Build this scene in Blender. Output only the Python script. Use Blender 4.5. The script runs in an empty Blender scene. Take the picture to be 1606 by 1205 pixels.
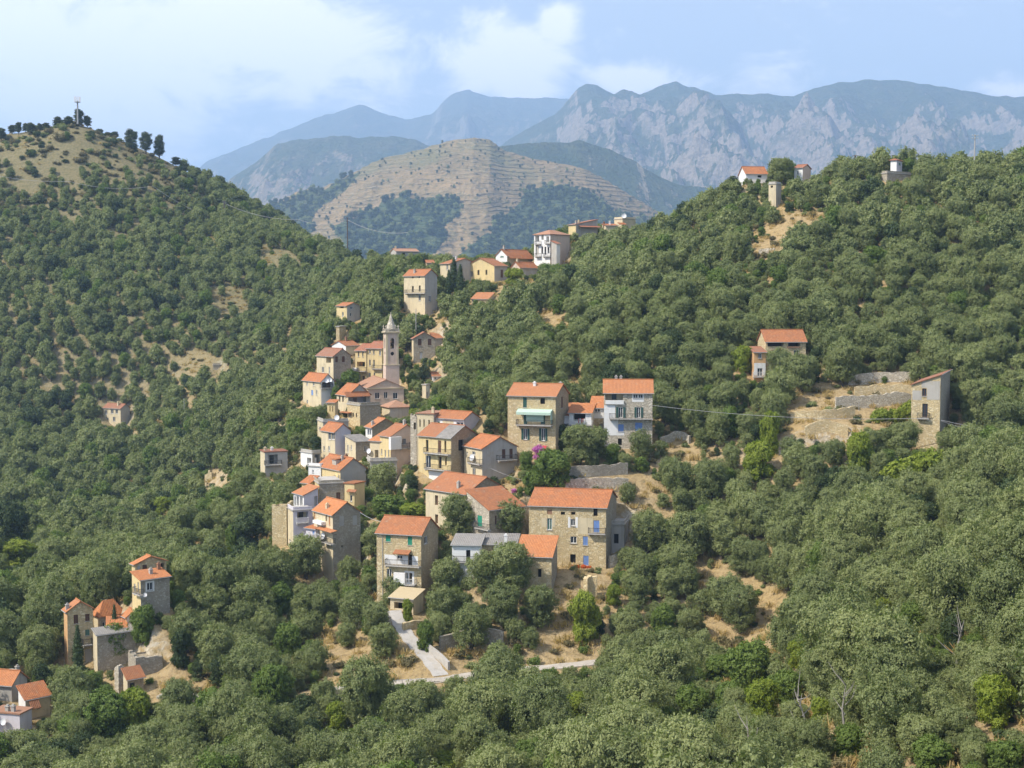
import bpy, math, random
import numpy as np
from mathutils import Vector, Matrix

# ------------------------------------------------------------------ camera, world, sun, exposure
scene = bpy.context.scene
COL = scene.collection
F_PX, CX, CY, HORIZON = 2206.0, 803.0, 602.5, 470.0
PITCH = math.atan((CY - HORIZON) / F_PX)
CP, SP = math.cos(PITCH), math.sin(PITCH)
cam_data = bpy.data.cameras.new('camera')
cam_data.sensor_width = 36.0
cam_data.lens = 36.0 * F_PX / 1606.0
cam_data.clip_start, cam_data.clip_end = 1.0, 60000.0
camera = bpy.data.objects.new('camera', cam_data)
COL.objects.link(camera)
camera.location = (0, 0, 0)
camera.rotation_euler = (math.radians(90) - PITCH, 0, 0)
scene.camera = camera

SUN_EL = math.radians(47)
SUN_H = Vector((-0.90, -0.43)).normalized()
SUN = Vector((SUN_H.x * math.cos(SUN_EL), SUN_H.y * math.cos(SUN_EL), math.sin(SUN_EL)))
world = bpy.data.worlds.new('World')
scene.world = world
world.use_nodes = True
wn = world.node_tree
wn.nodes.clear()
def wnode(t, **kw):
    n = wn.nodes.new(t)
    for k, v in kw.items():
        setattr(n, k, v)
    return n
sky = wnode('ShaderNodeTexSky', sky_type='NISHITA', sun_disc=False)
sky.sun_elevation = SUN_EL
sky.sun_rotation = math.atan2(SUN.x, SUN.y)
sky.altitude = 300
sky.air_density, sky.dust_density, sky.ozone_density = 1.0, 2.2, 3.0
bg = wnode('ShaderNodeBackground'); bg.inputs['Strength'].default_value = 0.13
out = wnode('ShaderNodeOutputWorld')
tc = wnode('ShaderNodeTexCoord')
def wmath(op, a, b=None, clamp=False):
    n = wnode('ShaderNodeMath', operation=op, use_clamp=clamp)
    for i, v in enumerate((a, b)):
        if v is None: continue
        if isinstance(v, (int, float)): n.inputs[i].default_value = v
        else: wn.links.new(v, n.inputs[i])
    return n.outputs[0]
mp = wnode('ShaderNodeMapping'); mp.inputs['Scale'].default_value = (1, 1, 1.7)
mp.inputs['Location'].default_value = (0.37, 0.1, 0.0)
wn.links.new(tc.outputs['Generated'], mp.inputs['Vector'])
def wnoise(scale, detail, rough, dist=0.0):
    n = wnode('ShaderNodeTexNoise'); n.inputs['Scale'].default_value = scale
    n.inputs['Detail'].default_value = detail; n.inputs['Roughness'].default_value = rough
    n.inputs['Distortion'].default_value = dist
    wn.links.new(mp.outputs[0], n.inputs['Vector'])
    return n.outputs['Fac']
def cloud_bank(px, py, rx, ry):
    """soft bank of cloud around a compass direction and height of the sky"""
    v = Vector(((px - CX) / F_PX, 1.0, (HORIZON - py) / F_PX)).normalized()
    sub = wnode('ShaderNodeVectorMath', operation='SUBTRACT'); sub.inputs[1].default_value = v
    wn.links.new(tc.outputs['Generated'], sub.inputs[0])
    mul = wnode('ShaderNodeVectorMath', operation='MULTIPLY')
    mul.inputs[1].default_value = (F_PX / rx, 1.0, F_PX / ry)
    wn.links.new(sub.outputs[0], mul.inputs[0])
    ln = wnode('ShaderNodeVectorMath', operation='LENGTH')
    wn.links.new(mul.outputs[0], ln.inputs[0])
    return wmath('SUBTRACT', 1.0, ln.outputs['Value'], clamp=False)
big = wnoise(4.2, 9.0, 0.62, 0.5)
fine = wnoise(15.0, 10.0, 0.66, 0.5)
field = wmath('ADD', wmath('MULTIPLY', big, 0.62), wmath('MULTIPLY', fine, 0.62))
bias = None
for b in ((130, 110, 430, 230), (430, 60, 270, 200), (800, 100, 130, 110), (870, 40, 60, 60), (1580, 150, 90, 40), (1000, 130, 130, 40)):
    m = wmath('MAXIMUM', cloud_bank(*b), 0.0)
    bias = m if bias is None else wmath('MAXIMUM', bias, m)
amount = wmath('ADD', field, wmath('MULTIPLY', bias, 0.36))
ramp = wnode('ShaderNodeMapRange', interpolation_type='SMOOTHSTEP')
ramp.inputs['From Min'].default_value = 0.665; ramp.inputs['From Max'].default_value = 0.87
wn.links.new(amount, ramp.inputs['Value'])
cover = wmath('ADD', wmath('MULTIPLY', ramp.outputs[0], 0.66), 0.27)
mixc = wnode('ShaderNodeMix', data_type='RGBA')
wn.links.new(cover, mixc.inputs['Factor'])
wn.links.new(sky.outputs[0], mixc.inputs['A'])
mixc.inputs['B'].default_value = (10.7, 10.1, 10.0, 1)
wn.links.new(mixc.outputs['Result'], bg.inputs['Color'])
wn.links.new(bg.outputs[0], out.inputs['Surface'])

sun_data = bpy.data.lights.new('sun', 'SUN')
sun_data.energy = 5.0
sun_data.angle = math.radians(0.53)
sun_data.color = (1.0, 0.93, 0.82)
sun_obj = bpy.data.objects.new('sun', sun_data)
COL.objects.link(sun_obj)
sun_obj.rotation_euler = (-SUN).to_track_quat('-Z', 'Y').to_euler()
sun_obj.location = SUN * 300

scene.view_settings.view_transform = 'Standard'
scene.view_settings.look = 'None'
scene.view_settings.exposure = 0.47
scene.view_settings.gamma = 1.0
scene.view_settings.use_curve_mapping = False
scene.render.engine = 'CYCLES'
cy = scene.cycles
cy.use_denoising = True
try: cy.denoiser = 'OPENIMAGEDENOISE'
except Exception: pass
cy.max_bounces = 6; cy.diffuse_bounces = 3; cy.glossy_bounces = 2
cy.transmission_bounces = 3; cy.volume_bounces = 1; cy.transparent_max_bounces = 6
cy.use_adaptive_sampling = True; cy.adaptive_threshold = 0.018
cy.sample_clamp_indirect = 4.0
cy.caustics_reflective = cy.caustics_refractive = False

# ------------------------------------------------------------------ photo <-> place
def ray(px, py):
    X, Y = (px - CX) / F_PX, (CY - py) / F_PX
    return Vector((X, CP + Y * SP, -SP + Y * CP))
def at(px, py, d):
    r = ray(px, py)
    return r * (d / r.y)
def project(x, y, z):
    dep = y * CP - z * SP
    up = y * SP + z * CP
    return CX + F_PX * x / dep, CY - F_PX * up / dep, dep

# ------------------------------------------------------------------ noise
def _hash(ix, iy, seed):
    n = (ix.astype(np.int64) * 374761393 + iy.astype(np.int64) * 668265263 + seed * 982451653) & 0xffffffff
    n = ((n ^ (n >> 13)) * 1274126177) & 0xffffffff
    return ((n ^ (n >> 16)) & 0xffff) / 65535.0
def vnoise(x, y, seed=0):
    ix, iy = np.floor(x), np.floor(y)
    fx, fy = x - ix, y - iy
    fx = fx * fx * (3 - 2 * fx); fy = fy * fy * (3 - 2 * fy)
    a = _hash(ix, iy, seed); b = _hash(ix + 1, iy, seed)
    c = _hash(ix, iy + 1, seed); d = _hash(ix + 1, iy + 1, seed)
    return (a * (1 - fx) + b * fx) * (1 - fy) + (c * (1 - fx) + d * fx) * fy
def fbm(x, y, seed=0, octs=5, gain=0.5):
    s, amp, tot = 0, 1.0, 0
    for o in range(octs):
        s = s + amp * (vnoise(x, y, seed + o * 17) - 0.5); tot += amp
        x = x * 2.03 + 11.3; y = y * 2.03 - 7.1; amp *= gain
    return s / tot
def ridged(x, y, seed=0, octs=5):
    s, amp, tot = 0, 1.0, 0
    for o in range(octs):
        s = s + amp * (1 - np.abs(2 * vnoise(x, y, seed + o * 31) - 1)); tot += amp
        x = x * 2.07 + 3.7; y = y * 2.07 + 9.2; amp *= 0.52
    return s / tot

# ------------------------------------------------------------------ material helpers
MATS = {}
class Nt:
    def __init__(self, name, rough=0.85, spec=0.25):
        self.m = bpy.data.materials.new(name); self.m.use_nodes = True
        self.t = self.m.node_tree
        self.b = self.t.nodes['Principled BSDF']
        self.b.inputs['Roughness'].default_value = rough
        self.b.inputs['Specular IOR Level'].default_value = spec
        MATS[name] = self.m
    def n(self, typ, ins=None, **kw):
        nd = self.t.nodes.new(typ)
        for k, v in kw.items(): setattr(nd, k, v)
        for k, v in (ins or {}).items(): self.put(v, nd.inputs[k])
        return nd
    def put(self, v, sock):
        if isinstance(v, bpy.types.NodeSocket): self.t.links.new(v, sock)
        elif isinstance(v, tuple) and len(v) == 3 and sock.type == 'RGBA': sock.default_value = (*v, 1)
        else: sock.default_value = v
    def math(self, op, a, b=0.0, clamp=False):
        nd = self.n('ShaderNodeMath', operation=op, use_clamp=clamp)
        self.put(a, nd.inputs[0]); self.put(b, nd.inputs[1]); return nd.outputs[0]
    def mix(self, f, a, b, blend='MIX'):
        nd = self.n('ShaderNodeMix', data_type='RGBA', blend_type=blend)
        self.put(f, nd.inputs['Factor']); self.put(a, nd.inputs['A']); self.put(b, nd.inputs['B'])
        return nd.outputs['Result']
    def pos(self): return self.n('ShaderNodeNewGeometry').outputs['Position']
    def mapped(self, vec, scale): return self.n('ShaderNodeMapping', {'Vector': vec, 'Scale': scale}).outputs[0]
    def noise(self, vec, scale, detail=4.0, rough=0.55, dist=0.0):
        return self.n('ShaderNodeTexNoise', {'Vector': vec, 'Scale': scale, 'Detail': detail, 'Roughness': rough, 'Distortion': dist}).outputs['Fac']
    def rng(self, v, a, b, c=0.0, d=1.0, smooth=False):
        nd = self.n('ShaderNodeMapRange', {'Value': v, 'From Min': a, 'From Max': b, 'To Min': c, 'To Max': d})
        if smooth: nd.interpolation_type = 'SMOOTHSTEP'
        return nd.outputs[0]
    def bump(self, h, strength, dist):
        self.put(self.n('ShaderNodeBump', {'Height': h, 'Strength': strength, 'Distance': dist}).outputs[0], self.b.inputs['Normal'])
    def color(self, c): self.put(c, self.b.inputs['Base Color'])

def stone_mat(name, c1, c2, c3, joint, scale=2.3):
    m = Nt(name, 0.9, 0.2)
    p = m.mapped(m.pos(), (1, 1, 1.35))
    wob = m.n('ShaderNodeVectorMath', {0: p, 1: m.n('ShaderNodeTexNoise', {'Vector': p, 'Scale': 1.5, 'Detail': 2.0}).outputs['Color']}, operation='ADD').outputs[0]
    v = m.n('ShaderNodeTexVoronoi', {'Vector': wob, 'Scale': scale})
    e = m.n('ShaderNodeTexVoronoi', {'Vector': wob, 'Scale': scale}, feature='DISTANCE_TO_EDGE').outputs['Distance']
    sep = m.n('ShaderNodeSeparateColor', {'Color': v.outputs['Color']})
    col = m.mix(sep.outputs[0], c1, c2)
    col = m.mix(m.rng(sep.outputs[1], 0.62, 0.8), col, c3)
    edge = m.rng(e, 0.0, 0.09, 0.0, 1.0)
    col = m.mix(edge, joint, col)
    big = m.noise(m.pos(), 0.28, 5.0, 0.6)
    col = m.mix(m.rng(big, 0.42, 0.70, 0.0, 0.4), col, tuple(0.62 * q for q in c1), 'MIX')
    streak = m.noise(m.mapped(m.pos(), (1.4, 1.4, 0.16)), 0.9, 4.0, 0.6)
    col = m.mix(m.rng(streak, 0.54, 0.78, 0.0, 0.32), col, (0.21, 0.18, 0.135))
    m.color(col)
    m.bump(m.math('ADD', m.rng(e, 0, 0.16), m.math('MULTIPLY', sep.outputs[2], 0.6)), 0.75, 0.09)
stone_mat('stone_warm', (0.66, 0.52, 0.29), (0.55, 0.43, 0.235), (0.70, 0.59, 0.37), (0.48, 0.38, 0.22))
stone_mat('stone_grey', (0.44, 0.39, 0.30), (0.365, 0.32, 0.245), (0.50, 0.45, 0.355), (0.31, 0.27, 0.205), 2.8)  # also on shaded sides of warm stone houses, with that shade in the colour
stone_mat('stone_pale', (0.60, 0.53, 0.41), (0.48, 0.42, 0.32), (0.66, 0.60, 0.48), (0.30, 0.26, 0.2), 2.0)
stone_mat('stone_brown', (0.45, 0.37, 0.245), (0.38, 0.31, 0.205), (0.50, 0.42, 0.29), (0.31, 0.25, 0.165), 2.8)

def plaster_mat(name, c, dirt=0.5):
    m = Nt(name, 0.88, 0.2)
    p = m.pos()
    big = m.noise(p, 0.33, 6.0, 0.62)
    col = m.mix(m.rng(big, 0.38, 0.72, 0.0, 0.75 * dirt), c, tuple(0.58 * x + 0.02 for x in c))
    streak = m.noise(m.mapped(p, (1.6, 1.6, 0.14)), 1.0, 5.0, 0.65)
    col = m.mix(m.rng(streak, 0.5, 0.78, 0.0, 0.85 * dirt), col, (0.21, 0.185, 0.145))
    patch = m.noise(p, 0.75, 3.0, 0.5, 0.4)
    col = m.mix(m.rng(patch, 0.60, 0.66, 0.0, 0.5 * dirt), col, (0.36, 0.30, 0.2))
    m.color(col)
    m.bump(m.noise(p, 3.0, 6.0, 0.7), 0.35, 0.05)
plaster_mat('plaster_cream', (0.63, 0.53, 0.345), 0.6)
plaster_mat('plaster_yellow', (0.66, 0.52, 0.265), 0.55)
plaster_mat('plaster_ochre', (0.60, 0.36, 0.17), 0.5)
plaster_mat('plaster_grey', (0.44, 0.41, 0.36), 0.6)
plaster_mat('plaster_white', (0.76, 0.745, 0.71), 0.25)
plaster_mat('plaster_lavender', (0.60, 0.56, 0.585), 0.3)
plaster_mat('plaster_pink', (0.62, 0.485, 0.385), 0.4)
plaster_mat('concrete', (0.46, 0.43, 0.385), 0.6)

def tile_mat(name, c1, c2, c3, spacing=0.26, patchy=0.4):
    m = Nt(name, 0.85, 0.2)
    uv = m.n('ShaderNodeUVMap').outputs[0]
    sep = m.n('ShaderNodeSeparateXYZ', {0: uv})
    ph = m.math('MULTIPLY', sep.outputs[0], 2 * math.pi / spacing)
    rows = m.math('ABSOLUTE', m.math('SINE', m.math('MULTIPLY', ph, 0.5)))
    course = m.math('FRACT', m.math('MULTIPLY', sep.outputs[1], 1 / 0.42))
    cell = m.n('ShaderNodeTexWhiteNoise', {'Vector': m.n('ShaderNodeVectorMath', {0: m.mapped(uv, (1 / spacing, 1 / 0.42, 1))}, operation='FLOOR').outputs[0]}, noise_dimensions='3D').outputs['Value']
    rnd = m.n('ShaderNodeObjectInfo').outputs['Random']
    col = m.mix(cell, c1, c2)
    col = m.mix(m.rng(rnd, 0.3, 1.0, 0.0, 0.55), col, c3)
    col = m.mix(m.rng(m.noise(m.pos(), 0.55, 5.0, 0.65), 0.42, 0.7, 0, patchy), col, c3)
    col = m.mix(m.rng(m.noise(m.pos(), 2.4, 4.0, 0.65), 0.52, 0.70, 0, 0.65), col, c3)
    col = m.mix(m.rng(m.noise(m.pos(), 1.1, 6.0, 0.7), 0.60, 0.70, 0, 0.5), col, (0.42, 0.36, 0.27))
    col = m.mix(m.rng(rows, 0.0, 0.45, 0.45, 0.0), col, tuple(0.45 * x for x in c1))
    m.color(col)
    m.bump(m.math('ADD', rows, m.math('MULTIPLY', course, 0.5)), 0.8, 0.07)
tile_mat('tiles_orange', (0.53, 0.205, 0.08), (0.38, 0.135, 0.055), (0.30, 0.15, 0.085), patchy=0.6)
tile_mat('tiles_bright', (0.58, 0.235, 0.09), (0.46, 0.17, 0.065), (0.38, 0.18, 0.095), patchy=0.45)
tile_mat('tiles_old', (0.44, 0.165, 0.085), (0.33, 0.125, 0.07), (0.26, 0.16, 0.11), patchy=0.8)
tile_mat('tiles_pale', (0.50, 0.25, 0.145), (0.42, 0.20, 0.115), (0.36, 0.23, 0.16), patchy=0.6)
tile_mat('tiles_grey', (0.26, 0.24, 0.215), (0.19, 0.175, 0.16), (0.33, 0.31, 0.28), 0.3, 0.7)

def plain(name, c, rough=0.7, var=0.25, scale=4.0, metal=0.0):
    m = Nt(name, rough, 0.3)
    nz = m.noise(m.pos(), scale, 4.0, 0.6)
    m.color(m.mix(m.rng(nz, 0.3, 0.7, 0, var), c, tuple(0.5 * x for x in c)))
    m.b.inputs['Metallic'].default_value = metal
def slat_mat(name, c):
    m = Nt(name, 0.6, 0.3)
    z = m.n('ShaderNodeSeparateXYZ', {0: m.pos()}).outputs[2]
    w = m.math('FRACT', m.math('MULTIPLY', z, 11.0))
    col = m.mix(m.rng(m.noise(m.pos(), 1.7, 4.0), 0.35, 0.7, 0, 0.35), c, tuple(0.6 * x + 0.02 for x in c))
    m.color(m.mix(m.rng(w, 0.0, 0.4, 0.55, 0.0), col, tuple(0.35 * x for x in c)))
    m.bump(w, 0.6, 0.03)
slat_mat('shutter_green', (0.035, 0.30, 0.185)); slat_mat('shutter_dark', (0.035, 0.105, 0.085))
slat_mat('shutter_blue', (0.20, 0.33, 0.66)); slat_mat('shutter_brown', (0.13, 0.065, 0.04)); slat_mat('shutter_pale', (0.42, 0.46, 0.50))
slat_mat('shutter_orange', (0.50, 0.21, 0.07)); slat_mat('shutter_teal', (0.12, 0.24, 0.19))
plain('wood_dark', (0.055, 0.038, 0.03)); plain('wood_brown', (0.15, 0.085, 0.05)); plain('frame_white', (0.72, 0.71, 0.68), 0.5, 0.15)
plain('interior_shade', (0.03, 0.026, 0.023), 0.9); plain('rail_metal', (0.10, 0.095, 0.09), 0.5, 0.3, 4.0, 0.6); plain('rail_white', (0.62, 0.61, 0.58), 0.5)  # near-black first colour paints in the dark of unlit rooms and openings
plain('dish_white', (0.72, 0.72, 0.72), 0.4, 0.1); plain('pole_wood', (0.13, 0.10, 0.075)); plain('pole_grey', (0.40, 0.39, 0.37)); plain('cable', (0.42, 0.41, 0.40), 0.6)
plain('brick_infill', (0.30, 0.17, 0.10)); plain('awning_green', (0.46, 0.60, 0.49), 0.8, 0.2); plain('awning_beige', (0.50, 0.40, 0.24), 0.8, 0.35); plain('awning_red', (0.45, 0.06, 0.07), 0.8)
plain('blue_paint', (0.16, 0.30, 0.62), 0.5); plain('red_paint', (0.55, 0.09, 0.04), 0.6); plain('bell_bronze', (0.10, 0.075, 0.04), 0.4, 0.2, 4, 0.8)
plain('netting_green', (0.05, 0.14, 0.10), 0.9)
g = Nt('glass', 0.12, 0.5); g.color((0.035, 0.042, 0.05))

def leaf_mat(name, c_lo, c_hi, trans=0.28, hue=0.35, glow=1.3):
    m = Nt(name, 0.62, 0.25)
    rnd = m.n('ShaderNodeObjectInfo').outputs['Random']
    nz = m.noise(m.pos(), 0.8, 3.0, 0.6)
    f = m.math('ADD', m.math('MULTIPLY', rnd, 0.72), m.math('MULTIPLY', nz, 0.4), clamp=True)
    col = m.mix(f, c_lo, c_hi)
    fine = m.noise(m.pos(), 5.0, 2.0, 0.6)
    col = m.mix(m.rng(fine, 0.35, 0.7, 0, 0.45), col, tuple(min(1, 1.5 * x) for x in c_hi))
    m.color(col)
    tr = m.n('ShaderNodeBsdfTranslucent', {'Color': m.mix(1.0, col, (1.05, 1.25, 0.5), 'MULTIPLY')})
    mx = m.n('ShaderNodeMixShader', {0: trans, 1: m.b.outputs[0], 2: tr.outputs[0]})
    m.t.links.new(mx.outputs[0], m.t.nodes['Material Output'].inputs['Surface'])
leaf_mat('leaf_olive', (0.098, 0.128, 0.046), (0.255, 0.278, 0.112), 0.30)
leaf_mat('leaf_green', (0.105, 0.155, 0.034), (0.155, 0.21, 0.046), 0.34)
leaf_mat('leaf_lime', (0.18, 0.23, 0.03), (0.25, 0.29, 0.04), 0.36)
leaf_mat('leaf_dark', (0.042, 0.066, 0.024), (0.064, 0.092, 0.032), 0.2)
leaf_mat('leaf_pine', (0.050, 0.070, 0.032), (0.072, 0.095, 0.042), 0.15)
leaf_mat('leaf_scrub', (0.12, 0.115, 0.055), (0.20, 0.165, 0.075), 0.2)
leaf_mat('leaf_grass', (0.38, 0.285, 0.13), (0.46, 0.33, 0.14), 0.3)
leaf_mat('petal_magenta', (0.46, 0.12, 0.40), (0.58, 0.20, 0.52), 0.3)
leaf_mat('petal_orange', (0.62, 0.12, 0.02), (0.72, 0.18, 0.03), 0.3)
plain('bark', (0.105, 0.085, 0.065), 0.9, 0.5, 6.0); plain('bark_dead', (0.30, 0.27, 0.23), 0.9, 0.4, 6.0)

# ------------------------------------------------------------------ the buildings, as measured
# each: near corner at eaves height, where its left-hand and right-hand walls end, where the wall meets green, distance, turn
CROP = {'Z': (0, 0, 1), 'A': (460, 480, 6.692), 'B': (400, 640, 6.692), 'C': (620, 580, 6.692), 'D': (420, 760, 6.692), 'E': (560, 740, 6.692),
        'F': (700, 740, 4.461), 'G': (780, 580, 5.736), 'H': (600, 320, 4.015), 'I': (0, 860, 4.156), 'J': (1130, 500, 3.374), 'K': (1100, 200, 3.174),
        'N': (500, 440, 7.3), 'O': (820, 330, 8.03), 'P': (590, 370, 6.177)}
HOUSES = []
def H(name, crop, c, L, R, base, d, a, roof, wall, label, lm, ops=(), **kw):
    ox, oy, s = CROP[crop]
    X = lambda v: v if isinstance(v, tuple) else ox + v / s
    Y = lambda v: oy + v / s
    o2 = []
    for o in ops:
        k = o[0]
        if k in 'wdsolBvy':                   # opening: kind, face, x0, y0, x1, y1, extra
            o2.append((k, o[1], X(o[2]), Y(o[3]), X(o[4]), Y(o[5]), *o[6:]))
        elif k == 'bal':                      # balcony: face, x0, x1, y, depth, extra
            o2.append((k, o[1], X(o[2]), X(o[3]), Y(o[4]), *o[5:]))
        elif k in ('can', 'box', 'pat'):      # face, x0, y0, x1, y1, ...
            o2.append((k, o[1], X(o[2]), Y(o[3]), X(o[4]), Y(o[5]), *o[6:]))
        elif k == 'dish':                     # face, x, y, radius
            o2.append((k, o[1], X(o[2]), Y(o[3]), *o[4:]))
        else:
            o2.append(o)
    HOUSES.append(dict(name=name, c=(X(c[0]), Y(c[1])), L=X(L), R=X(R), base=Y(base), d=d, a=math.radians(a), roof=roof,
                       wall=wall if isinstance(wall, tuple) else (wall, wall), label=label, lm=lm, ops=o2, **kw))  # wall pair: left, right; several shaded right walls have that shade in their colour
m_ = lambda v: ('m', v)

# --- church hill
H('bell_tower', 'A', (970, 290), 928, 1110, 800, 352, 17, 'none', 'plaster_pink', 'slender pink plastered bell tower with pointed stone spire above the church roof', 'bell tower', special='tower', cat='tower')
H('church', 'A', (785, 862), m_(19), 1160, 1040, 345, 15, 'gL', ('plaster_cream', 'plaster_pink'), 'pink plastered church with low pediment and three windows below the bell tower', 'church',
  [('w', 'R', 855, 910, 905, 975), ('w', 'R', 950, 902, 990, 970, 'arch'), ('w', 'R', 1045, 910, 1095, 975)], rise=1.9, tiles='tiles_pale', cat='church', pediment=True)
H('yellow_house', 'A', (930, 447), 765, m_(8), 860, 366, 62, 'gL', 'plaster_yellow', 'tall yellow house with small balconies pressed against the bell tower', 'tall yellow house',
  [('w', 'L', 795, 460, 812, 500), ('w', 'L', 838, 460, 852, 508), ('w', 'L', 795, 565, 812, 630), ('w', 'L', 838, 565, 855, 640), ('w', 'L', 795, 700, 810, 790), ('w', 'L', 843, 700, 858, 760), ('w', 'L', 900, 470, 922, 520),
   ('bal', 'L', 820, 925, 660, 0.8)], tiles='tiles_old')
H('yellow_house', 'A', (765, 470), 650, m_(8), 860, 368, 62, 'gL', ('plaster_yellow', 'plaster_cream'), 'lower yellow house with orange alcove and white boxed balcony beside the tall one', 'lower yellow house',
  [('w', 'L', 678, 475, 692, 535), ('w', 'L', 722, 475, 736, 535), ('l', 'L', 668, 585, 752, 640, 'plaster_ochre'), ('box', 'L', 618, 650, 662, 684, 1.0, 'plaster_white'), ('bal', 'L', 662, 755, 684, 1.0), ('w', 'L', 680, 715, 705, 790), ('d', 'L', 722, 735, 752, 820, 'wood_brown')], tiles='tiles_old')
H('village_house', 'A', (575, 936), 455, 808, 1050, 336, 33, 'gL', ('plaster_cream', 'plaster_grey'), 'cream house with tiled lean-to above a grey loggia below the church', 'cream house with the grey loggia',
  [('d', 'L', 478, 938, 495, 1008), ('d', 'L', 512, 938, 530, 1008), ('l', 'R', 590, 958, 765, 1040, 'plaster_lavender'), ('can', 'R', 556, 905, 812, 945, 1.2)], rise=2.4)
H('stone_house', 'A', (700, 1048), 565, 915, 1275, 326, 35, 'flat', ('stone_warm', 'stone_grey'), 'flat-topped stone block with grey blank side under the cream loggia house', 'flat-topped stone block',
  [('d', 'L', 620, 1120, 637, 1170), ('d', 'L', 655, 1125, 670, 1170), ('w', 'L', 585, 1115, 600, 1165), ('can', 'L', 480, 1105, 575, 1125, 1.0)])
H('village_house', 'A', (1012, 1066), 930, 1222, 1180, 330, 24, 'hip', ('plaster_cream', 'plaster_grey'), 'low house with faded hipped roof in front of the church facade', 'low house before the church', tiles='tiles_pale')
H('village_house', 'A', (438, 1016), 355, 470, 1200, 334, 70, 'sR', ('plaster_yellow', 'plaster_cream'), 'narrow yellow house with slit windows leaning on the cream loggia house', 'narrow yellow house',
  [('d', 'L', 380, 1050, 390, 1110), ('d', 'L', 408, 1050, 418, 1110)])
H('village_house', 'A', (420, 528), 245, 605, 750, 360, 38, 'gL', ('plaster_cream', 'stone_grey'), 'two-storey cream house with dark loggia and grey gable up from the dish house', 'cream house with grey gable',
  [('l', 'L', 345, 540, 396, 600, 'wood_brown'), ('w', 'L', 300, 640, 322, 700), ('w', 'L', 372, 640, 386, 720), ('s', 'R', 440, 532, 468, 592, 'shutter_brown'), ('s', 'R', 510, 528, 540, 590, 'shutter_brown')], rise=1.8, tiles='tiles_old')
H('village_house', 'A', (292, 792), 100, 430, 1060, 348, 36, 'gL', ('plaster_cream', 'plaster_white'), 'cream house with two satellite dishes under its shaded gable balcony', 'house with two dishes',
  [('l', 'R', 302, 802, 418, 858, 'wood_brown'), ('w', 'L', 138, 795, 152, 835), ('w', 'L', 205, 795, 222, 840), ('s', 'L', 188, 882, 208, 935, 'shutter_blue'), ('w', 'L', 238, 880, 252, 940), ('dish', 'R', 343, 784, 0.55), ('dish', 'R', 376, 778, 0.55), ('bal', 'R', 298, 425, 862, 0.9), ('w', 'L', 140, 985, 155, 1040)], rise=1.7)
H('village_house', 'A', (552, 418), 405, 690, 492, 374, 42, 'gR', ('plaster_white', 'plaster_cream'), 'small white-gabled house with flat orange roof above the cream gabled house', 'small white-gabled house',
  [('d', 'L', 510, 438, 524, 485), ('w', 'L', 452, 438, 466, 475), ('chi', 0.55, 0.5, 0.8)], rise=1.1)
H('stone_house', 'A', (1262, 342), 1243, 1490, 562, 372, 14, 'gL', ('plaster_cream', 'stone_grey'), 'grey stone house with two tall dark openings just behind the bell tower', 'grey house behind the tower',
  [('s', 'R', 1308, 332, 1346, 416, 'shutter_brown'), ('s', 'R', 1412, 330, 1450, 412, 'shutter_brown'), ('d', 'R', 1325, 482, 1356, 562, 'plaster_white')], rise=1.6, tiles='tiles_old')
H('village_house', 'A', (1480, 338), m_(4), 1562, 420, 378, 20, 'sR', 'plaster_grey', 'low orange-roofed annex beside the grey house behind the tower', 'low orange-roofed annex')
H('yellow_house', 'N', (322, 292), 203, 470, 450, 396, 36, 'gL', ('plaster_yellow', 'plaster_grey'), 'small yellow tower-like house alone among olives uphill of the bell tower', 'small yellow tower-like house',
  [('d', 'L', 235, 292, 285, 318), ('w', 'L', 265, 362, 285, 410), ('w', 'R', 358, 275, 388, 330), ('w', 'R', 355, 370, 375, 410)])
H('ruined_wall', 'N', (235, 530), 205, m_(4), 690, 385, 70, 'flat', 'stone_warm', 'ivy-covered yellow wall fragment below the small yellow tower-like house', 'ivy-covered wall fragment', cat='wall')
H('shed', 'A', (1392, 830), 1352, 1432, 982, 345, 55, 'flat', ('plaster_cream', 'plaster_white'), 'narrow white and yellow shed with arched doorway among trees near the church', 'narrow white shed',
  [('d', 'R', 1398, 905, 1415, 965)], cat='shed')
H('village_house', 'A', (1462, 738), m_(4), 1555, 775, 356, 12, 'gR', 'plaster_white', 'white cottage nearly swallowed by trees behind the narrow white shed', 'hidden white cottage', [('w', 'R', 1480, 748, 1500, 770)])

# --- middle of the village
H('village_house', 'B', (103, 468), 55, 340, 690, 300, 22, 'flat', ('plaster_cream', 'plaster_grey'), 'flat-roofed house with glazed veranda standing apart below the village edge', 'flat-roofed veranda house',
  [('l', 'R', 140, 492, 240, 588, 'plaster_grey'), ('bal', 'R', 105, 285, 598, 0.9), ('chi', 0.1, 0.4, 0.6), ('chi', 0.4, 0.4, 0.6)], edge='tiles_old')
H('village_house', 'B', (715, 150), 655, 980, 320, 306, 20, 'flat', ('plaster_cream', 'plaster_grey'), 'house with thin slanting roof and large white dish on its corner', 'house with slanting thin roof',
  [('dish', 'R', 853, 100, 0.6), ('w', 'L', 672, 195, 690, 240)], tiles='tiles_old', rise=0.9)
H('village_house', 'B', (840, 250), 695, 1005, 560, 296, 36, 'gL', ('plaster_cream', 'plaster_lavender'), 'tall house with lavender gable and glazed corner window at mid village', 'lavender-gabled house',
  [('w', 'L', 766, 248, 800, 335), ('w', 'L', 803, 246, 836, 335), ('w', 'L', 768, 400, 785, 455), ('w', 'L', 718, 400, 732, 450), ('w', 'L', 718, 490, 732, 540)], rise=1.5)
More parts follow.
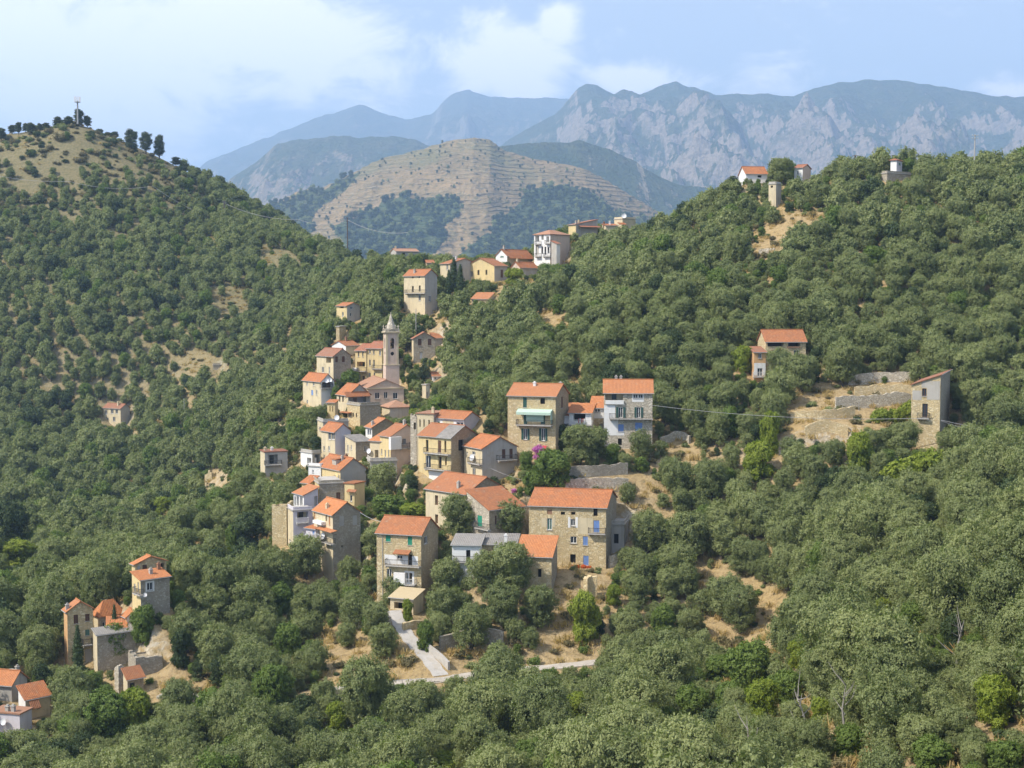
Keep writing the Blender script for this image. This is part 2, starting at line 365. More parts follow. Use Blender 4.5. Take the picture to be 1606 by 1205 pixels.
H('stone_house', 'B', (1228, 205), 1160, 1500, 300, 297, 30, 'gL', ('plaster_white', 'stone_brown'), 'low brown stone house with bright orange roof and dark corner window', 'brown stone house with dark corner window',
  [('d', 'L', 1180, 222, 1200, 285), ('d', 'L', 1204, 222, 1220, 285), ('chi', 0.1, 0.3, 0.6)], rise=1.7, tiles='tiles_bright')
H('village_house', 'B', (1422, 300), 1310, 1758, 590, 282, 36, 'gL', ('plaster_yellow', 'plaster_pink'), 'yellow house with white boxed balcony hung on its gable', 'yellow house with white boxed balcony',
  [('box', 'R', 1425, 308, 1540, 432, 0.8, 'plaster_white'), ('w', 'R', 1546, 322, 1588, 382), ('bal', 'R', 1540, 1640, 420, 0.9), ('w', 'L', 1360, 440, 1374, 520), ('w', 'L', 1395, 440, 1408, 520), ('w', 'L', 1322, 430, 1335, 490), ('chi', 0.5, 0.2, 0.7)], rise=2.1)
H('village_house', 'B', (1345, 350), 1205, m_(5), 600, 285, 58, 'sR', ('plaster_cream', 'plaster_cream'), 'small porch-like house with orange lean-to roof and dish left of the boxed balcony', 'orange lean-to porch house',
  [('l', 'L', 1255, 440, 1295, 540, 'plaster_grey'), ('dish', 'L', 1210, 450, 0.55)], tiles='tiles_bright')
H('stone_house', 'B', (1056, 355), 945, 1218, 530, 291, 30, 'sR', ('plaster_cream', 'stone_grey'), 'grey stone house with pale slab roof between the lavender and yellow houses', 'stone house with pale slab roof',
  [('w', 'R', 1145, 396, 1175, 460), ('w', 'L', 968, 385, 982, 470), ('w', 'L', 1005, 390, 1018, 440)], tiles='tiles_grey', rise=0.8)
H('village_house', 'B', (895, 652), 655, 1165, 800, 277, 36, 'gL', ('plaster_yellow', 'plaster_grey'), 'house with broad patched orange roof, small dormer and blank grey gable', 'house with broad patched roof',
  [('w', 'L', 680, 690, 694, 745), ('w', 'L', 765, 715, 790, 750), ('w', 'L', 830, 705, 845, 755), ('w', 'L', 872, 700, 885, 760), ('chi', 0.35, 0.3, 0.7), ('chi', 0.6, 0.4, 0.6), ('dormer', 0.22, 0.4)], rise=2.1)
H('village_house', 'B', (1210, 562), m_(6), 1490, 860, 281, 12, 'flat', 'plaster_grey', 'flat-roofed grey house with white French window half hidden by an olive', 'flat-roofed grey house',
  [('w', 'R', 1420, 640, 1475, 730), ('w', 'R', 1270, 610, 1300, 690), ('bal', 'R', 1380, 1490, 735, 0.9)])
H('shed', 'B', (1300, 850), 1280, 1485, 965, 275, 16, 'flat', 'plaster_white', 'small whitewashed outhouse with grey door under the flat-roofed grey house', 'whitewashed outhouse',
  [('d', 'R', 1420, 868, 1470, 955, 'plaster_grey')], cat='shed', edge='tiles_orange')
H('stone_house', 'B', (672, 800), 580, 932, 1010, 268, 18, 'flat', ('plaster_yellow', 'stone_grey'), 'flat-topped grey stone house with one framed brown window', 'stone house with framed brown window',
  [('s', 'R', 852, 888, 896, 962, 'shutter_brown')])
H('stone_house', 'B', (1042, 800), 938, m_(3.5), 1050, 266, 62, 'flat', 'plaster_yellow', 'narrow yellow turret house with small window and tiled ledge', 'narrow yellow turret house',
  [('w', 'L', 996, 915, 1020, 982), ('can', 'L', 958, 855, 1052, 882, 0.6)], edge='tiles_orange')
H('village_house', 'B', (512, 915), 405, 662, 1055, 265, 34, 'sL', ('plaster_white', 'plaster_lavender'), 'pale house with orange roof and columned veranda at the village edge', 'columned veranda house',
  [('l', 'L', 412, 925, 430, 1030, 'plaster_grey'), ('l', 'L', 436, 925, 462, 1030, 'plaster_grey'), ('l', 'L', 470, 925, 500, 1030, 'plaster_grey'), ('d', 'R', 622, 930, 660, 1030, 'plaster_grey'), ('w', 'R', 622, 885, 640, 905)], rise=1.2, tiles='tiles_bright')
H('village_house', 'B', (575, 790), 490, 660, 850, 272, 52, 'sL', ('tiles_plaster' if False else 'plaster_yellow', 'plaster_yellow'), 'stepped orange roofs over a tiny yellow house behind the veranda', 'tiny yellow stepped house', rise=1.0)
H('village_house', 'B', (690, 620), 560, m_(4), 760, 283, 66, 'flat', 'plaster_white', 'white terrace house with curved wall beside the broad patched roof', 'white terrace house', [('w', 'L', 600, 650, 615, 680)])
H('village_house', 'B', (600, 480), 478, 690, 620, 297, 40, 'flat', ('plaster_white', 'plaster_grey'), 'white pergola house with open posts left of the lavender gable', 'white pergola house', [('l', 'R', 625, 490, 680, 580, 'plaster_grey'), ('w', 'L', 490, 430, 505, 480), ('l', 'L', 545, 520, 590, 590, 'plaster_grey')])
H('ruined_wall', 'D', (196, 238), 42, m_(4), 600, 262, 80, 'flat', 'stone_warm', 'roofless rubble stone house shell at the left end of the village', 'roofless stone shell', cat='ruin', crumble=0.5)
H('village_house', 'D', (266, 280), 205, 470, 680, 258, 22, 'flat', ('plaster_cream', 'plaster_lavender'), 'lavender-grey flat-roofed house with open balcony next to the roofless shell', 'lavender flat-roofed house',
  [('l', 'R', 308, 290, 425, 352, 'plaster_cream'), ('bal', 'R', 308, 430, 405, 0.9, 'rail_white'), ('w', 'L', 225, 570, 240, 610)])
H('stone_house', 'D', (682, 318), 482, 972, 1010, 250, 35, 'gL', ('plaster_cream', 'stone_grey'), 'tall orange-roofed house with blank grey stone side and white balconies', 'tall house with blank grey side',
  [('B', 'R', 752, 332, 800, 432), ('B', 'R', 890, 326, 940, 425), ('d', 'R', 772, 640, 790, 662), ('box', 'L', 470, 372, 562, 430, 0.9, 'plaster_white'), ('s', 'L', 482, 295, 498, 365, 'shutter_orange'), ('d', 'L', 606, 318, 620, 388), ('s', 'L', 640, 330, 654, 425, 'shutter_orange'),
   ('can', 'L', 500, 445, 662, 505, 1.3), ('d', 'L', 560, 510, 590, 600, 'wood_brown'), ('dish', 'L', 604, 540, 0.6), ('bal', 'L', 560, 660, 615, 1.0), ('w', 'L', 545, 720, 575, 750), ('w', 'L', 480, 465, 500, 530, 'frame_white'), ('bal', 'L', 484, 540, 575, 1.0, 'rail_white'), ('chi', 0.15, 0.5, 0.6)], rise=2.0, tiles='tiles_bright')
H('stone_house', 'D', (505, 470), 400, m_(4), 700, 254, 52, 'sR', 'plaster_lavender', 'small side wing with red canopy and round balcony under the white balconies', 'side wing with red canopy',
  [('s', 'L', 468, 485, 490, 530, 'shutter_blue'), ('bal', 'L', 402, 502, 570, 0.9, 'rail_white'), ('dish', 'L', 430, 545, 0.65)], rise=0.5)

# --- green shutters and big stone house
H('stone_house', 'E', (672, 664), 205, 850, 1370, 228, 72, 'gL', ('stone_warm', 'stone_brown'), 'ochre stone house with turquoise shutters and stacked white balconies', 'house with turquoise shutters',  # browner right wall: its shade is put into the stone colour
  [('s', 'L', 300, 668, 352, 735, 'shutter_green'), ('s', 'L', 531, 682, 578, 772, 'shutter_green'), ('can', 'L', 372, 828, 540, 868, 1.2), ('pat', 'L', 288, 868, 640, 985, 'plaster_white'), ('d', 'L', 535, 868, 578, 985), ('w', 'L', 420, 878, 475, 920), ('bal', 'L', 288, 650, 992, 1.1),
   ('w', 'L', 312, 1018, 362, 1108), ('box', 'L', 382, 1060, 500, 1190, 0.9, 'plaster_white'), ('d', 'L', 505, 1062, 532, 1160), ('d', 'L', 550, 1062, 578, 1160), ('pat', 'L', 500, 1040, 600, 1190, 'plaster_white'), ('bal', 'L', 490, 600, 1190, 0.9, 'rail_white'), ('w', 'R', 705, 685, 740, 750), ('pipe', 'L', 268)], rise=2.2, tiles='tiles_orange')
H('porch', 'M2' if False else 'Z', (648, 940), 612, m_(3.5), 962, 222, 66, 'sR', 'plaster_cream', 'beige canopied porch at the foot of the house with turquoise shutters', 'beige porch', [('l', 'L', 618, 944, 632, 960, 'interior_shade'), ('l', 'L', 634, 944, 646, 960, 'interior_shade')], tiles='awning_beige', rise=0.8, cat='porch')
H('stone_house', 'E', (1145, 236), 720, 1560, 570, 244, 44, 'gL', ('plaster_cream', 'stone_brown'), 'long cream house with wide orange roof and one green shuttered door', 'long cream house with green shuttered door',
  [('d', 'L', 816, 246, 850, 355, 'wood_brown'), ('s', 'L', 1006, 260, 1050, 388, 'shutter_green'), ('d', 'L', 818, 446, 850, 550, 'wood_brown'), ('bal', 'L', 962, 1070, 392, 0.8), ('chi', 0.12, 0.3, 0.9), ('pipe', 'L', 1110)], rise=2.5)
H('stone_house', 'F', (300, 268), 142, 545, 470, 237, 38, 'sR', ('stone_pale', 'stone_brown'), 'stone annex with sloping terracotta roof and tall green shutter', 'stone annex with sloping terracotta roof',
  [('s', 'L', 218, 303, 250, 386, 'shutter_green'), ('bal', 'L', 195, 290, 400, 0.7), ('w', 'L', 220, 432, 250, 462), ('s', 'R', 340, 310, 352, 370, 'shutter_brown')], rise=2.6, tiles='tiles_orange')
H('village_house', 'F', (238, 516), 40, m_(5.5), 660, 227, 84, 'sR', 'plaster_white', 'whitewashed cottage under a dark grey roof with one black doorway', 'cottage under grey roof',
  [('d', 'L', 138, 548, 168, 628), ('bal', 'L', 45, 235, 634, 0.5)], rise=0.8, tiles='tiles_grey')
H('stone_house', 'F', (488, 512), 242, m_(6), 660, 229, 85, 'sR', 'stone_warm', 'rubble stone cottage with pale patched roof, dish and clay chimney pot', 'stone cottage with pale patched roof',
  [('l', 'L', 322, 530, 378, 640, 'wood_brown'), ('dish', 'L', 363, 549, 0.75), ('chi', -0.5, 0.3, 1.2), ('B', 'L', 262, 585, 300, 640)], rise=0.7, tiles='tiles_grey')
H('stone_house', 'F', (736, 598), 487, m_(6.5), 830, 225, 80, 'sR', ('stone_warm', 'stone_grey'), 'low stone barn with vivid orange roof against the big stone house', 'low barn with vivid orange roof', [('d', 'L', 640, 680, 665, 740)], rise=2.2, tiles='tiles_bright')
H('stone_house', 'F', (1118, 253), 578, 1190, 660, 235, 78, 'gL', ('stone_warm', 'stone_grey'), 'big three-storey stone house with pale blue shutters and long orange roof', 'big stone house with blue shutters',  # right wall's grey stone carries the shade of that side
  [('B', 'L', 705, 264, 740, 300), ('d', 'L', 800, 281, 830, 303), ('d', 'L', 873, 281, 903, 303), ('d', 'L', 1028, 258, 1058, 312), ('w', 'L', 705, 326, 740, 408, 'shutter_teal'), ('w', 'L', 870, 331, 902, 380), ('s', 'L', 1030, 340, 1070, 425, 'shutter_blue'),
   ('d', 'L', 703, 450, 740, 500), ('w', 'L', 868, 452, 912, 502), ('s', 'L', 956, 452, 990, 515, 'shutter_blue'), ('d', 'L', 866, 577, 905, 640), ('s', 'L', 958, 587, 995, 655, 'shutter_blue'), ('bal', 'L', 990, 1112, 436, 0.8), ('pat', 'L', 922, 322, 1026, 438, 'plaster_cream'), ('pat', 'L', 666, 322, 702, 388, 'plaster_cream'), ('pat', 'L', 742, 322, 762, 388, 'plaster_cream'),
   ('pat', 'L', 852, 318, 868, 392, 'plaster_white'), ('pat', 'L', 904, 318, 920, 392, 'plaster_white')], rise=2.1, tiles='tiles_orange')
H('stone_house', 'F', (1245, 372), 1120, m_(6), 545, 241, 78, 'flat', 'plaster_grey', 'grey walled yard building on the shaded side of the big stone house', 'grey yard building', [('d', 'L', 1172, 435, 1205, 505)])
H('stone_house', 'G', (525, 240), 93, 640, 735, 264, 72, 'gL', ('stone_warm', 'stone_brown'), 'square stone house with pale green balcony awning and dark green shutters', 'stone house with green awning',
  [('s', 'L', 231, 250, 265, 340, 'shutter_dark'), ('d', 'L', 386, 256, 428, 310), ('s', 'L', 236, 386, 270, 490, 'shutter_dark'), ('s', 'L', 390, 386, 430, 490, 'shutter_dark'), ('bal', 'L', 165, 482, 500, 1.3), ('screen', 'L'),
   ('o', 'L', 236, 530, 270, 630, 'shutter_dark'), ('o', 'L', 396, 528, 430, 640, 'shutter_dark'), ('s', 'R', 574, 246, 590, 342, 'shutter_brown'), ('can', 'L', 398, 685, 436, 720, 0.7, 'awning_red'), ('chi', 0.75, 0.1, 1.0), ('chi', 0.4, 0.55, 0.5)], rise=2.0, tiles='tiles_bright', awning=(170, 368, 480, 490))
H('village_house', 'G', (640, 428), 535, m_(6), 590, 270, 70, 'sR', 'plaster_grey', 'low link house with hipped tile roof and white dish beside the awning house', 'low link house', [('dish', 'L', 629, 450, 0.8), ('d', 'L', 536, 455, 560, 510)], rise=2.2)
H('village_house', 'G', (845, 392), 645, m_(6), 600, 268, 80, 'sR', 'plaster_white', 'white terrace house with open veranda where washing hangs', 'white house with open veranda',
  [('l', 'L', 685, 396, 792, 488, 'interior_shade'), ('bal', 'L', 640, 848, 497, 1.0, 'rail_white'), ('laundry', 'L', 725, 440, 790, 485)], rise=1.3, tiles='tiles_bright')
H('village_house', 'G', (958, 345), 835, m_(6), 590, 272, 82, 'sR', ('plaster_white', 'plaster_white'), 'small white house with paired windows squeezed beside the white and stone house', 'small white house with paired windows',
  [('w', 'L', 878, 353, 898, 382), ('w', 'L', 902, 353, 923, 382), ('pat', 'L', 845, 437, 955, 590, 'stone_warm'), ('d', 'L', 925, 485, 955, 580, 'plaster_grey')], rise=1.7, tiles='tiles_bright')
H('village_house', 'G', (1396, 208), 960, m_(7), 690, 266, 86, 'gL', ('stone_pale', 'stone_grey'), 'white and stone house with blue shutters, loggia and plain orange roof', 'white and stone house',
  [('l', 'L', 972, 216, 1130, 276, 'plaster_cream'), ('box', 'L', 972, 276, 1138, 312, 0.3, 'plaster_white'), ('pat', 'L', 960, 320, 1058, 592, 'plaster_white'), ('pat', 'L', 1058, 452, 1086, 592, 'plaster_white'), ('pat', 'L', 1086, 560, 1140, 592, 'plaster_white'), ('pat', 'L', 1212, 212, 1318, 290, 'plaster_white'), ('w', 'L', 1222, 222, 1264, 258), ('w', 'L', 1268, 222, 1310, 258),
   ('o', 'L', 1090, 338, 1130, 432, 'shutter_dark'), ('o', 'L', 1254, 338, 1290, 432, 'shutter_dark'), ('bal', 'L', 1008, 1400, 442, 1.0), ('s', 'L', 1088, 492, 1136, 556, 'shutter_blue'), ('s', 'L', 1240, 476, 1304, 550, 'shutter_blue'), ('chi', 0.6, 0.75, 0.9), ('chi', 0.6, 0.65, 0.9), ('d', 'L', 1085, 620, 1120, 680)], rise=2.2, tiles='tiles_bright')

# --- houses of crop C
H('village_house', 'C', (402, 468), 222, m_(7), 650, 276, 72, 'flat', ('plaster_cream', 'plaster_grey'), 'low flat-topped cream house with three narrow windows above the dark-roofed house', 'low flat-topped cream house',
  [('d', 'L', 252, 522, 266, 600), ('d', 'L', 294, 522, 308, 600), ('d', 'L', 346, 528, 362, 605), ('chi', -0.1, 0.1, 1.0)], edge='tiles_pale')
H('ruined_wall', 'C', (222, 495), 158, m_(4), 640, 277, 70, 'flat', 'stone_pale', 'crumbling pale stone end wall of the low flat-topped house', 'crumbling pale end wall', [('d', 'L', 192, 555, 215, 630)], cat='wall', crumble=0.4)
H('village_house', 'C', (720, 520), 412, 880, 640, 273, 55, 'gL', ('plaster_white', 'plaster_lavender'), 'white bungalow with orange roof and blue-grey gable at the grove edge', 'white bungalow with blue-grey gable',
  [('s', 'L', 443, 545, 468, 628, 'shutter_green'), ('w', 'L', 640, 550, 715, 610), ('pat', 'L', 495, 530, 610, 622, 'plaster_cream')], rise=1.2)
H('stone_house', 'C', (586, 716), 243, 860, 1185, 264, 50, 'gL', ('plaster_yellow', 'stone_brown'), 'tall ochre stone house with long balconies and half its roof bare', 'tall ochre house with half-bare roof',
  [('d', 'L', 320, 735, 348, 860), ('s', 'L', 448, 742, 482, 872, 'shutter_brown'), ('d', 'L', 514, 745, 535, 872), ('w', 'L', 318, 898, 372, 1032), ('d', 'L', 452, 910, 486, 1040), ('d', 'L', 520, 915, 540, 1005), ('bal', 'L', 292, 552, 882, 1.0), ('bal', 'L', 298, 548, 1050, 1.0), ('pat', 'L', 352, 1062, 560, 1180, 'plaster_white'),
   ('d', 'R', 662, 738, 722, 846), ('bare', 0)], rise=2.0, tiles='tiles_orange')
H('village_house', 'C', (912, 828), 722, 1275, 1140, 260, 31, 'gL', ('plaster_cream', 'plaster_grey'), 'grey-gabled house with twin brown balcony doors and dish on its front', 'grey-gabled house with twin balcony doors',
  [('s', 'R', 1120, 836, 1155, 930, 'shutter_brown'), ('s', 'R', 1198, 831, 1232, 930, 'shutter_brown'), ('bal', 'R', 1092, 1288, 950, 1.1), ('w', 'L', 806, 856, 840, 900), ('bal', 'L', 752, 882, 985, 0.8), ('dish', 'L', 828, 921, 0.65), ('w', 'L', 810, 1032, 842, 1125), ('w', 'L', 748, 862, 762, 890)], rise=1.95, tiles='tiles_orange')

# --- upper village on the saddle
H('stone_house', 'P', (472, 384), 268, 590, 760, 400, 46, 'gL', ('plaster_cream', 'plaster_grey'), 'tall cream house with iron balcony below the saddle houses', 'tall cream house below the saddle',
  [('d', 'L', 345, 385, 362, 412), ('d', 'L', 408, 385, 424, 410), ('d', 'L', 345, 488, 364, 545), ('d', 'L', 412, 482, 430, 540), ('bal', 'L', 272, 466, 556, 1.0), ('w', 'L', 410, 572, 432, 630), ('w', 'R', 510, 580, 532, 640), ('chi', 0.2, 0.6, 0.8)], rise=1.7)
H('village_house', 'P', (715, 270), 620, 1000, 395, 425, 40, 'gL', ('plaster_cream', 'plaster_grey'), 'cream house with grey gable behind dark cypress clump on the saddle', 'cream house behind the cypress clump', [('w', 'L', 680, 285, 697, 330), ('chi', 0.3, 0.3, 0.8)], rise=1.6)
H('yellow_house', 'P', (1145, 290), 868, 1270, 440, 424, 50, 'gR', ('plaster_yellow', 'plaster_grey'), 'yellow gabled house with grey side at the centre of the saddle', 'yellow gabled house on the saddle',
  [('d', 'L', 980, 332, 1000, 380), ('d', 'L', 1058, 330, 1076, 378), ('w', 'L', 1030, 270, 1050, 295), ('s', 'R', 1205, 328, 1230, 405, 'shutter_brown'), ('l', 'L', 885, 345, 935, 395, 'plaster_grey')], rise=2.3)
H('village_house', 'P', (1268, 192), 1158, 1510, 262, 440, 48, 'gR', ('plaster_white', 'plaster_cream'), 'white house with green gable shutter and orange roof behind the yellow one', 'white house with green gable shutter',
  [('s', 'L', 1203, 165, 1235, 208, 'shutter_teal'), ('can', 'R', 1300, 180, 1535, 225, 1.2), ('chi', 0.1, 0.5, 1.0)], rise=1.9)
H('village_house', 'P', (1392, 305), 1308, 1560, 388, 428, 46, 'gR', ('plaster_pink', 'plaster_grey'), 'little pink-walled house with two slim windows beside the bright broad tree', 'little pink-walled house',
  [('d', 'L', 1325, 335, 1340, 382), ('d', 'L', 1368, 332, 1384, 380), ('chi', 0.1, 0.5, 0.6)], rise=1.6)
H('village_house', 'O', (345, 300), 142, 590, 700, 438, 48, 'hip', ('plaster_white', 'plaster_pink'), 'tall weathered white house with stacked balconies at the end of the saddle', 'tall weathered white house',
  [('l', 'L', 155, 320, 205, 395, 'plaster_grey'), ('l', 'L', 232, 310, 262, 372, 'plaster_grey'), ('l', 'L', 295, 330, 330, 400, 'plaster_cream'), ('bal', 'L', 145, 205, 425, 1.0), ('bal', 'L', 270, 345, 415, 1.0), ('d', 'L', 160, 440, 200, 560, 'plaster_grey'), ('d', 'L', 232, 455, 255, 550), ('d', 'L', 272, 460, 295, 560), ('bal', 'L', 145, 205, 580, 1.0), ('d', 'L', 310, 465, 335, 540), ('bal', 'L', 250, 345, 580, 0.8)], rise=1.5, tiles='tiles_pale')
H('village_house', 'O', (425, 420), 360, 470, 560, 434, 40, 'sR', ('plaster_grey', 'plaster_white'), 'grey annex under red lean-to roof on the tall weathered house', 'grey annex under lean-to', tiles='tiles_old', rise=0.8)
H('village_house', 'O', (670, 178), 575, 940, 300, 450, 30, 'sL', ('plaster_yellow', 'plaster_grey'), 'house with long slanting mono-pitch roof on the ridge', 'house with slanting mono-pitch roof', [('can', 'R', 735, 185, 990, 215, 1.6), ('chi', -0.1, 0.2, 0.8), ('chi', 0.2, 0.2, 0.8)], tiles='tiles_old', rise=1.7)
H('village_house', 'O', (1045, 192), m_(5), 1195, 230, 452, 10, 'sR', 'plaster_cream', 'low cream wall house with red tiles and pillars on the ridge', 'low ridge house with pillars', [('chi', 0.0, 0.5, 0.7), ('chi', 0.5, 0.5, 0.7)], rise=0.7)
H('village_house', 'O', (1255, 110), 1150, 1420, 205, 455, 34, 'flat', ('plaster_cream', 'plaster_cream'), 'cream modern house with flat eaves and dish on the ridge', 'cream flat-eaved house', [('dish', 'R', 1262, 72, 0.8), ('can', 'R', 1218, 150, 1310, 180, 1.2), ('d', 'R', 1262, 190, 1280, 220)])
H('village_house', 'P', (195, 150), 140, 410, 200, 470, 20, 'gR', 'plaster_grey', 'low long house with weathered orange roof at the left of the saddle', 'low long house on the saddle', [('chi', 0.1, 0.5, 0.6), ('d', 'R', 250, 165, 280, 190)], tiles='tiles_pale', rise=0.9)
H('village_house', 'P', (490, 262), m_(5), 560, 285, 440, 10, 'gR', 'plaster_cream', 'roof of a small orange-tiled hut between saddle olives', 'small orange-tiled hut', rise=0.8, cat='hut')
H('village_house', 'P', (925, 612), m_(4), 1085, 640, 385, -22, 'sR', 'plaster_cream', 'lone orange roof slanting out of the olive grove', 'lone orange roof in the grove', rise=1.6, tiles='tiles_bright', cat='hut')

# --- lower left hamlet
H('stone_house', 'I', (916, 208), 860, 1105, 420, 218, 40, 'sR', ('plaster_yellow', 'stone_grey'), 'two-tier grey house whose lower orange roof fronts a white framed window', 'two-tier grey house',
  [('w', 'R', 957, 226, 997, 272, 'frame_white'), ('pat', 'R', 948, 218, 1006, 280, 'plaster_white'), ('w', 'L', 872, 230, 884, 290), ('w', 'L', 896, 220, 906, 290), ('bal', 'L', 862, 910, 300, 0.7), ('chi', 0.5, 0.5, 0.6), ('chi', 0.9, 0.9, 0.8), ('dish', 'R', 936, 302, 0.35)], rise=0.75, tiles='tiles_bright')
H('stone_house', 'I', (880, 106), 858, 1085, 215, 223, 38, 'gL', ('plaster_yellow', 'stone_warm'), 'upper tier of the grey house with red window and dark open loft', 'upper tier with open loft',
  [('s', 'R', 928, 110, 958, 148, 'shutter_brown'), ('l', 'R', 1018, 100, 1072, 140, 'wood_dark'), ('B', 'R', 895, 115, 915, 138)], rise=1.0, tiles='tiles_bright')
H('stone_house', 'I', (438, 412), 415, 606, 775, 218, 32, 'gL', ('plaster_ochre', 'stone_warm'), 'tall narrow stone house with brown shutters behind the near cypress', 'tall narrow stone house',
  [('s', 'R', 480, 436, 510, 490, 'shutter_brown'), ('s', 'R', 555, 430, 585, 473, 'shutter_brown'), ('s', 'R', 555, 532, 584, 567, 'shutter_teal'), ('bal', 'R', 545, 606, 632, 0.9), ('B', 'R', 552, 660, 600, 760), ('chi', 0.05, 0.3, 0.6)], rise=1.3, tiles='tiles_bright')
H('stone_house', 'I', (650, 446), 612, 800, 540, 222, 41, 'hip', ('plaster_cream', 'stone_grey'), 'house with steep hipped orange roof at the heart of the lower hamlet', 'hip-roofed house',
  [('w', 'R', 666, 482, 704, 520), ('chi', 0.5, 0.9, 1.2), ('chi', 0.8, 0.9, 1.2)], rise=2.3, tiles='tiles_bright')
H('stone_house', 'I', (632, 566), 606, 885, 800, 215, 34, 'sR', ('plaster_cream', 'stone_grey'), 'windowless grey stone house with flat brown slab roof below the hipped roof', 'windowless grey stone house', rise=0.5, tiles='tiles_grey')
H('village_house', 'I', (826, 446), 800, 922, 525, 220, 38, 'gL', ('plaster_yellow', 'plaster_lavender'), 'small pale blue house with orange gable roof behind the leafy dark tree', 'small pale blue house', [('s', 'R', 868, 455, 880, 485, 'shutter_brown')], rise=0.9, tiles='tiles_bright')
H('shed', 'I', (700, 522), m_(3), 820, 545, 218, 15, 'sR', 'plaster_cream', 'orange lean-to shed tucked between hipped roof and windowless house', 'orange lean-to shed', rise=1.0, tiles='tiles_bright', cat='shed')
H('ruined_wall', 'I', (884, 735), m_(5), 1060, 810, 210, 28, 'flat', 'stone_grey', 'long roofless grey stone ruin sloping down beside the dry bank', 'long roofless grey ruin', cat='ruin', crumble=0.7)
H('stone_house', 'I', (830, 852), 803, 935, 975, 205, 40, 'sR', ('plaster_cream', 'stone_brown'), 'tiny hut with orange roof, ivy and red machine in its yard', 'tiny ivy hut', [('d', 'R', 845, 880, 880, 960)], rise=1.0, tiles='tiles_orange', cat='hut')
H('ruined_wall', 'I', (772, 812), 745, 822, 945, 207, 35, 'flat', 'stone_pale', 'broken pale stone gable wall beside the tiny ivy hut', 'broken pale gable wall', cat='ruin', crumble=0.8)
H('village_house', 'I', (70, 880), m_(8), 78, 965, 205, 82, 'none', 'plaster_grey', 'x', 'x') if False else None
H('village_house', 'I', (75, 890), -60, m_(4), 965, 205, 76, 'gL', ('plaster_grey', 'plaster_grey'), 'grey house with bright orange roof cut by the left edge of the photo', 'orange-roofed house at the left edge', rise=1.5, tiles='tiles_bright')
H('village_house', 'I', (75, 828), 12, 138, 890, 212, 48, 'flat', 'plaster_lavender', 'flat grey rooftop box behind the orange-roofed house at the left edge', 'flat grey rooftop box', [('chi', 0.8, 0.2, 0.8)])
H('village_house', 'I', (165, 985), 120, 325, 1110, 202, 44, 'sR', ('plaster_white', 'plaster_cream'), 'cream house with red-orange roof half buried in trees near the left edge', 'cream house near the left edge', [('can', 'R', 205, 985, 270, 1035, 1.2)], rise=1.3, tiles='tiles_orange')
H('village_house', 'I', (128, 1085), -60, m_(3), 1200, 196, 76, 'flat', 'plaster_lavender', 'flat pale terrace house with white chimney at the bottom left', 'flat pale terrace house', [('chi', 0.2, 0.3, 0.8), ('chi', 0.2, 0.5, 0.7), ('dish', 'L', 35, 1125, 0.5)], edge='tiles_pale')

# --- right slope
H('stone_house', 'J', (240, 120), m_(6), 452, 240, 288, 6, 'gR', 'stone_warm', 'stone house with open loft under a low orange roof among right-slope olives', 'open-loft stone house',
  [('l', 'R', 250, 122, 332, 150, 'wood_dark'), ('l', 'R', 358, 122, 420, 150, 'wood_dark'), ('w', 'R', 388, 166, 416, 206, 'frame_white'), ('w', 'R', 290, 172, 314, 196), ('box', 'R', 355, 148, 422, 154, 0.2, 'brick_infill')], rise=2.2, tiles='tiles_orange')
H('village_house', 'J', (178, 178), m_(5), 240, 318, 286, 4, 'sR', ('plaster_ochre', 'plaster_ochre'), 'orange plastered side wing with white balcony on the open-loft house', 'orange plastered side wing',
  [('w', 'R', 200, 183, 218, 210, 'frame_white'), ('pat', 'R', 178, 235, 238, 300, 'plaster_white'), ('w', 'R', 195, 262, 222, 305, 'frame_white'), ('bal', 'R', 176, 236, 308, 0.8, 'rail_white')], rise=0.9, tiles='tiles_old')
H('stone_house', 'J', (1165, 300), 1012, 1216, 690, 252, 68, 'sR', ('stone_warm', 'stone_grey'), 'slim stone tower house with slanting roof and iron balcony beside the terraces', 'slim stone tower house',  # second stone is greyer to paint in the unlit right side
  [('w', 'L', 1067, 369, 1090, 410, 'shutter_brown'), ('w', 'L', 1068, 450, 1096, 522, 'shutter_brown'), ('bal', 'L', 1040, 1102, 528, 0.7), ('pat', 'L', 1016, 380, 1064, 430, 'plaster_grey'), ('pat', 'L', 1094, 330, 1160, 430, 'plaster_grey'), ('pat', 'L', 1064, 330, 1094, 366, 'plaster_grey')], rise=-1.8, tiles='tiles_old')
H('village_house', 'K', (285, 232), m_(6), 328, 265, 398, 8, 'gR', 'plaster_white', 'x', 'x') if False else None
H('village_house', 'K', (222, 230), m_(7), 328, 262, 405, 8, 'gR', 'plaster_white', 'white house with plain orange roof on the far right-hand ridge', 'orange-roofed house on the ridge', [('d', 'R', 280, 238, 300, 250)], rise=2.2, tiles='tiles_orange')
H('village_house', 'K', (505, 200), 462, 545, 258, 400, 55, 'gL', ('plaster_white', 'plaster_pink'), 'white house with brown eaves between round olives on the ridge', 'white house with brown eaves', [('w', 'L', 476, 215, 484, 235), ('d', 'L', 500, 210, 508, 235)], rise=1.0, tiles='tiles_old')
H('shed', 'K', (372, 282), 335, 398, 378, 385, 55, 'flat', ('plaster_cream', 'plaster_grey'), 'narrow grey transformer tower with one small window on the ridge slope', 'narrow transformer tower', [('d', 'L', 345, 290, 356, 300)], cat='hut')
H('shed', 'K', (972, 162), 942, 1000, 215, 392, 55, 'hip', ('plaster_white', 'plaster_lavender'), 'small square turret with red cap roof on the ridge', 'small red-capped turret', [('s', 'R', 982, 175, 992, 190, 'shutter_teal')], rise=0.5, tiles='tiles_old', cat='hut')
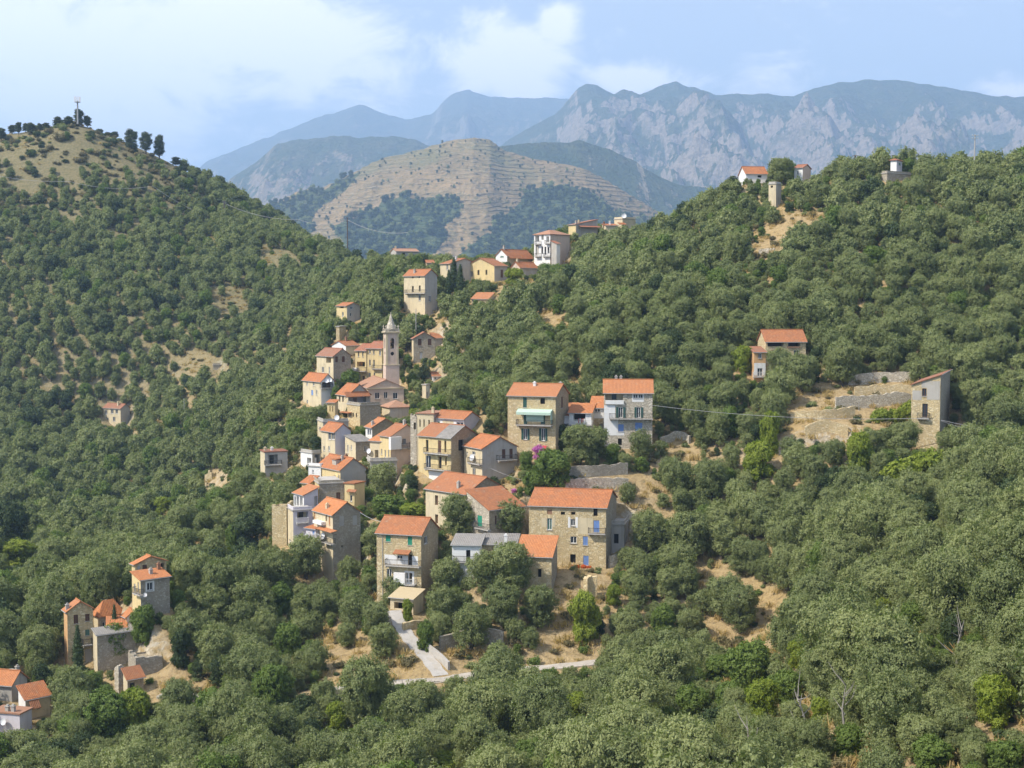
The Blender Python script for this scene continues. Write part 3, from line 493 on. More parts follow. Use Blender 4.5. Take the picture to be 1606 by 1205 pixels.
H('village_house', 'K', (925, 228), 898, 1045, 262, 388, 30, 'flat', 'stone_grey', 'low concrete outbuilding around the red-capped turret', 'low concrete outbuilding', cat='hut')
# --- far left slope
H('village_house', 'Z', (189, 641), 162, 204, 668, 500, 58, 'gL', ('plaster_cream', 'plaster_grey'), 'lone cream house with red roof in the olive forest across the valley', 'lone house across the valley',
  [('w', 'L', 164.5, 643, 168.5, 650), ('w', 'L', 174, 642.5, 178, 649), ('w', 'L', 181, 642.5, 185, 649), ('w', 'L', 166, 655, 170, 661), ('w', 'L', 177, 654, 181, 661), ('chi', 0.3, 0.3, 1.2)], rise=1.4, tiles='tiles_old')
H('ruined_wall', 'Z', (332, 748), 321, m_(4), 766, 420, 60, 'flat', 'stone_warm', 'small pale arched ruin among trees across the gully', 'small arched ruin', [('d', 'L', 324, 752, 327, 764)], cat='ruin', crumble=1.2)
H('shed', 'Z', (334, 573), m_(3), 346, 584, 505, 10, 'flat', 'stone_grey', 'tiny stone hut with flat roof on the terraced clearing', 'tiny flat-roofed stone hut', cat='hut')
HOUSES[:] = [h for h in HOUSES if h]

# ------------------------------------------------------------------ plan geometry of each building
for h in HOUSES:
    h['rise'] = h.get('rise')
    if h['roof'] == 'sR' and math.degrees(h['a']) > 50 and (h['rise'] or 1) > 0: h['roof'] = 'sL'
    a = h['a']
    C = at(h['c'][0], h['c'][1], h['d'])
    uR = Vector((math.cos(a), math.sin(a), 0)); uL = Vector((-math.sin(a), math.cos(a), 0))
    def reach(u, v):
        if isinstance(v, tuple): return v[1]
        k = (v - CX) / F_PX
        w = (k * (C.y * CP - C.z * SP) - C.x) / (u.x - k * u.y * CP)
        return min(max(w, 1.0), 26.0)
    h['C'], h['uR'], h['uL'] = C, uR, uL
    h['wR'], h['wL'] = reach(uR, h['R']), reach(uL, h['L'])
    h['zb'] = at(h['c'][0], h['base'], h['d']).z
    xs = [project(*(C + uR * i * h['wR'] + uL * j * h['wL']))[0] for i in (0, 1) for j in (0, 1)]
    h['rect'] = (min(xs), h['c'][1] - 14, max(xs), h['base'])

# ------------------------------------------------------------------ the near terrain
GROUND_PTS = [
 # crest of the bare hill and its flank (px, py, distance)
 (-150,225,700),(0,216,690),(60,206,690),(120,197,690),(165,215,690),(215,245,685),(270,280,675),(330,318,665),(400,352,655),(470,385,640),(540,402,600),(600,415,540),(640,420,500),
 (-150,330,640),(0,310,640),(100,300,645),(200,320,635),(300,365,620),(-150,420,590),(0,400,590),(150,420,580),(300,430,575),(420,430,575),(500,440,560),
 (-150,520,550),(0,500,550),(150,520,535),(300,520,530),(420,500,535),(0,600,515),(170,668,500),(330,600,490),(420,590,480),(-150,620,510),(0,700,460),(150,740,450),(300,720,440),(400,690,420),
 (-150,800,390),(0,800,390),(150,830,360),(280,800,370),(0,880,310),(100,900,285),(200,890,270),(330,860,320),(-150,880,300),(0,960,250),(-150,960,250),
 (0,1060,215),(-150,1100,205),(0,1150,196),(60,1205,185),(-150,1250,180),(330,940,240),(330,1010,222),(300,1090,205),(430,960,232),(450,1050,210),(400,1205,172),(200,1205,180),
 (560,1076,198),(700,1064,202),(890,1045,207),(1150,1028,208),(1230,1000,205),(600,1000,215),(690,1050,205),(640,985,218),(780,1010,212),(870,960,222),(950,950,222),
 (600,1205,168),(800,1205,152),(1000,1205,135),(1100,1205,122),(1300,1205,108),(1606,1205,96),(1750,1205,92),(700,1130,186),(900,1130,180),(1100,1120,160),
 (1400,1100,122),(1606,1000,126),(1300,1000,172),(1400,950,176),(1606,880,155),(1750,900,140),(1300,880,200),(1500,800,195),(1606,750,205),(1750,740,205),(1150,900,228),(1200,830,238),(1050,880,236),
 (1000,790,248),(1060,720,264),(930,760,250),(880,775,246),(1150,720,258),(1250,690,256),(1350,690,252),(1330,640,268),(1400,610,276),(1330,610,278),(1500,620,272),(1606,600,278),(1750,600,275),
 (850,590,300),(1000,580,300),(1120,600,288),(1200,520,305),(1350,520,305),(1500,500,305),(1606,480,312),(1750,480,310),(720,600,320),(740,520,360),(800,490,370),(900,500,345),(1050,480,335),(1200,430,335),(1400,400,340),(1606,380,350),(1750,380,345),
 (900,440,395),(1000,400,405),(1100,350,405),(1200,330,390),(1300,310,390),(1450,300,385),(1606,290,388),(1750,285,385),(1230,310,390),
 (850,428,432),(950,395,442),(1040,368,430),(1120,325,415),(1200,290,408),(1300,285,405),(1450,286,400),(1606,276,402),(1750,270,400),(700,445,425),(760,450,430),
 (430,850,270),(480,790,285),(450,740,300),(520,640,330),(560,560,372),(600,500,395),(680,560,372),(690,660,310),(640,690,295),(590,800,262),(640,860,246),(700,860,240),(720,960,222),
]
BACK_PTS = [(-260,780,40),(-120,790,25),(0,760,-15),(100,640,-30),(160,620,-20),(260,620,-5),(-200,900,-40),(0,900,-70),(200,800,-60),(-330,700,60),(60,560,-28),(-60,640,-20),(-20,560,-12)]
ctrl = [tuple(at(*p)) for p in GROUND_PTS] + [(float(a), float(b), float(c)) for a, b, c in BACK_PTS]
ctrl += [(0, 40, -44), (-60, 60, -58), (60, 50, -30), (-140, 120, -62), (100, 90, -28), (0, 90, -50)]
for h in HOUSES:
    if h['d'] < 480:
        q = h['C'] - (h['uR'] + h['uL']) * 0.8
        ctrl.append((q.x, q.y, h['zb'] - 0.4))
ctrl = np.array(ctrl)
def tps_fit(pts, lam):
    n = len(pts); S = 100.0
    P = pts[:, :2] / S
    r2 = ((P[:, None] - P[None]) ** 2).sum(-1)
    K = np.where(r2 > 0, 0.5 * r2 * np.log(r2 + 1e-12), 0)
    A = np.zeros((n + 3, n + 3)); A[:n, :n] = K + lam * np.eye(n)
    A[:n, n] = 1; A[:n, n + 1:] = P; A[n, :n] = 1; A[n + 1:, :n] = P.T
    w = np.linalg.solve(A, np.concatenate([pts[:, 2], np.zeros(3)]))
    def f(x, y):
        x = np.asarray(x, float) / S; y = np.asarray(y, float) / S
        o = np.empty(x.size); xf, yf = x.ravel(), y.ravel()
        for i in range(0, xf.size, 40000):
            dx = xf[i:i + 40000, None] - P[None, :, 0]; dy = yf[i:i + 40000, None] - P[None, :, 1]
            q = dx * dx + dy * dy
            o[i:i + 40000] = (0.5 * q * np.log(q + 1e-12)) @ w[:n] + w[n] + w[n + 1] * xf[i:i + 40000] + w[n + 2] * yf[i:i + 40000]
        return o.reshape(x.shape)
    return f
tps = tps_fit(ctrl, 0.0015)
GX0, GX1, GY0, GY1, GS = -420.0, 420.0, 30.0, 960.0, 2.0
gx = np.arange(GX0, GX1 + GS, GS); gy = np.arange(GY0, GY1 + GS, GS)
XX, YY = np.meshgrid(gx, gy)
BASE = tps(XX, YY)
def soft_terrace(z, x, y):
    """dry-stone olive terraces: soft treads and steep risers that wander along the slope"""
    step = 2.3
    w = z + 2.2 * fbm(x / 40.0, y / 40.0, 5, 3)
    t = w / step; fl = np.floor(t); fr = t - fl
    s = np.clip((fr - 0.55) / 0.45, 0, 1); s = s * s * (3 - 2 * s)
    return z + ((fl + 0.18 * fr + 0.82 * s) * step - w) * 0.62
DETAIL = BASE + 1.6 * fbm(XX / 22.0, YY / 22.0, 3, 4) * np.clip((YY - 150) / 200, 0.4, 1.2)
DETAIL = soft_terrace(DETAIL, XX, YY)
# the ground drops away before each visible wall, down to where the wall meets the green
_px = CX + F_PX * XX / np.maximum(YY, 1)
for h in HOUSES:
    yc = h['C'].y; x0, _, x1, _ = h['rect']
    far_ = max(h['wL'] * max(0, h['uL'].y), h['wR'] * max(0, h['uR'].y))
    sel = (_px > x0 - 6) & (_px < x1 + 6) & (YY > yc - 45) & (YY < yc + 1.0)
    DETAIL[sel] = np.minimum(DETAIL[sel], (h['zb'] - 0.8) * YY[sel] / yc)
    sel = (_px > x0 + 2) & (_px < x1 - 2) & (YY >= yc + 1.0) & (YY < yc + far_)
    DETAIL[sel] = np.minimum(DETAIL[sel], h['zb'] - 0.6 + 0.15 * (YY[sel] - yc))
SKYLINE = np.array([(600, 372), (640, 387), (690, 400), (740, 398), (780, 395), (835, 385), (850, 366), (900, 350), (960, 348), (1000, 352), (1040, 342)], float)
sel = (_px > 560) & (_px < 1060) & (YY > 436)      # behind the saddle the ground falls away out of sight
_s = np.interp(_px[sel], SKYLINE[:, 0], SKYLINE[:, 1]) + 26 + 0.25 * np.clip(YY[sel] - 436, 0, 200)
DETAIL[sel] = np.minimum(DETAIL[sel], (HORIZON - _s) / F_PX * YY[sel])
_p = np.pad(DETAIL, 1, mode='edge')
DETAIL = (4 * DETAIL + _p[:-2, 1:-1] + _p[2:, 1:-1] + _p[1:-1, :-2] + _p[1:-1, 2:]) / 8
def look(G, x, y):
    fx = np.clip((np.asarray(x, float) - GX0) / GS, 0, len(gx) - 1.001); fy = np.clip((np.asarray(y, float) - GY0) / GS, 0, len(gy) - 1.001)
    i, j = fx.astype(int), fy.astype(int); u, v = fx - i, fy - j
    return (G[j, i] * (1 - u) + G[j, i + 1] * u) * (1 - v) + (G[j + 1, i] * (1 - u) + G[j + 1, i + 1] * u) * v
def ground_z(x, y): return look(DETAIL, x, y)
_steps = np.arange(70, 900, 0.75)
def hit(px, py, near=70.0):
    """first place where the sight line through this spot of the photo meets the ground"""
    r = ray(px, py)
    t = _steps / r.y
    ok = (r.z * t <= ground_z(r.x * t, _steps)) & (_steps >= near)
    k = int(np.argmax(ok)) if ok.any() else len(_steps) - 1
    y = float(_steps[k])
    return Vector((r.x / r.y * y, y, float(ground_z(np.array([r.x / r.y * y]), np.array([y]))[0])))

# level beds for the roads, cut into the slope
def flatten(path, half, soft):
    global DETAIL
    P = np.array([[p.x, p.y, p.z] for p in path])
    lo, hi = P.min(0) - 15, P.max(0) + 15
    sel = (XX > lo[0]) & (XX < hi[0]) & (YY > lo[1]) & (YY < hi[1])
    x, y = XX[sel], YY[sel]
    best = np.full(x.shape, 1e9); zz = np.zeros(x.shape)
    for a, b in zip(P[:-1], P[1:]):
        d = b - a; L2 = max(1e-6, d[0] ** 2 + d[1] ** 2)
        t = np.clip(((x - a[0]) * d[0] + (y - a[1]) * d[1]) / L2, 0, 1)
        q = np.hypot(x - a[0] - t * d[0], y - a[1] - t * d[1])
        z = a[2] + t * d[2]
        up = q < best
        best = np.where(up, q, best); zz = np.where(up, z, zz)
    w = np.clip((best - half) / soft, 0, 1); w = w * w * (3 - 2 * w)
    DETAIL[sel] = DETAIL[sel] * w + (zz - 0.12) * (1 - w)
def smooth_path(pts, n=10):
    o = []
    for i in range(len(pts) - 1):
        p0, p1, p2, p3 = pts[max(0, i - 1)], pts[i], pts[i + 1], pts[min(len(pts) - 1, i + 2)]
        for k in range(n):
            t = k / n
            o.append(0.5 * ((2 * p1) + (p2 - p0) * t + (2 * p0 - 5 * p1 + 4 * p2 - p3) * t * t + (3 * p1 - p0 - 3 * p2 + p3) * t ** 3))
    return o + [pts[-1]]
LANE = smooth_path([at(500, 1086, 196.5), at(560, 1078, 198), at(630, 1071, 200), at(700, 1064, 202), at(780, 1054, 204.5), at(890, 1044, 207), at(960, 1036, 208), at(1050, 1031, 207.5), at(1150, 1029, 206), at(1230, 1026, 204)])
RAMP = smooth_path([at(692, 1060, 203), at(668, 1030, 208), at(645, 1005, 213), at(628, 980, 218), at(618, 958, 222)])
LOWROAD = smooth_path([at(255, 1088, 205), at(285, 1092, 204), at(320, 1096, 203)])
flatten(LANE, 2.4, 3.0); flatten(RAMP, 2.0, 2.5); flatten(LOWROAD, 2.0, 2.5)
_pts = [at(1040, 742, 259), at(1100, 735, 259), at(1180, 728, 258), at(1260, 722, 257), at(1330, 718, 256)]
TERRACE_PATH = smooth_path(_pts); flatten(TERRACE_PATH, 1.2, 2.0)

# ------------------------------------------------------------------ mesh builder
class MB:
    def __init__(s): s.v, s.f, s.m, s.uv = [], [], [], []
    def poly(s, pts, mi=0, uv=None):
        i = len(s.v); s.v += [tuple(p) for p in pts]; s.f.append(tuple(range(i, i + len(pts)))); s.m.append(mi)
        s.uv.append(uv if uv else [(0, 0)] * len(pts))
    def hexa(s, b, t, mi=0, uv=None):
        """b, t: four bottom and four top corners, anticlockwise from above"""
        s.poly(t, mi, uv); s.poly(b[::-1], mi, uv[::-1] if uv else None)
        for k in range(4):
            j = (k + 1) % 4
            s.poly([b[k], b[j], t[j], t[k]], mi, [uv[k], uv[j], uv[j], uv[k]] if uv else None)
    def box(s, o, u, v, w, mi=0):
        """from corner o along three edge vectors"""
        o, u, v, w = (Vector(q) for q in (o, u, v, w))
        if u.cross(v).dot(w) < 0: u, v = v, u
        b = [o, o + u, o + u + v, o + v]
        s.hexa(b, [p + w for p in b], mi)
    def tube(s, path, radii, n=7, mi=0, cap=True):
        rings = []
        for i, p in enumerate(path):
            d = (path[min(i + 1, len(path) - 1)] - path[max(i - 1, 0)]).normalized()
            x = d.orthogonal().normalized(); y = d.cross(x)
            r = radii[i] if isinstance(radii, (list, tuple)) else radii
            base = len(s.v)
            s.v += [tuple(p + (x * math.cos(2 * math.pi * k / n) + y * math.sin(2 * math.pi * k / n)) * r) for k in range(n)]
            rings.append(base)
        for a, b in zip(rings[:-1], rings[1:]):
            for k in range(n):
                s.f.append((a + k, a + (k + 1) % n, b + (k + 1) % n, b + k)); s.m.append(mi); s.uv.append([(0, 0)] * 4)
        if cap:
            for a, rev in ((rings[0], True), (rings[-1], False)):
                f = tuple(range(a, a + n)); s.f.append(f[::-1] if rev else f); s.m.append(mi); s.uv.append([(0, 0)] * n)
    def lathe(s, c, prof, n=16, mi=0, axis=None):
        """prof: list of (radius, height)"""
        ax = Vector(axis).normalized() if axis else Vector((0, 0, 1))
        x = ax.orthogonal().normalized(); y = ax.cross(x); rings = []
        for r, z in prof:
            base = len(s.v)
            s.v += [tuple(c + ax * z + (x * math.cos(2 * math.pi * (k + 0.5) / n) + y * math.sin(2 * math.pi * (k + 0.5) / n)) * r) for k in range(n)]
            rings.append(base)
        for a, b in zip(rings[:-1], rings[1:]):
            for k in range(n):
                s.f.append((a + k, a + (k + 1) % n, b + (k + 1) % n, b + k)); s.m.append(mi); s.uv.append([(0, 0)] * 4)
        for a, rev in ((rings[0], True), (rings[-1], False)):
            f = tuple(range(a, a + n)); s.f.append(f[::-1] if rev else f); s.m.append(mi); s.uv.append([(0, 0)] * n)
    def build(s, name, mats, parent=None, origin=None, smooth=False):
        o0 = Vector(origin) if origin is not None else Vector((0, 0, 0))
        me = bpy.data.meshes.new(name)
        me.from_pydata([tuple(Vector(p) - o0) for p in s.v], [], s.f)
        if isinstance(mats, str): mats = [mats]
        for q in mats: me.materials.append(MATS[q])
        me.polygons.foreach_set('material_index', s.m)
        if any(any(c != (0, 0) for c in u) for u in s.uv):
            l = me.uv_layers.new(name='UVMap'); l.data.foreach_set('uv', [c for u in s.uv for q in u for c in q])
        if smooth: me.polygons.foreach_set('use_smooth', [True] * len(s.f))
        me.update()
        ob = bpy.data.objects.new(name, me); COL.objects.link(ob)
        if parent is not None: ob.parent = parent
        if parent is None: ob.location = o0
        return ob
def tag(o, label=None, cat=None, group=None, kind=None):
    for k, v in (('label', label), ('category', cat), ('group', group), ('kind', kind)):
        if v: o[k] = v
    return o
def empty(name, loc):
    o = bpy.data.objects.new(name, None); COL.objects.link(o); o.location = loc; o.empty_display_size = 0.5
    return o
def grid_mesh(name, V, nr, nc, mats, attrs=None, smooth=True):
    me = bpy.data.meshes.new(name)
    i = np.arange(nr - 1)[:, None] * nc + np.arange(nc - 1)[None]
    F = np.stack([i, i + 1, i + nc + 1, i + nc], -1).reshape(-1, 4)
    me.vertices.add(len(V)); me.vertices.foreach_set('co', V.astype(np.float32).ravel())
    me.loops.add(F.size); me.loops.foreach_set('vertex_index', F.ravel().astype(np.int32))
    me.polygons.add(len(F)); me.polygons.foreach_set('loop_start', np.arange(0, F.size, 4, dtype=np.int32))
    me.update(calc_edges=True); me.validate()
    if smooth: me.polygons.foreach_set('use_smooth', np.ones(len(F), bool))
    for k, a in (attrs or {}).items():
        at_ = me.attributes.new(k, 'FLOAT', 'POINT'); at_.data.foreach_set('value', a.astype(np.float32).ravel())
    for q in mats: me.materials.append(MATS[q])
    ob = bpy.data.objects.new(name, me); COL.objects.link(ob)
    return ob

# ------------------------------------------------------------------ ground materials
m = Nt('hillside_soil', 0.95, 0.1)
p = m.pos()
slope = m.n('ShaderNodeSeparateXYZ', {0: m.n('ShaderNodeNewGeometry').outputs['True Normal']}).outputs[2]
n1, n2, n3 = m.noise(p, 0.09, 5.0, 0.6), m.noise(p, 0.9, 5.0, 0.7), m.noise(p, 4.5, 5.0, 0.75)
col = m.mix(m.rng(n1, 0.35, 0.65), (0.37, 0.265, 0.125), (0.40, 0.30, 0.165))
col = m.mix(m.rng(n2, 0.45, 0.62), col, (0.27, 0.19, 0.095))
col = m.mix(m.rng(n2, 0.58, 0.70, 0, 0.6), col, (0.115, 0.125, 0.05))
col = m.mix(m.rng(n3, 0.50, 0.66, 0, 0.65), col, (0.46, 0.37, 0.205))
rock = m.math('MULTIPLY', m.rng(slope, 0.80, 0.55), m.rng(m.noise(p, 0.7, 4.0, 0.6), 0.38, 0.55))
vor = m.n('ShaderNodeTexVoronoi', {'Vector': p, 'Scale': 1.7})
stones = m.mix(m.n('ShaderNodeSeparateColor', {'Color': vor.outputs['Color']}).outputs[0], (0.33, 0.28, 0.20), (0.52, 0.46, 0.35))
col = m.mix(rock, col, stones)
far = m.rng(m.n('ShaderNodeSeparateXYZ', {0: p}).outputs[1], 420.0, 560.0)
col = m.mix(m.math('MULTIPLY', far, 0.8), col, m.mix(m.rng(n2, 0.4, 0.62), (0.19, 0.17, 0.095), (0.11, 0.115, 0.055)))
m.color(col)
m.bump(m.math('ADD', n3, m.math('MULTIPLY', vor.outputs['Distance'], 0.8)), 0.8, 0.22)

cols = np.arange(-420, 2030, 4.0)
rows = [62.0]
while rows[-1] < 905: rows.append(rows[-1] * 1.0040 + 0.10)
rows = np.array(rows)
TX = (cols[None] - CX) / F_PX * rows[:, None]
TY = np.repeat(rows[:, None], len(cols), 1)
TZ = ground_z(TX, TY) + 0.55 * fbm(TX / 5.0, TY / 5.0, 9, 4) * np.clip(TY / 260.0, 0.3, 1.4)
terrain = grid_mesh('terrain', np.stack([TX, TY, TZ], -1).reshape(-1, 3), len(rows), len(cols), ['hillside_soil'])
tag(terrain, kind='structure')

# ------------------------------------------------------------------ far ground and mountains
FAR = 1.9      # the mountains stand this much farther off than their relief was drawn for
def mountain_mat(name, green, green2, rock, rock2, lo, hi, dots=0.0):
    m = Nt(name, 0.95, 0.05)
    p = m.mapped(m.pos(), (1 / FAR,) * 3)
    nz = m.n('ShaderNodeSeparateXYZ', {0: m.n('ShaderNodeNewGeometry').outputs['True Normal']}).outputs[2]
    a = m.noise(p, 0.0035, 8.0, 0.62); b = m.noise(p, 0.022, 6.0, 0.65); c = m.noise(p, 0.09, 4.0, 0.7)
    g = m.mix(m.rng(b, 0.38, 0.62), green, green2)
    g = m.mix(m.rng(c, 0.45, 0.62, 0, 0.6), g, tuple(0.45 * x for x in green))
    r = m.mix(m.rng(c, 0.4, 0.62), rock, rock2)
    steep = m.math('ADD', m.math('MULTIPLY', m.rng(nz, 0.95, 0.55), 0.65), m.math('ADD', m.math('MULTIPLY', a, 0.9), m.math('MULTIPLY', b, 0.55)))
    m.color(m.mix(m.rng(steep, lo, hi), g, r))
    m.bump(m.math('ADD', c, m.math('MULTIPLY', b, 2.5)), 1.0, 13.0 * FAR)
mountain_mat('range_far', (0.075, 0.095, 0.05), (0.13, 0.125, 0.075), (0.26, 0.23, 0.18), (0.19, 0.17, 0.13), 1.04, 1.3)
mountain_mat('range_right', (0.06, 0.085, 0.035), (0.10, 0.105, 0.055), (0.36, 0.295, 0.23), (0.22, 0.19, 0.145), 1.19, 1.35)
mountain_mat('spur_left', (0.06, 0.085, 0.035), (0.11, 0.11, 0.055), (0.33, 0.265, 0.19), (0.21, 0.175, 0.125), 1.08, 1.28)
mountain_mat('ridge_wooded', (0.05, 0.075, 0.03), (0.085, 0.095, 0.045), (0.40, 0.33, 0.22), (0.28, 0.22, 0.14), 1.04, 1.2)
m = Nt('hill_terraced', 0.95, 0.05)
p = m.mapped(m.pos(), (1 / FAR,) * 3)
zz_ = m.n('ShaderNodeSeparateXYZ', {0: p}).outputs[2]
wob = m.noise(p, 0.012, 4.0, 0.6)
zz_ = m.math('ADD', zz_, m.math('MULTIPLY', wob, 26.0))
band = m.math('FRACT', m.math('MULTIPLY', zz_, 1 / 5.5))
b, c = m.noise(p, 0.03, 6.0, 0.65), m.noise(p, 0.16, 4.0, 0.7)
tan = m.mix(m.rng(b, 0.36, 0.64), (0.32, 0.225, 0.115), (0.20, 0.155, 0.08))
tan = m.mix(m.math('MULTIPLY', m.math('MULTIPLY', m.rng(band, 0.62, 0.72), m.rng(c, 0.42, 0.62)), m.rng(m.noise(p, 0.015, 4.0), 0.4, 0.58)), tan, (0.44, 0.34, 0.20))
tan = m.mix(m.rng(c, 0.52, 0.64, 0, 0.75), tan, (0.10, 0.10, 0.05))
tan = m.mix(m.rng(m.noise(p, 0.006, 4.0), 0.48, 0.6, 0, 0.5), tan, (0.13, 0.15, 0.07))
gr = m.mix(m.rng(c, 0.4, 0.62), (0.045, 0.07, 0.028), (0.085, 0.10, 0.045))
veg = m.n('ShaderNodeAttribute', attribute_name='veg').outputs['Fac']
vm = m.rng(m.math('ADD', veg, m.math('MULTIPLY', m.math('SUBTRACT', c, 0.5), 0.9)), 0.38, 0.58)
m.color(m.mix(vm, tan, gr))
m.bump(m.math('ADD', m.math('MULTIPLY', m.rng(band, 0.5, 0.8), 0.6), c), 1.0, 4.0 * FAR)

def interp_profile(prof, px):
    q = np.array(prof, float)
    return np.interp(px, q[:, 0], q[:, 1])
def in_poly(poly, x, y):
    P = np.array(poly, float); x = np.asarray(x, float); y = np.asarray(y, float)
    c = np.zeros(x.shape, bool); j = len(P) - 1
    for i in range(len(P)):
        cond = ((P[i, 1] > y) != (P[j, 1] > y)) & (x < (P[j, 0] - P[i, 0]) * (y - P[i, 1]) / (P[j, 1] - P[i, 1] + 1e-12) + P[i, 0])
        c ^= cond; j = i
    return c
def mountain(name, prof, d, front, back, base, mat, seed, gully, rough, px0, px1, nx=420, ny=150, bow=0.0, power=1.0, edge=3.0):
    d, front, back, base, gully, rough, edge = (FAR * q for q in (d, front, back, base, gully, rough, edge))
    cols = np.linspace(px0, px1, nx)
    t = np.concatenate([np.linspace(1, 0, ny), -np.linspace(0.02, 1, 30)])        # 1 foot in front, 0 crest, -1 far foot
    x1 = (cols - CX) / F_PX * d
    X = np.repeat(x1[None], len(t), 0)
    crest = np.array([at(a, b, d).z for a, b in zip(cols, interp_profile(prof, cols))])
    crest = crest + edge * fbm(x1 / (d * 0.012), x1 * 0 + seed, seed, 5, 0.6)
    T = np.repeat(t[:, None], nx, 1)
    Y = d - np.where(T > 0, T * front, T * back) + bow * (X / d) ** 2
    k = np.where(T > 0, (1 - np.clip(T, 0, 1)) ** power, 1 - np.abs(T))
    Z = base + (crest[None] - base) * k
    s = front / 3.2
    wx = X + s * 0.5 * fbm(X / s, Y / s, seed + 50, 3)
    g1 = ridged(wx / s, Y / (s * 2.2), seed + 3, 5) - 0.62
    g2 = ridged(X / (s * 0.33), Y / (s * 0.6), seed + 9, 4) - 0.62
    env = np.clip(np.abs(T) * 3.2, 0, 1) * np.clip((1.05 - np.abs(T)) * 4, 0, 1)
    Z = Z + (g1 * gully + g2 * gully * 0.7) * env + rough * fbm(X / (s * 0.09), Y / (s * 0.09), seed + 4, 5, 0.6) * np.clip(env + 0.12, 0, 1)
    V = np.stack([X, Y, Z], -1)
    return V, len(t), nx
RANGES = [
 ('mountain_range', [(-600,330),(0,380),(200,330),(300,278),(330,252),(400,226),(450,204),(500,186),(540,171),(568,165),(600,177),(640,187),(680,178),(697,155),(715,146),(735,141),(770,152),(820,155),(890,153),(960,160),(1100,170),(1300,200),(2200,230)], 6200, 2600, 1500, -150, 'range_far', 11, 330, 34, -500, 2100, 520),
 ('mountain_range', [(-300,470),(500,430),(600,370),(700,300),(760,245),(820,207),(870,180),(893,152),(905,138),(918,132),(935,135),(960,146),(1000,150),(1030,138),(1058,128),(1080,138),(1100,144),(1130,149),(1180,147),(1240,152),(1270,140),(1310,130),(1350,125),(1400,127),(1450,133),(1500,142),(1560,150),(1606,151),(1700,150),(1900,175),(2300,200)], 4000, 1900, 1000, -150, 'range_right', 23, 340, 44, 250, 2300, 560),
 ('mountain_spur', [(-300,420),(200,380),(300,345),(350,292),(400,257),(440,226),(470,217),(520,214),(570,217),(620,214),(660,223),(700,238),(760,265),(820,300),(900,340),(1100,420)], 3300, 1100, 700, -140, 'spur_left', 37, 170, 22, -200, 1100, 420),
 ('wooded_ridge', [(500,420),(700,280),(760,236),(800,228),(860,223),(905,222),(950,233),(990,253),(1020,269),(1060,288),(1110,297),(1180,302),(1300,312),(1500,330),(2000,380)], 2300, 700, 500, -130, 'ridge_wooded', 41, 70, 9, 520, 2000, 420),
]
for nm, prof, d, fr, bk, bs, mt, sd, gl, rg, p0, p1, nx in RANGES:
    V, nr, nc = mountain(nm, prof, d, fr, bk, bs, mt, sd, gl, rg, p0, p1, nx, edge=d * 0.004)
    tag(grid_mesh(nm, V.reshape(-1, 3), nr, nc, [mt]), kind='structure')
HILL = [(-200,470),(300,400),(380,352),(430,320),(470,299),(510,292),(545,276),(570,262),(600,248),(650,237),(700,222),(745,214),(770,220),(790,235),(830,247),(880,256),(915,264),(950,282),(1000,312),(1040,338),(1100,372),(1300,440)]
V, nr, nc = mountain('terraced_hill', HILL, 1650, 640, 400, -110, 'hill_terraced', 53, 30, 5, 200, 1200, 520, 220, edge=2.0)
X, Y, Z = V[..., 0], V[..., 1], V[..., 2]
st = 5.5 * FAR; w = Z + 14 * FAR * fbm(X / 160 / FAR, Y / 160 / FAR, 8, 3); fr_ = w / st - np.floor(w / st)
Z2 = Z + (np.clip((fr_ - 0.5) / 0.5, 0, 1) - fr_) * st * 0.45 * np.clip(1.4 + 3.0 * fbm(X / 200 / FAR, Y / 200 / FAR, 19, 3), 0, 1.3)
V[..., 2] = Z2
ppx, ppy, _ = project(X, Y, Z2)
FORESTS = [[(596,318),(640,310),(722,308),(724,332),(706,350),(704,372),(682,402),(560,420),(520,360)], [(820,300),(870,292),(920,300),(960,330),(1120,380),(1120,420),(690,420),(760,372),(800,330)], [(765,214),(800,240),(850,250),(960,282),(1060,340),(1120,380),(1120,340),(960,260),(800,210)], [(380,352),(440,318),(500,296),(560,272),(575,268),(500,330),(470,400),(380,420)]]
veg = np.zeros(X.shape)
for k, poly in enumerate(FORESTS):
    f = in_poly(poly, ppx + 26 * fbm(ppx / 30, ppy / 30, k, 3), ppy + 20 * fbm(ppx / 30, ppy / 30, k + 7, 3))
    veg = np.maximum(veg, f * (0.62 if k == 3 else 0.85 if k != 1 else 0.72))
hill_V, hill_veg = V, veg
tag(grid_mesh('terraced_hill', V.reshape(-1, 3), nr, nc, ['hill_terraced'], {'veg': veg}), kind='structure')
# valley floor: one sheet under everything, out to the horizon
plain('valley_floor_green', (0.09, 0.10, 0.05), 0.95, 0.5, 0.01)
me = bpy.data.meshes.new('valley_floor')
S = 17500.0
me.from_pydata([(-S, -S, -330), (S, -S, -330), (S, S, -330), (-S, S, -330)], [], [(0, 1, 2, 3)])
me.materials.append(MATS['valley_floor_green'])
vf = bpy.data.objects.new('valley_floor', me); COL.objects.link(vf); tag(vf, kind='structure')

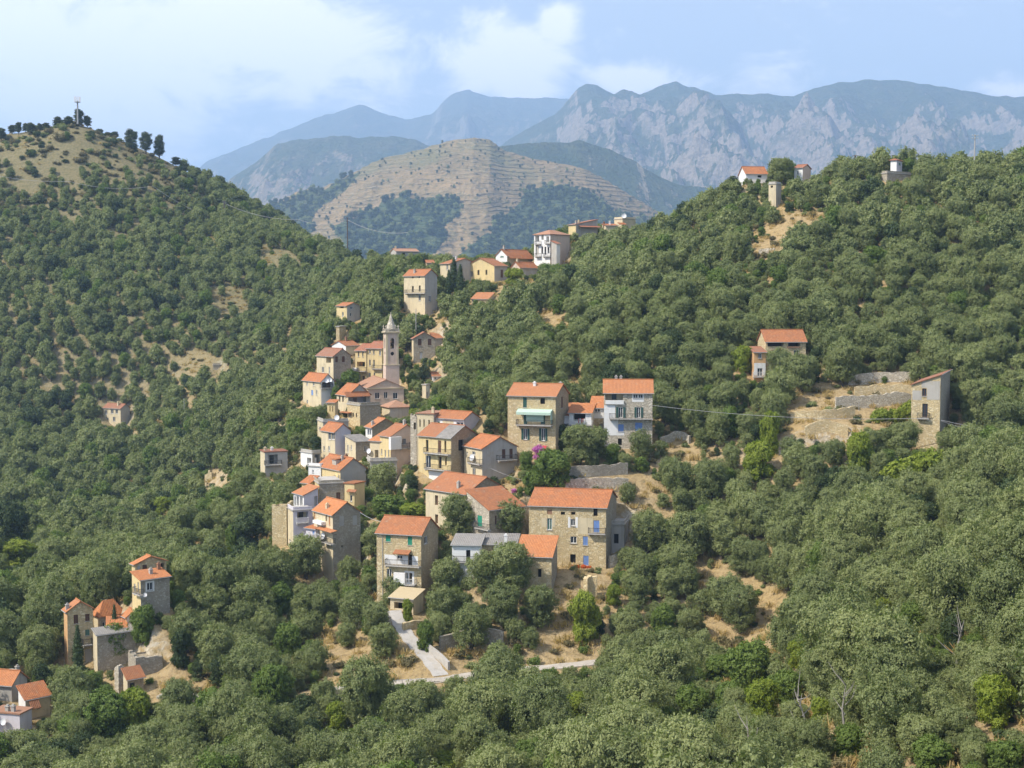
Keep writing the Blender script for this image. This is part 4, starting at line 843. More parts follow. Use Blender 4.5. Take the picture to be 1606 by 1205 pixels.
# ------------------------------------------------------------------ buildings
UP = Vector((0, 0, 1))
def face_frame(h, f):
    if f == 'R': return h['C'], h['uR'], Vector((math.sin(h['a']), -math.cos(h['a']), 0)), h['wR']
    return h['C'], h['uL'], Vector((-math.cos(h['a']), -math.sin(h['a']), 0)), h['wL']
def on_face(h, f, px, py, off=0.0):
    C, u, n, w = face_frame(h, f)
    r = ray(px, py)
    t = (C + n * off).dot(n) / r.dot(n)
    q = r * t
    return (q - C).dot(u), q.z
def roof_profile(h):
    """(axis along the ridge, axis across, length, span, [(across, height)...])"""
    r = h['roof']
    if r in ('gL', 'sL'): along, across, ln, sp = h['uL'], h['uR'], h['wL'], h['wR']
    else: along, across, ln, sp = h['uR'], h['uL'], h['wR'], h['wL']
    rise = h['rise']
    if r in ('gL', 'gR'):
        rise = rise if rise is not None else 0.4 * sp / 2
        prof = [(0, 0), (sp / 2, rise), (sp, 0)]
    elif r in ('sL', 'sR'):
        rise = rise if rise is not None else 0.3 * sp
        prof = [(0, 0), (sp, rise)]
    else: prof = [(0, 0), (sp, 0)]
    return along, across, ln, sp, prof
def wall_face(mb, O, u, n, w, z0, z1, holes, mi):
    """a wall sheet with true openings: holes (s0, s1, za, zb, depth, shape)"""
    S = sorted({0.0, w} | {q for o in holes for q in o[:2]}); Z = sorted({z0, z1} | {q for o in holes for q in o[2:4]})
    P = lambda s, z, d=0.0: Vector((O.x, O.y, 0)) + u * s + UP * z - n * d
    flip = u.cross(UP).dot(n) < 0
    def quad(a, b, c, d):
        mb.poly([a, b, c, d] if not flip else [d, c, b, a], mi)
    for a, b in zip(S[:-1], S[1:]):
        for c, d in zip(Z[:-1], Z[1:]):
            ms, mz = (a + b) / 2, (c + d) / 2
            if any(o[0] < ms < o[1] and o[2] < mz < o[3] for o in holes): continue
            quad(P(a, c), P(b, c), P(b, d), P(a, d))
    for s0, s1, za, zb, dp, shape in holes:
        if shape in ('arch', 'round'):
            r = (s1 - s0) / 2; cs = (s0 + s1) / 2; N = 10
            def arc(zc, sign):
                pts = [(cs - r * math.cos(math.pi * k / N), zc + sign * r * math.sin(math.pi * k / N)) for k in range(N + 1)]
                ze = zc + sign * r
                for (a, b), (c, d) in zip(pts[:-1], pts[1:]):
                    mb.poly([P(a, b), P(c, d), P(c, ze), P(a, ze)], mi); mb.poly([P(a, b), P(a, b, dp), P(c, d, dp), P(c, d)], mi)
            arc(zb - r, 1)
            if shape == 'round': arc(za + r, -1)
            lo, hi = (za, zb - r) if shape == 'arch' else (za + r, za + r)
        else: lo, hi = za, zb
        if hi > lo:
            quad(P(s0, lo), P(s0, hi), P(s0, hi, dp), P(s0, lo, dp)); quad(P(s1, lo, dp), P(s1, hi, dp), P(s1, hi), P(s1, lo))
        if shape != 'round': quad(P(s0, za, dp), P(s1, za, dp), P(s1, za), P(s0, za))
        if shape == 'rect': quad(P(s0, zb), P(s1, zb), P(s1, zb, dp), P(s0, zb, dp))
def roof_slab(mb, pts4, th, mi=0):
    """pts4: eave-start, eave-end, top-end, top-start of the upper surface; UV in metres"""
    a, b, c, d = pts4
    L = (b - a).length; W = (d - a).length
    uv = [(0.01, 0.01), (L, 0.01), (L, W), (0.01, W)]
    t = [a, b, c, d]; bt = [q - UP * th for q in t]
    nrm = (b - a).cross(d - a)
    if nrm.z < 0: t, bt, uv = t[::-1], bt[::-1], uv[::-1]
    mb.hexa(bt, t, mi, uv)
WINDOW_FRAME = 'frame_white'
def make_window(par, h, f, s0, s1, za, zb, dep, framem=None, arch=False):
    C, u, n, w = face_frame(h, f)
    o0 = par.location
    P = lambda s, z, d: Vector((C.x, C.y, 0)) + u * s + UP * z - n * d - o0
    fw = min(0.09, 0.18 * (s1 - s0)); mb = MB()
    for (x0, x1, y0, y1) in ((s0, s0 + fw, za, zb), (s1 - fw, s1, za, zb), (s0 + fw, s1 - fw, za, za + fw), (s0 + fw, s1 - fw, zb - fw, zb)) + (((s0 + s1) / 2 - fw / 2, (s0 + s1) / 2 + fw / 2, za + fw, zb - fw),) * (s1 - s0 > 0.6):
        mb.box(P(x0, y0, dep - 0.04), u * (x1 - x0), UP * (y1 - y0), n * 0.05)
    fr = framem if framem in MATS else WINDOW_FRAME
    if fr == 'shutter_teal': fr = 'frame_white'
    win = mb.build('window', fr, par)
    pb = MB(); pb.box(P(s0 + 0.01, za + 0.01, dep + 0.02), u * (s1 - s0 - 0.02), UP * (zb - za - 0.02), n * 0.03)
    pb.build('pane', 'shutter_teal' if framem == 'shutter_teal' else 'glass', win)
    sb = MB(); sb.box(P(s0 - 0.08, za - 0.09, 0.0), u * (s1 - s0 + 0.16), UP * 0.085, n * 0.1)
    sb.build('sill', 'concrete', win)
def slab_panel(par, h, f, name, mat, s0, s1, za, zb, d0, th):
    C, u, n, w = face_frame(h, f)
    mb = MB(); mb.box(Vector((C.x, C.y, 0)) + u * s0 + UP * za + n * d0 - par.location, u * (s1 - s0), UP * (zb - za), n * th)
    return mb.build(name, mat, par)
RNG = random.Random(7)
def dish(par, h, f, px, py, r):
    s, z = on_face(h, f, px, py)
    C, u, n, w = face_frame(h, f)
    c = Vector((C.x, C.y, 0)) + u * s + UP * z + n * 0.45 - par.location
    ax = (n * 0.7 + Vector((-0.45, -0.6, 0.28))).normalized()
    mb = MB()
    mb.lathe(c, [(0.02, -0.16 * r), (0.4 * r, -0.12 * r), (0.75 * r, -0.02 * r), (r, 0.13 * r), (r * 0.98, 0.17 * r), (0.72 * r, 0.03 * r), (0.38 * r, -0.07 * r), (0.02, -0.11 * r)], 18, 0, ax)
    mb.tube([c - ax * 0.1 * r, c - n * 0.3 - UP * 0.25, c - n * 0.45 - UP * 0.25], 0.035, 5)
    mb.tube([c - UP * 0.9 * r, c + ax * 0.8 * r - UP * 0.2 * r], 0.025, 4)
    mb.build('satellite_dish', 'dish_white', par, smooth=False)
def balcony(par, h, f, x0, x1, y, dep, railm='rail_metal'):
    C, u, n, w = face_frame(h, f)
    s0, z = on_face(h, f, x0, y, dep); s1, z1 = on_face(h, f, x1, y, dep)
    if s0 > s1: s0, s1 = s1, s0
    z = (z + z1) / 2
    o = Vector((C.x, C.y, 0)) - par.location
    mb = MB(); mb.box(o + u * s0 + UP * (z - 0.16) + n * 0.002, u * (s1 - s0), UP * 0.16, n * dep)
    for k in range(max(2, int((s1 - s0) / 1.6) + 1)):
        sk = s0 + 0.12 + (s1 - s0 - 0.36) * k / max(1, int((s1 - s0) / 1.6))
        mb.box(o + u * sk + UP * (z - 0.42) + n * 0.003, u * 0.12, UP * 0.257, n * dep * 0.7)
    b = mb.build('balcony', 'concrete', par)
    rb = MB(); th = 0.03; zt = z + 0.95
    corners = [o + u * s0 + n * 0.03, o + u * (s0 + 0.04) + n * (dep - 0.05), o + u * (s1 - 0.04) + n * (dep - 0.05), o + u * s1 + n * 0.03]
    for a, b2 in zip(corners[:-1], corners[1:]):
        rb.tube([a + UP * zt, b2 + UP * zt], 0.04, 5); rb.tube([a + UP * (z + 0.12), b2 + UP * (z + 0.12)], 0.025, 4)
        L = (b2 - a).length
        for k in range(int(L / 0.16) + 1):
            q = a.lerp(b2, k * 0.16 / L)
            rb.tube([q + UP * (z + 0.02), q + UP * zt], 0.016 if k % 8 else 0.035, 4, cap=False)
    rb.build('railing', railm, b)
def chimney(par, h, fr, fl, hh):
    C = h['C'] + h['uR'] * h['wR'] * fr + h['uL'] * h['wL'] * fl
    if not (0 <= fr <= 1): C = h['C'] + h['uR'] * min(max(fr * h['wR'], 0.6), h['wR'] - 0.6) + h['uL'] * h['wL'] * fl
    al, ac, ln, sp, prof = roof_profile(h)
    s = (C - h['C']).dot(ac)
    zr = h['C'].z + np.interp(s, [q[0] for q in prof], [q[1] for q in prof])
    if h['roof'] == 'hip': zr += (h['rise'] or 1.5) * (1 - 2 * max(abs(fr - 0.5), abs(fl - 0.5)))
    mb = MB(); b = 0.5; o = Vector((C.x, C.y, zr - 0.7)) - par.location
    u, v = h['uR'], h['uL']
    mb.box(o - u * b / 2 - v * b / 2, u * b, v * b, UP * (hh + 0.85))
    mb.box(o - u * (b / 2 + 0.08) - v * (b / 2 + 0.08) + UP * (hh + 0.852), u * (b + 0.16), v * (b + 0.16), UP * 0.09)
    mb.box(o - u * b * 0.3 - v * b * 0.3 + UP * (hh + 0.944), u * b * 0.6, v * b * 0.6, UP * 0.22)
    mb.build('chimney', RNG.choice(['plaster_grey', 'plaster_cream', 'brick_infill', 'plaster_white']), par)

def build_house(h):
    C, uR, uL, wR, wL = h['C'], h['uR'], h['uL'], h['wR'], h['wL']
    mid = C + uR * wR / 2 + uL * wL / 2
    z0 = h['zb']
    gzs = [float(ground_z(np.array([q.x]), np.array([q.y]))[0]) for q in (C, C + uR * wR, C + uL * wL, C + uR * wR + uL * wL)]
    z0 = min(z0, min(gzs)) - 0.8
    root = empty(h['name'], (mid.x, mid.y, z0)); o0 = root.location.copy()
    tag(root, h['label'], h.get('cat', 'house'), h.get('group', 'buildings of the hill village'))
    h['root'] = root
    ze = C.z
    holes = {'L': [], 'R': []}; todo = []
    for o in h['ops']:
        if o[0] in 'wdsolB' and len(o[0]) == 1:
            k, f, x0, y0, x1, y1 = o[:6]; ex = o[6] if len(o) > 6 else None
            ax, az = on_face(h, f, x0, y0); bx, bz = on_face(h, f, x1, y1)
            s0, s1 = min(ax, bx), max(ax, bx); za, zb = min(az, bz), max(az, bz)
            w = wR if f == 'R' else wL
            s0, s1 = max(s0, 0.12), min(s1, w - 0.12); zb = min(zb, ze - 0.1); za = max(za, z0 + 0.2)
            if s1 - s0 < 0.2 or zb - za < 0.25: continue
            if any(s0 < q[1] + 0.02 and s1 > q[0] - 0.02 and za < q[3] and zb > q[2] for q in holes[f]):
                continue
            dep = {'w': 0.2, 'o': 0.2, 's': 0.12, 'd': 0.42, 'l': 1.5, 'B': 0.09}[k]
            if k == 'l': dep = min(dep, 0.6 * (wL if f == 'R' else wR))
            shape = 'arch' if ex == 'arch' else 'rect'
            holes[f].append((s0, s1, za, zb, dep, shape)); todo.append((k, f, s0, s1, za, zb, dep, ex))
    al, ac, ln, sp, prof = roof_profile(h)
    crumble = h.get('crumble', 0)
    zt_far = ze + prof[-1][1]
    mb = MB(); Cl = C - o0
    zo = o0.z
    def shifted(hs): return [(a, b, c - zo, d - zo, e, g) for a, b, c, d, e, g in hs]
    O = Vector((Cl.x, Cl.y, 0)); zA, zE = z0 - zo, ze - zo
    nR, nL = face_frame(h, 'R')[2], face_frame(h, 'L')[2]
    OL = O + uL * wL; OR = O + uR * wR
    # the four walls; the one opposite a shed's eave is taller
    top = {'R': zE, 'L': zE, 'BR': zE, 'BL': zE}
    if h['roof'] == 'sR': top['BR'] = zE + prof[-1][1]
    if h['roof'] == 'sL': top['BL'] = zE + prof[-1][1]
    if h['roof'] in ('sR', 'sL') and prof[-1][1] < 0:
        low = zE + prof[-1][1]
        for k in ('L', 'BL') if h['roof'] == 'sR' else ('R', 'BR'): top[k] = low
    wall_face(mb, O, uR, nR, wR, zA, top['R'], shifted(holes['R']), 1)
    wall_face(mb, O, uL, nL, wL, zA, top['L'], shifted(holes['L']), 0)
    wall_face(mb, OL, uR, -nR, wR, zA, top['BR'], [], 1)
    wall_face(mb, OR, uL, -nL, wL, zA, top['BL'], [], 0)
    # gable triangles
    if h['roof'] in ('gL', 'gR', 'sL', 'sR'):
        for base, mi in ((O, 1 if ac is uR else 0), (O + al * ln, 1 if ac is uR else 0)):
            if prof[-1][1] >= 0:
                pts = [base + ac * s + UP * (zE + z) for s, z in prof]
                if len(prof) == 2: pts = [base + UP * zE, base + ac * sp + UP * zE, base + ac * sp + UP * (zE + prof[-1][1])]
            else:
                low = zE + prof[-1][1]
                pts = [base + UP * low, base + ac * sp + UP * low, base + UP * zE]
            mb.poly(pts, mi)
    walls = mb.build('wall', [h['wall'][0], h['wall'][1]], root)
    # roof
    tiles = h.get('tiles', 'tiles_orange'); rb = MB(); ov, vg, th = 0.3, 0.26, 0.13
    rt = h['roof']
    if rt in ('gL', 'gR', 'sL', 'sR'):
        A = O - al * vg; B = O + al * (ln + vg)
        P2 = list(prof)
        sl0 = (P2[1][1] - P2[0][1]) / (P2[1][0] - P2[0][0]); sl1 = (P2[-1][1] - P2[-2][1]) / (P2[-1][0] - P2[-2][0])
        P2[0] = (P2[0][0] - ov, P2[0][1] - ov * sl0); P2[-1] = (P2[-1][0] + ov, P2[-1][1] + ov * sl1)
        rb_bare = MB()
        for (s0, za), (s1, zb) in zip(P2[:-1], P2[1:]):
            q = lambda E, s, z: E + ac * s + UP * (zE + z + th)
            if s0 > 0 and s1 > s0:  # far slope
                roof_slab(rb, [q(B, s1, zb), q(A, s1, zb), q(A, s0, za), q(B, s0, za)], th)
            elif any(o[0] == 'bare' for o in h['ops']):
                M1 = A.lerp(B, 0.44)
                roof_slab(rb_bare, [q(A, s0, za), q(M1, s0, za), q(M1, s1, zb), q(A, s1, zb)], th * 0.7)
                roof_slab(rb, [q(M1, s0, za), q(B, s0, za), q(B, s1, zb), q(M1, s1, zb)], th)
            else:
                roof_slab(rb, [q(A, s0, za), q(B, s0, za), q(B, s1, zb), q(A, s1, zb)], th)
        roof = rb.build('roof', tiles, root)
        if rb_bare.v: rb_bare.build('bare_roof', 'tiles_grey', root)['label'] = 'grey stripped half of the roof'
        if rt in ('gL', 'gR'):
            cb = MB(); rz = zE + prof[1][1] + th; n = max(2, int(ln / 0.45))
            for k in range(n):
                a = A + ac * (sp / 2) + al * ((ln + 2 * vg) * k / n); b = A + ac * (sp / 2) + al * ((ln + 2 * vg) * (k + 1.12) / n)
                cb.tube([a + UP * (rz - 0.02), b + UP * (rz + 0.015)], [0.13, 0.11], 6)
            cb.build('ridge_cap', tiles if 'tiles' in tiles else 'concrete', roof)
        fb = MB()   # gutter board under the eave
        s0, za = P2[0]
        fb.tube([A + ac * (s0 - 0.05) + UP * (zE + za + 0.02), B + ac * (s0 - 0.05) + UP * (zE + za + 0.02)], 0.06, 5)
        fb.build('gutter', 'pole_grey', roof)
    elif rt == 'hip':
        rise = h['rise'] or 1.5; ov2 = 0.4
        c = [O - uR * ov2 - uL * ov2, O + uR * (wR + ov2) - uL * ov2, O + uR * (wR + ov2) + uL * (wL + ov2), O - uR * ov2 + uL * (wL + ov2)]
        c = [q + UP * (zE + 0.02) for q in c]
        mc = sum(c, Vector()) / 4 + UP * rise
        lng, sht = (uR, wL) if wR >= wL else (uL, wR)
        half = abs(wR - wL) / 2
        r0, r1 = mc - lng * half, mc + lng * half
        def tri(pts):
            e = (pts[1] - pts[0]).normalized(); up = (pts[-1] - pts[0]) - e * (pts[-1] - pts[0]).dot(e); W = up.length; up = up.normalized()
            rb.poly(pts, 0, [((q - pts[0]).dot(e) + 0.01, (q - pts[0]).dot(up) + 0.01) for q in pts])
        if wR >= wL: tri([c[0], c[1], r1, r0]); tri([c[1], c[2], r1]); tri([c[2], c[3], r0, r1]); tri([c[3], c[0], r0])
        else: tri([c[0], c[1], r0]); tri([c[1], c[2], r1, r0]); tri([c[2], c[3], r1]); tri([c[3], c[0], r0, r1])
        rb.hexa([q - UP * 0.12 for q in c], [q - UP * 0.002 for q in c])
        roof = rb.build('roof', tiles, root)
    elif rt == 'flat':
        if crumble:
            rr = random.Random(int(C.x * 10)); cb = MB(); thk = 0.5
            for f, u, n, w in (('R', uR, nR, wR), ('L', uL, nL, wL)):
                N = max(4, int(w / 0.6)); hs = [crumble * (0.35 + rr.random()) * (0.3 + 0.9 * abs(math.sin(k * 0.7 + C.x))) for k in range(N)]
                for k in range(N):
                    cb.box(O + u * (w * k / N) + UP * (zE + 0.001) - n * (thk + 0.003), u * (w / N), UP * hs[k], n * thk)
            cb.build('broken_top', h['wall'][0], root)
            fl = MB(); fl.poly([O + UP * (zE - 0.3), O + uR * wR + UP * (zE - 0.3), O + uR * wR + uL * wL + UP * (zE - 0.3), O + uL * wL + UP * (zE - 0.3)])
            fl.build('rubble_fill', 'stone_brown', root)
        else:
            e = 0.18; q = O - uR * e - uL * e + UP * (zE + 0.003)
            rb.box(q, uR * (wR + 2 * e), uL * (wL + 2 * e), UP * 0.2)
            rb.build('roof', h.get('edge', 'concrete'), root)
            if h.get('edge') is None and min(wR, wL) > 2:
                pb = MB()
                for oo, uu, ln2, nn in ((O, uR, wR, uL), (O, uL, wL, uR)):
                    pb.box(oo + UP * (zE + 0.205) + nn * 0.02 + uu * 0.2, uu * (ln2 - 0.25), nn * 0.18, UP * 0.5)
                pb.build('parapet', h['wall'][1], root)
    # fittings
    for k, f, s0, s1, za, zb, dep, ex in todo:
        if k == 'w': make_window(root, h, f, s0, s1, za, zb, dep, ex)
        elif k == 'd': slab_panel(root, h, f, 'door' if zb - za > 1.5 else 'shutter', ex if ex in MATS else 'interior_shade', s0, s1, za, zb, -dep - 0.03, 0.06)  # openings without own colour get a near-black panel painted as the unlit inside
        elif k == 'l':
            slab_panel(root, h, f, 'loggia_wall', ex or 'plaster_grey', s0, s1, za, zb, -dep - 0.05, 0.06)
            if s1 - s0 > 1.6 and ex not in ('interior_shade', 'wood_dark'):
                mw = (s0 + s1) / 2
                slab_panel(root, h, f, 'door', 'glass', mw - 0.45, mw + 0.45, za, za + 0.85 * (zb - za), -dep + 0.012, 0.05)
            if ex in ('interior_shade', 'wood_dark'): slab_panel(root, h, f, 'parapet', h['wall'][0 if f == 'L' else 1], s0, s1, za, za + (0.12 if ex == 'wood_dark' else 0.3) * (zb - za), -0.25, 0.2)
        elif k == 'B': slab_panel(root, h, f, 'blocked_window', 'brick_infill' if RNG.random() < 0.4 else 'plaster_grey', s0, s1, za, zb, -dep - 0.04, 0.06)
        elif k == 's':
            c = (s0 + s1) / 2
            slab_panel(root, h, f, 'shutter', ex, s0, c - 0.012, za, zb, -dep, 0.06); slab_panel(root, h, f, 'shutter', ex, c + 0.012, s1, za, zb, -dep, 0.06)
            slab_panel(root, h, f, 'sill', 'concrete', s0 - 0.08, s1 + 0.08, za - 0.09, za - 0.004, 0.001, 0.1)
        elif k == 'o':
            make_window(root, h, f, s0, s1, za, zb, dep)
            q = (s1 - s0) * 0.52
            slab_panel(root, h, f, 'shutter', ex, s0 - q - 0.03, s0 - 0.03, za, zb, 0.02, 0.05); slab_panel(root, h, f, 'shutter', ex, s1 + 0.03, s1 + q + 0.03, za, zb, 0.02, 0.05)
    npat = 0
    for o in h['ops']:
        if o[0] == 'bal': balcony(root, h, *o[1:])
        elif o[0] in ('box', 'pat', 'can'):
            k, f, x0, y0, x1, y1 = o[:6]
            dd = o[6] if k in ('box', 'can') else 0.0
            ax, az = on_face(h, f, x0, y0, dd); bx, bz = on_face(h, f, x1, y1, dd)
            s0, s1, za, zb = min(ax, bx), max(ax, bx), min(az, bz), max(az, bz)
            if k == 'box': slab_panel(root, h, f, 'boxed_balcony' if dd > 0.5 else 'parapet', o[7], s0, s1, za, zb, 0.004, dd)
            elif k == 'pat':
                npat += 1; F0, u, n, w = face_frame(h, f); s0, s1 = max(s0, 0.01), min(s1, w - 0.01); zb = min(zb, ze - 0.05); pm = MB()
                hs = [(max(0, q[0] - s0), min(s1 - s0, q[1] - s0), max(za, q[2]) - zo, min(zb, q[3]) - zo, 0.01, 'rect') for q in holes[f] if q[0] < s1 and q[1] > s0 and q[2] < zb and q[3] > za]
                wall_face(pm, Vector((F0.x, F0.y, 0)) - Vector((o0.x, o0.y, 0)) + u * s0 + n * (0.012 + 0.002 * (npat % 5)), u, n, s1 - s0, za - zo, zb - zo, hs, 0)
                pm.build('plaster_patch', o[6], root)
            else:
                F0, u, n, w = face_frame(h, f); Q = lambda s, z, d: Vector((F0.x, F0.y, 0)) + u * s + UP * z + n * d - o0
                cb = MB(); roof_slab(cb, [Q(s0, za, dd), Q(s1, za, dd), Q(s1, zb, 0.005), Q(s0, zb, 0.005)], 0.1)
                cb.build('canopy', o[7] if len(o) > 7 else tiles if 'tiles' in tiles and tiles != 'tiles_grey' else 'tiles_orange', root)
                for sk in (s0 + 0.08, s1 - 0.08):
                    pb = MB(); pb.tube([Q(sk, za - 0.1, dd - 0.08), Q(sk, za - 0.6, 0.03)], 0.04, 5); pb.build('canopy_bracket', 'wood_brown', root)
        elif o[0] == 'dish': dish(root, h, *o[1:])
        elif o[0] == 'chi': chimney(root, h, *o[1:])
        elif o[0] == 'pipe':
            F0, u, n, w = face_frame(h, o[1]); ox, oy, sc = CROP['E']
            s, _ = on_face(h, o[1], ox + o[2] / sc, h['c'][1]); q = Vector((F0.x, F0.y, 0)) + u * s + n * 0.07 - o0
            pb = MB(); pb.tube([q + UP * (ze - 0.1), q + UP * (h['zb'] + 0.2)], 0.05, 6); pb.build('downpipe', 'pole_grey', root)
        elif o[0] == 'screen':     # translucent looking pale awning let down over the balcony
            x0, y0, x1, y1 = h['awning']; ox, oy, sc = CROP['G']
            ax, az = on_face(h, 'L', ox + x0 / sc, oy + y0 / sc, 1.2); bx, bz = on_face(h, 'L', ox + x1 / sc, oy + y1 / sc, 1.2)
            F0, u, n, w = face_frame(h, 'L'); Q = lambda s, z, d: Vector((F0.x, F0.y, 0)) + u * s + UP * z + n * d - o0
            s0, s1 = min(ax, bx), max(ax, bx); zt = max(az, bz)
            cb = MB(); roof_slab(cb, [Q(s0, zt - 0.25, 1.28), Q(s1, zt - 0.25, 1.28), Q(s1, zt + 0.3, 0.02), Q(s0, zt + 0.3, 0.02)], 0.03)
            cb.box(Q(s0, zt - 0.75, 1.29), u * (s1 - s0), UP * 0.48, n * 0.02)
            cb.box(Q(s0, min(az, bz), 0.1), u * 0.03, UP * (zt - min(az, bz)), n * 1.1)
            cb.build('awning', 'awning_green', root)
            F = slab_panel(root, h, 'L', 'plaster_patch', 'awning_green', s0 + 1.75, s1 - 1.6, min(az, bz) + 0.3, zt, 0.002, 0.02)
            F.name = 'door_curtain'
        elif o[0] == 'dormer':
            q = O + uR * wR * o[1] + uL * wL * o[2]
            zr = zE + np.interp(wR * o[1], [a for a, _ in prof], [b for _, b in prof])
            db = MB(); db.box(q - uL * 0.8 - uR * 0.6 + UP * (zr - 0.4), uR * 1.4, uL * 1.6, UP * 1.1); db.build('dormer', 'plaster_grey', root)
            db = MB(); roof_slab(db, [q - uL * 1.0 - uR * 0.8 + UP * (zr + 0.85), q + uL * 1.0 - uR * 0.8 + UP * (zr + 0.85), q + uL * 1.0 + uR * 1.2 + UP * (zr + 1.15), q - uL * 1.0 + uR * 1.2 + UP * (zr + 1.15)], 0.1); db.build('dormer_roof', tiles, root)
        elif o[0] == 'laundry':
            f = o[1]; ox, oy, sc = CROP['G']
            ax, az = on_face(h, f, ox + o[2] / sc, oy + o[3] / sc, 0.8); bx, bz = on_face(h, f, ox + o[4] / sc, oy + o[5] / sc, 0.8)
            n_ = 5
            for k in range(n_):
                s0 = min(ax, bx) + (abs(bx - ax)) * k / n_
                pn = slab_panel(root, h, f, 'washing', ('frame_white', 'red_paint', 'red_paint', 'frame_white', 'awning_red')[k], s0 + 0.05, s0 + abs(bx - ax) / n_ * 0.85, min(az, bz) + 0.25 * (k % 2), max(az, bz), 0.7, 0.03)
    if h.get('pediment'):
        F0, u, n, w = face_frame(h, 'R'); Q = lambda s, z, d: Vector((F0.x, F0.y, 0)) + u * s + UP * z + n * d - o0
        cb = MB(); cb.box(Q(-0.2, ze - 0.22, 0.004), u * (w + 0.4), UP * 0.2, n * 0.28); cb.build('cornice', 'plaster_cream', root)
    return root

def build_tower(h):
    C, uR, uL, w = h['C'], h['uR'], h['uL'], h['wR']
    wL = w
    z0 = h['zb'] - 8
    mid = C + uR * w / 2 + uL * w / 2
    root = empty('bell_tower', (mid.x, mid.y, z0)); o0 = root.location.copy()
    tag(root, h['label'], 'tower', 'buildings of the hill village'); h['root'] = root
    O = Vector((C.x, C.y, 0)) - Vector((o0.x, o0.y, 0)); ze = C.z - z0
    nR, nL = face_frame(h, 'R')[2], face_frame(h, 'L')[2]
    ox, oy, sc = CROP['A']
    Zp = lambda y: at(h['c'][0], oy + y / sc, h['d']).z - z0
    Sx = lambda x: on_face(h, 'R', ox + x / sc, h['c'][1] + 10)[0]
    zm = Zp(622)
    mb = MB()
    for OO, u, n in ((O, uR, nR), (O, uL, nL), (O + uL * w, uR, -nR), (O + uR * w, uL, -nL)):
        wall_face(mb, OO, u, n, w, 0, zm, [], 0)
    mb.build('shaft', 'plaster_pink', root)
    ins = 0.12; wi = w - 2 * ins; Oi = O + uR * ins + uL * ins
    aw = 0.31 * wi; cs = wi / 2; zA, zB = Zp(450), Zp(340)
    hr = 0.15 * wi; zc = Zp(503)
    bb = MB()
    for OO, u, n in ((Oi, uR, nR), (Oi, uL, nL), (Oi + uL * wi, uR, -nR), (Oi + uR * wi, uL, -nL)):
        wall_face(bb, OO, u, n, wi, zm, ze, [(cs - aw / 2, cs + aw / 2, zA, zB, 0.45, 'arch'), (cs - hr, cs + hr, zc - hr, zc + hr, 0.3, 'round')], 0)
    bel = bb.build('belfry', 'plaster_pink', root)
    for OO, u, n in ((Oi, uR, nR), (Oi, uL, nL)):
        q = MB(); q.box(OO + u * (cs - hr) + UP * (zc - hr) - n * 0.36, u * 2 * hr, UP * 2 * hr, n * 0.05); q.build('oculus', 'interior_shade', root)
        fb = MB()   # raised frame strips around the recessed panel
        for s0, s1 in ((0.0, 0.14 * wi), (wi - 0.14 * wi, wi)):
            fb.box(OO + u * s0 + UP * (zm + 0.15) + n * 0.003, u * (s1 - s0), UP * (ze - zm - 0.3), n * 0.09)
        fb.build('pilaster', 'plaster_cream', root)
    ib = MB(); ib.box(Oi + (uR + uL) * 0.52 + UP * (zm + 0.2), uR * (wi - 1.04), uL * (wi - 1.04), UP * (zA - zm - 0.4)); ib.build('belfry_floor', 'interior_shade', root)
    ib = MB(); c = Oi + (uR + uL) * wi / 2 + UP * (zA + 0.55)
    ib.lathe(c, [(0.5, 0), (0.42, 0.15), (0.33, 0.5), (0.2, 0.75), (0.06, 0.85)], 14); ib.build('bell', 'bell_bronze', root, smooth=False)
    ib = MB(); ib.tube([c + UP * 1.0 - uR * wi * 0.42, c + UP * 1.0 + uR * wi * 0.42], 0.07, 6); ib.build('bell_beam', 'wood_dark', root)
    def ring(name, z, hgt, e, mat):
        r = MB(); r.box(O - uR * e - uL * e + UP * z, uR * (w + 2 * e), uL * (w + 2 * e), UP * hgt); return r.build(name, mat, root)
    ring('cornice', zm - 0.05, 0.22, 0.13, 'plaster_cream')
    ring('cornice', ze + 0.004, 0.22, 0.16, 'plaster_cream'); ring('cornice', ze + 0.228, 0.16, 0.4, 'plaster_cream')
    zt = ze + 0.392
    ring('parapet_base', zt, 0.2, 0.12, 'stone_pale')
    pb = MB()
    for OO, u, n in ((O, uR, nR), (O, uL, nL), (O + uL * w, uR, -nR), (O + uR * w, uL, -nL)):
        for k in range(9):
            q = OO + u * (w * (k + 0.5) / 9) - n * 0.15 + UP * (zt + 0.2)
            pb.lathe(q, [(0.07, 0), (0.11, 0.16), (0.05, 0.3), (0.08, 0.42)], 6)
        pb.box(OO - n * 0.3 + UP * (zt + 0.62), u * w, n * 0.28, UP * 0.12)
    pb.build('balustrade', 'stone_pale', root)
    for i, j in ((0, 0), (0, 1), (1, 0), (1, 1)):
        q = O + uR * (0.15 + i * (w - 0.3)) + uL * (0.15 + j * (w - 0.3)) + UP * (zt + 0.2)
        f = MB(); f.box(q - uR * 0.2 - uL * 0.2, uR * 0.4, uL * 0.4, UP * 0.62); f.lathe(q + UP * 0.622, [(0.16, 0), (0.08, 0.18), (0.2, 0.34), (0.22, 0.5), (0.12, 0.68), (0.03, 0.95)], 10)
        f.build('finial', 'stone_pale', root)
    tip = Zp(70); rs = 0.45 * w; c = O + (uR + uL) * w / 2
    sb = MB(); sb.lathe(c + UP * (zt + 0.2), [(rs * 1.02, 0), (rs * 0.98, 0.3), (rs * 0.9, 0.7), (rs * 0.42, 0.52 * (tip - zt)), (rs * 0.04, tip - zt - 0.35)], 8)
    sb.lathe(c + UP * (tip - 0.16), [(0.09, 0), (0.14, 0.12), (0.05, 0.26)], 8)
    sb.build('spire', 'stone_pale', root)
    return root
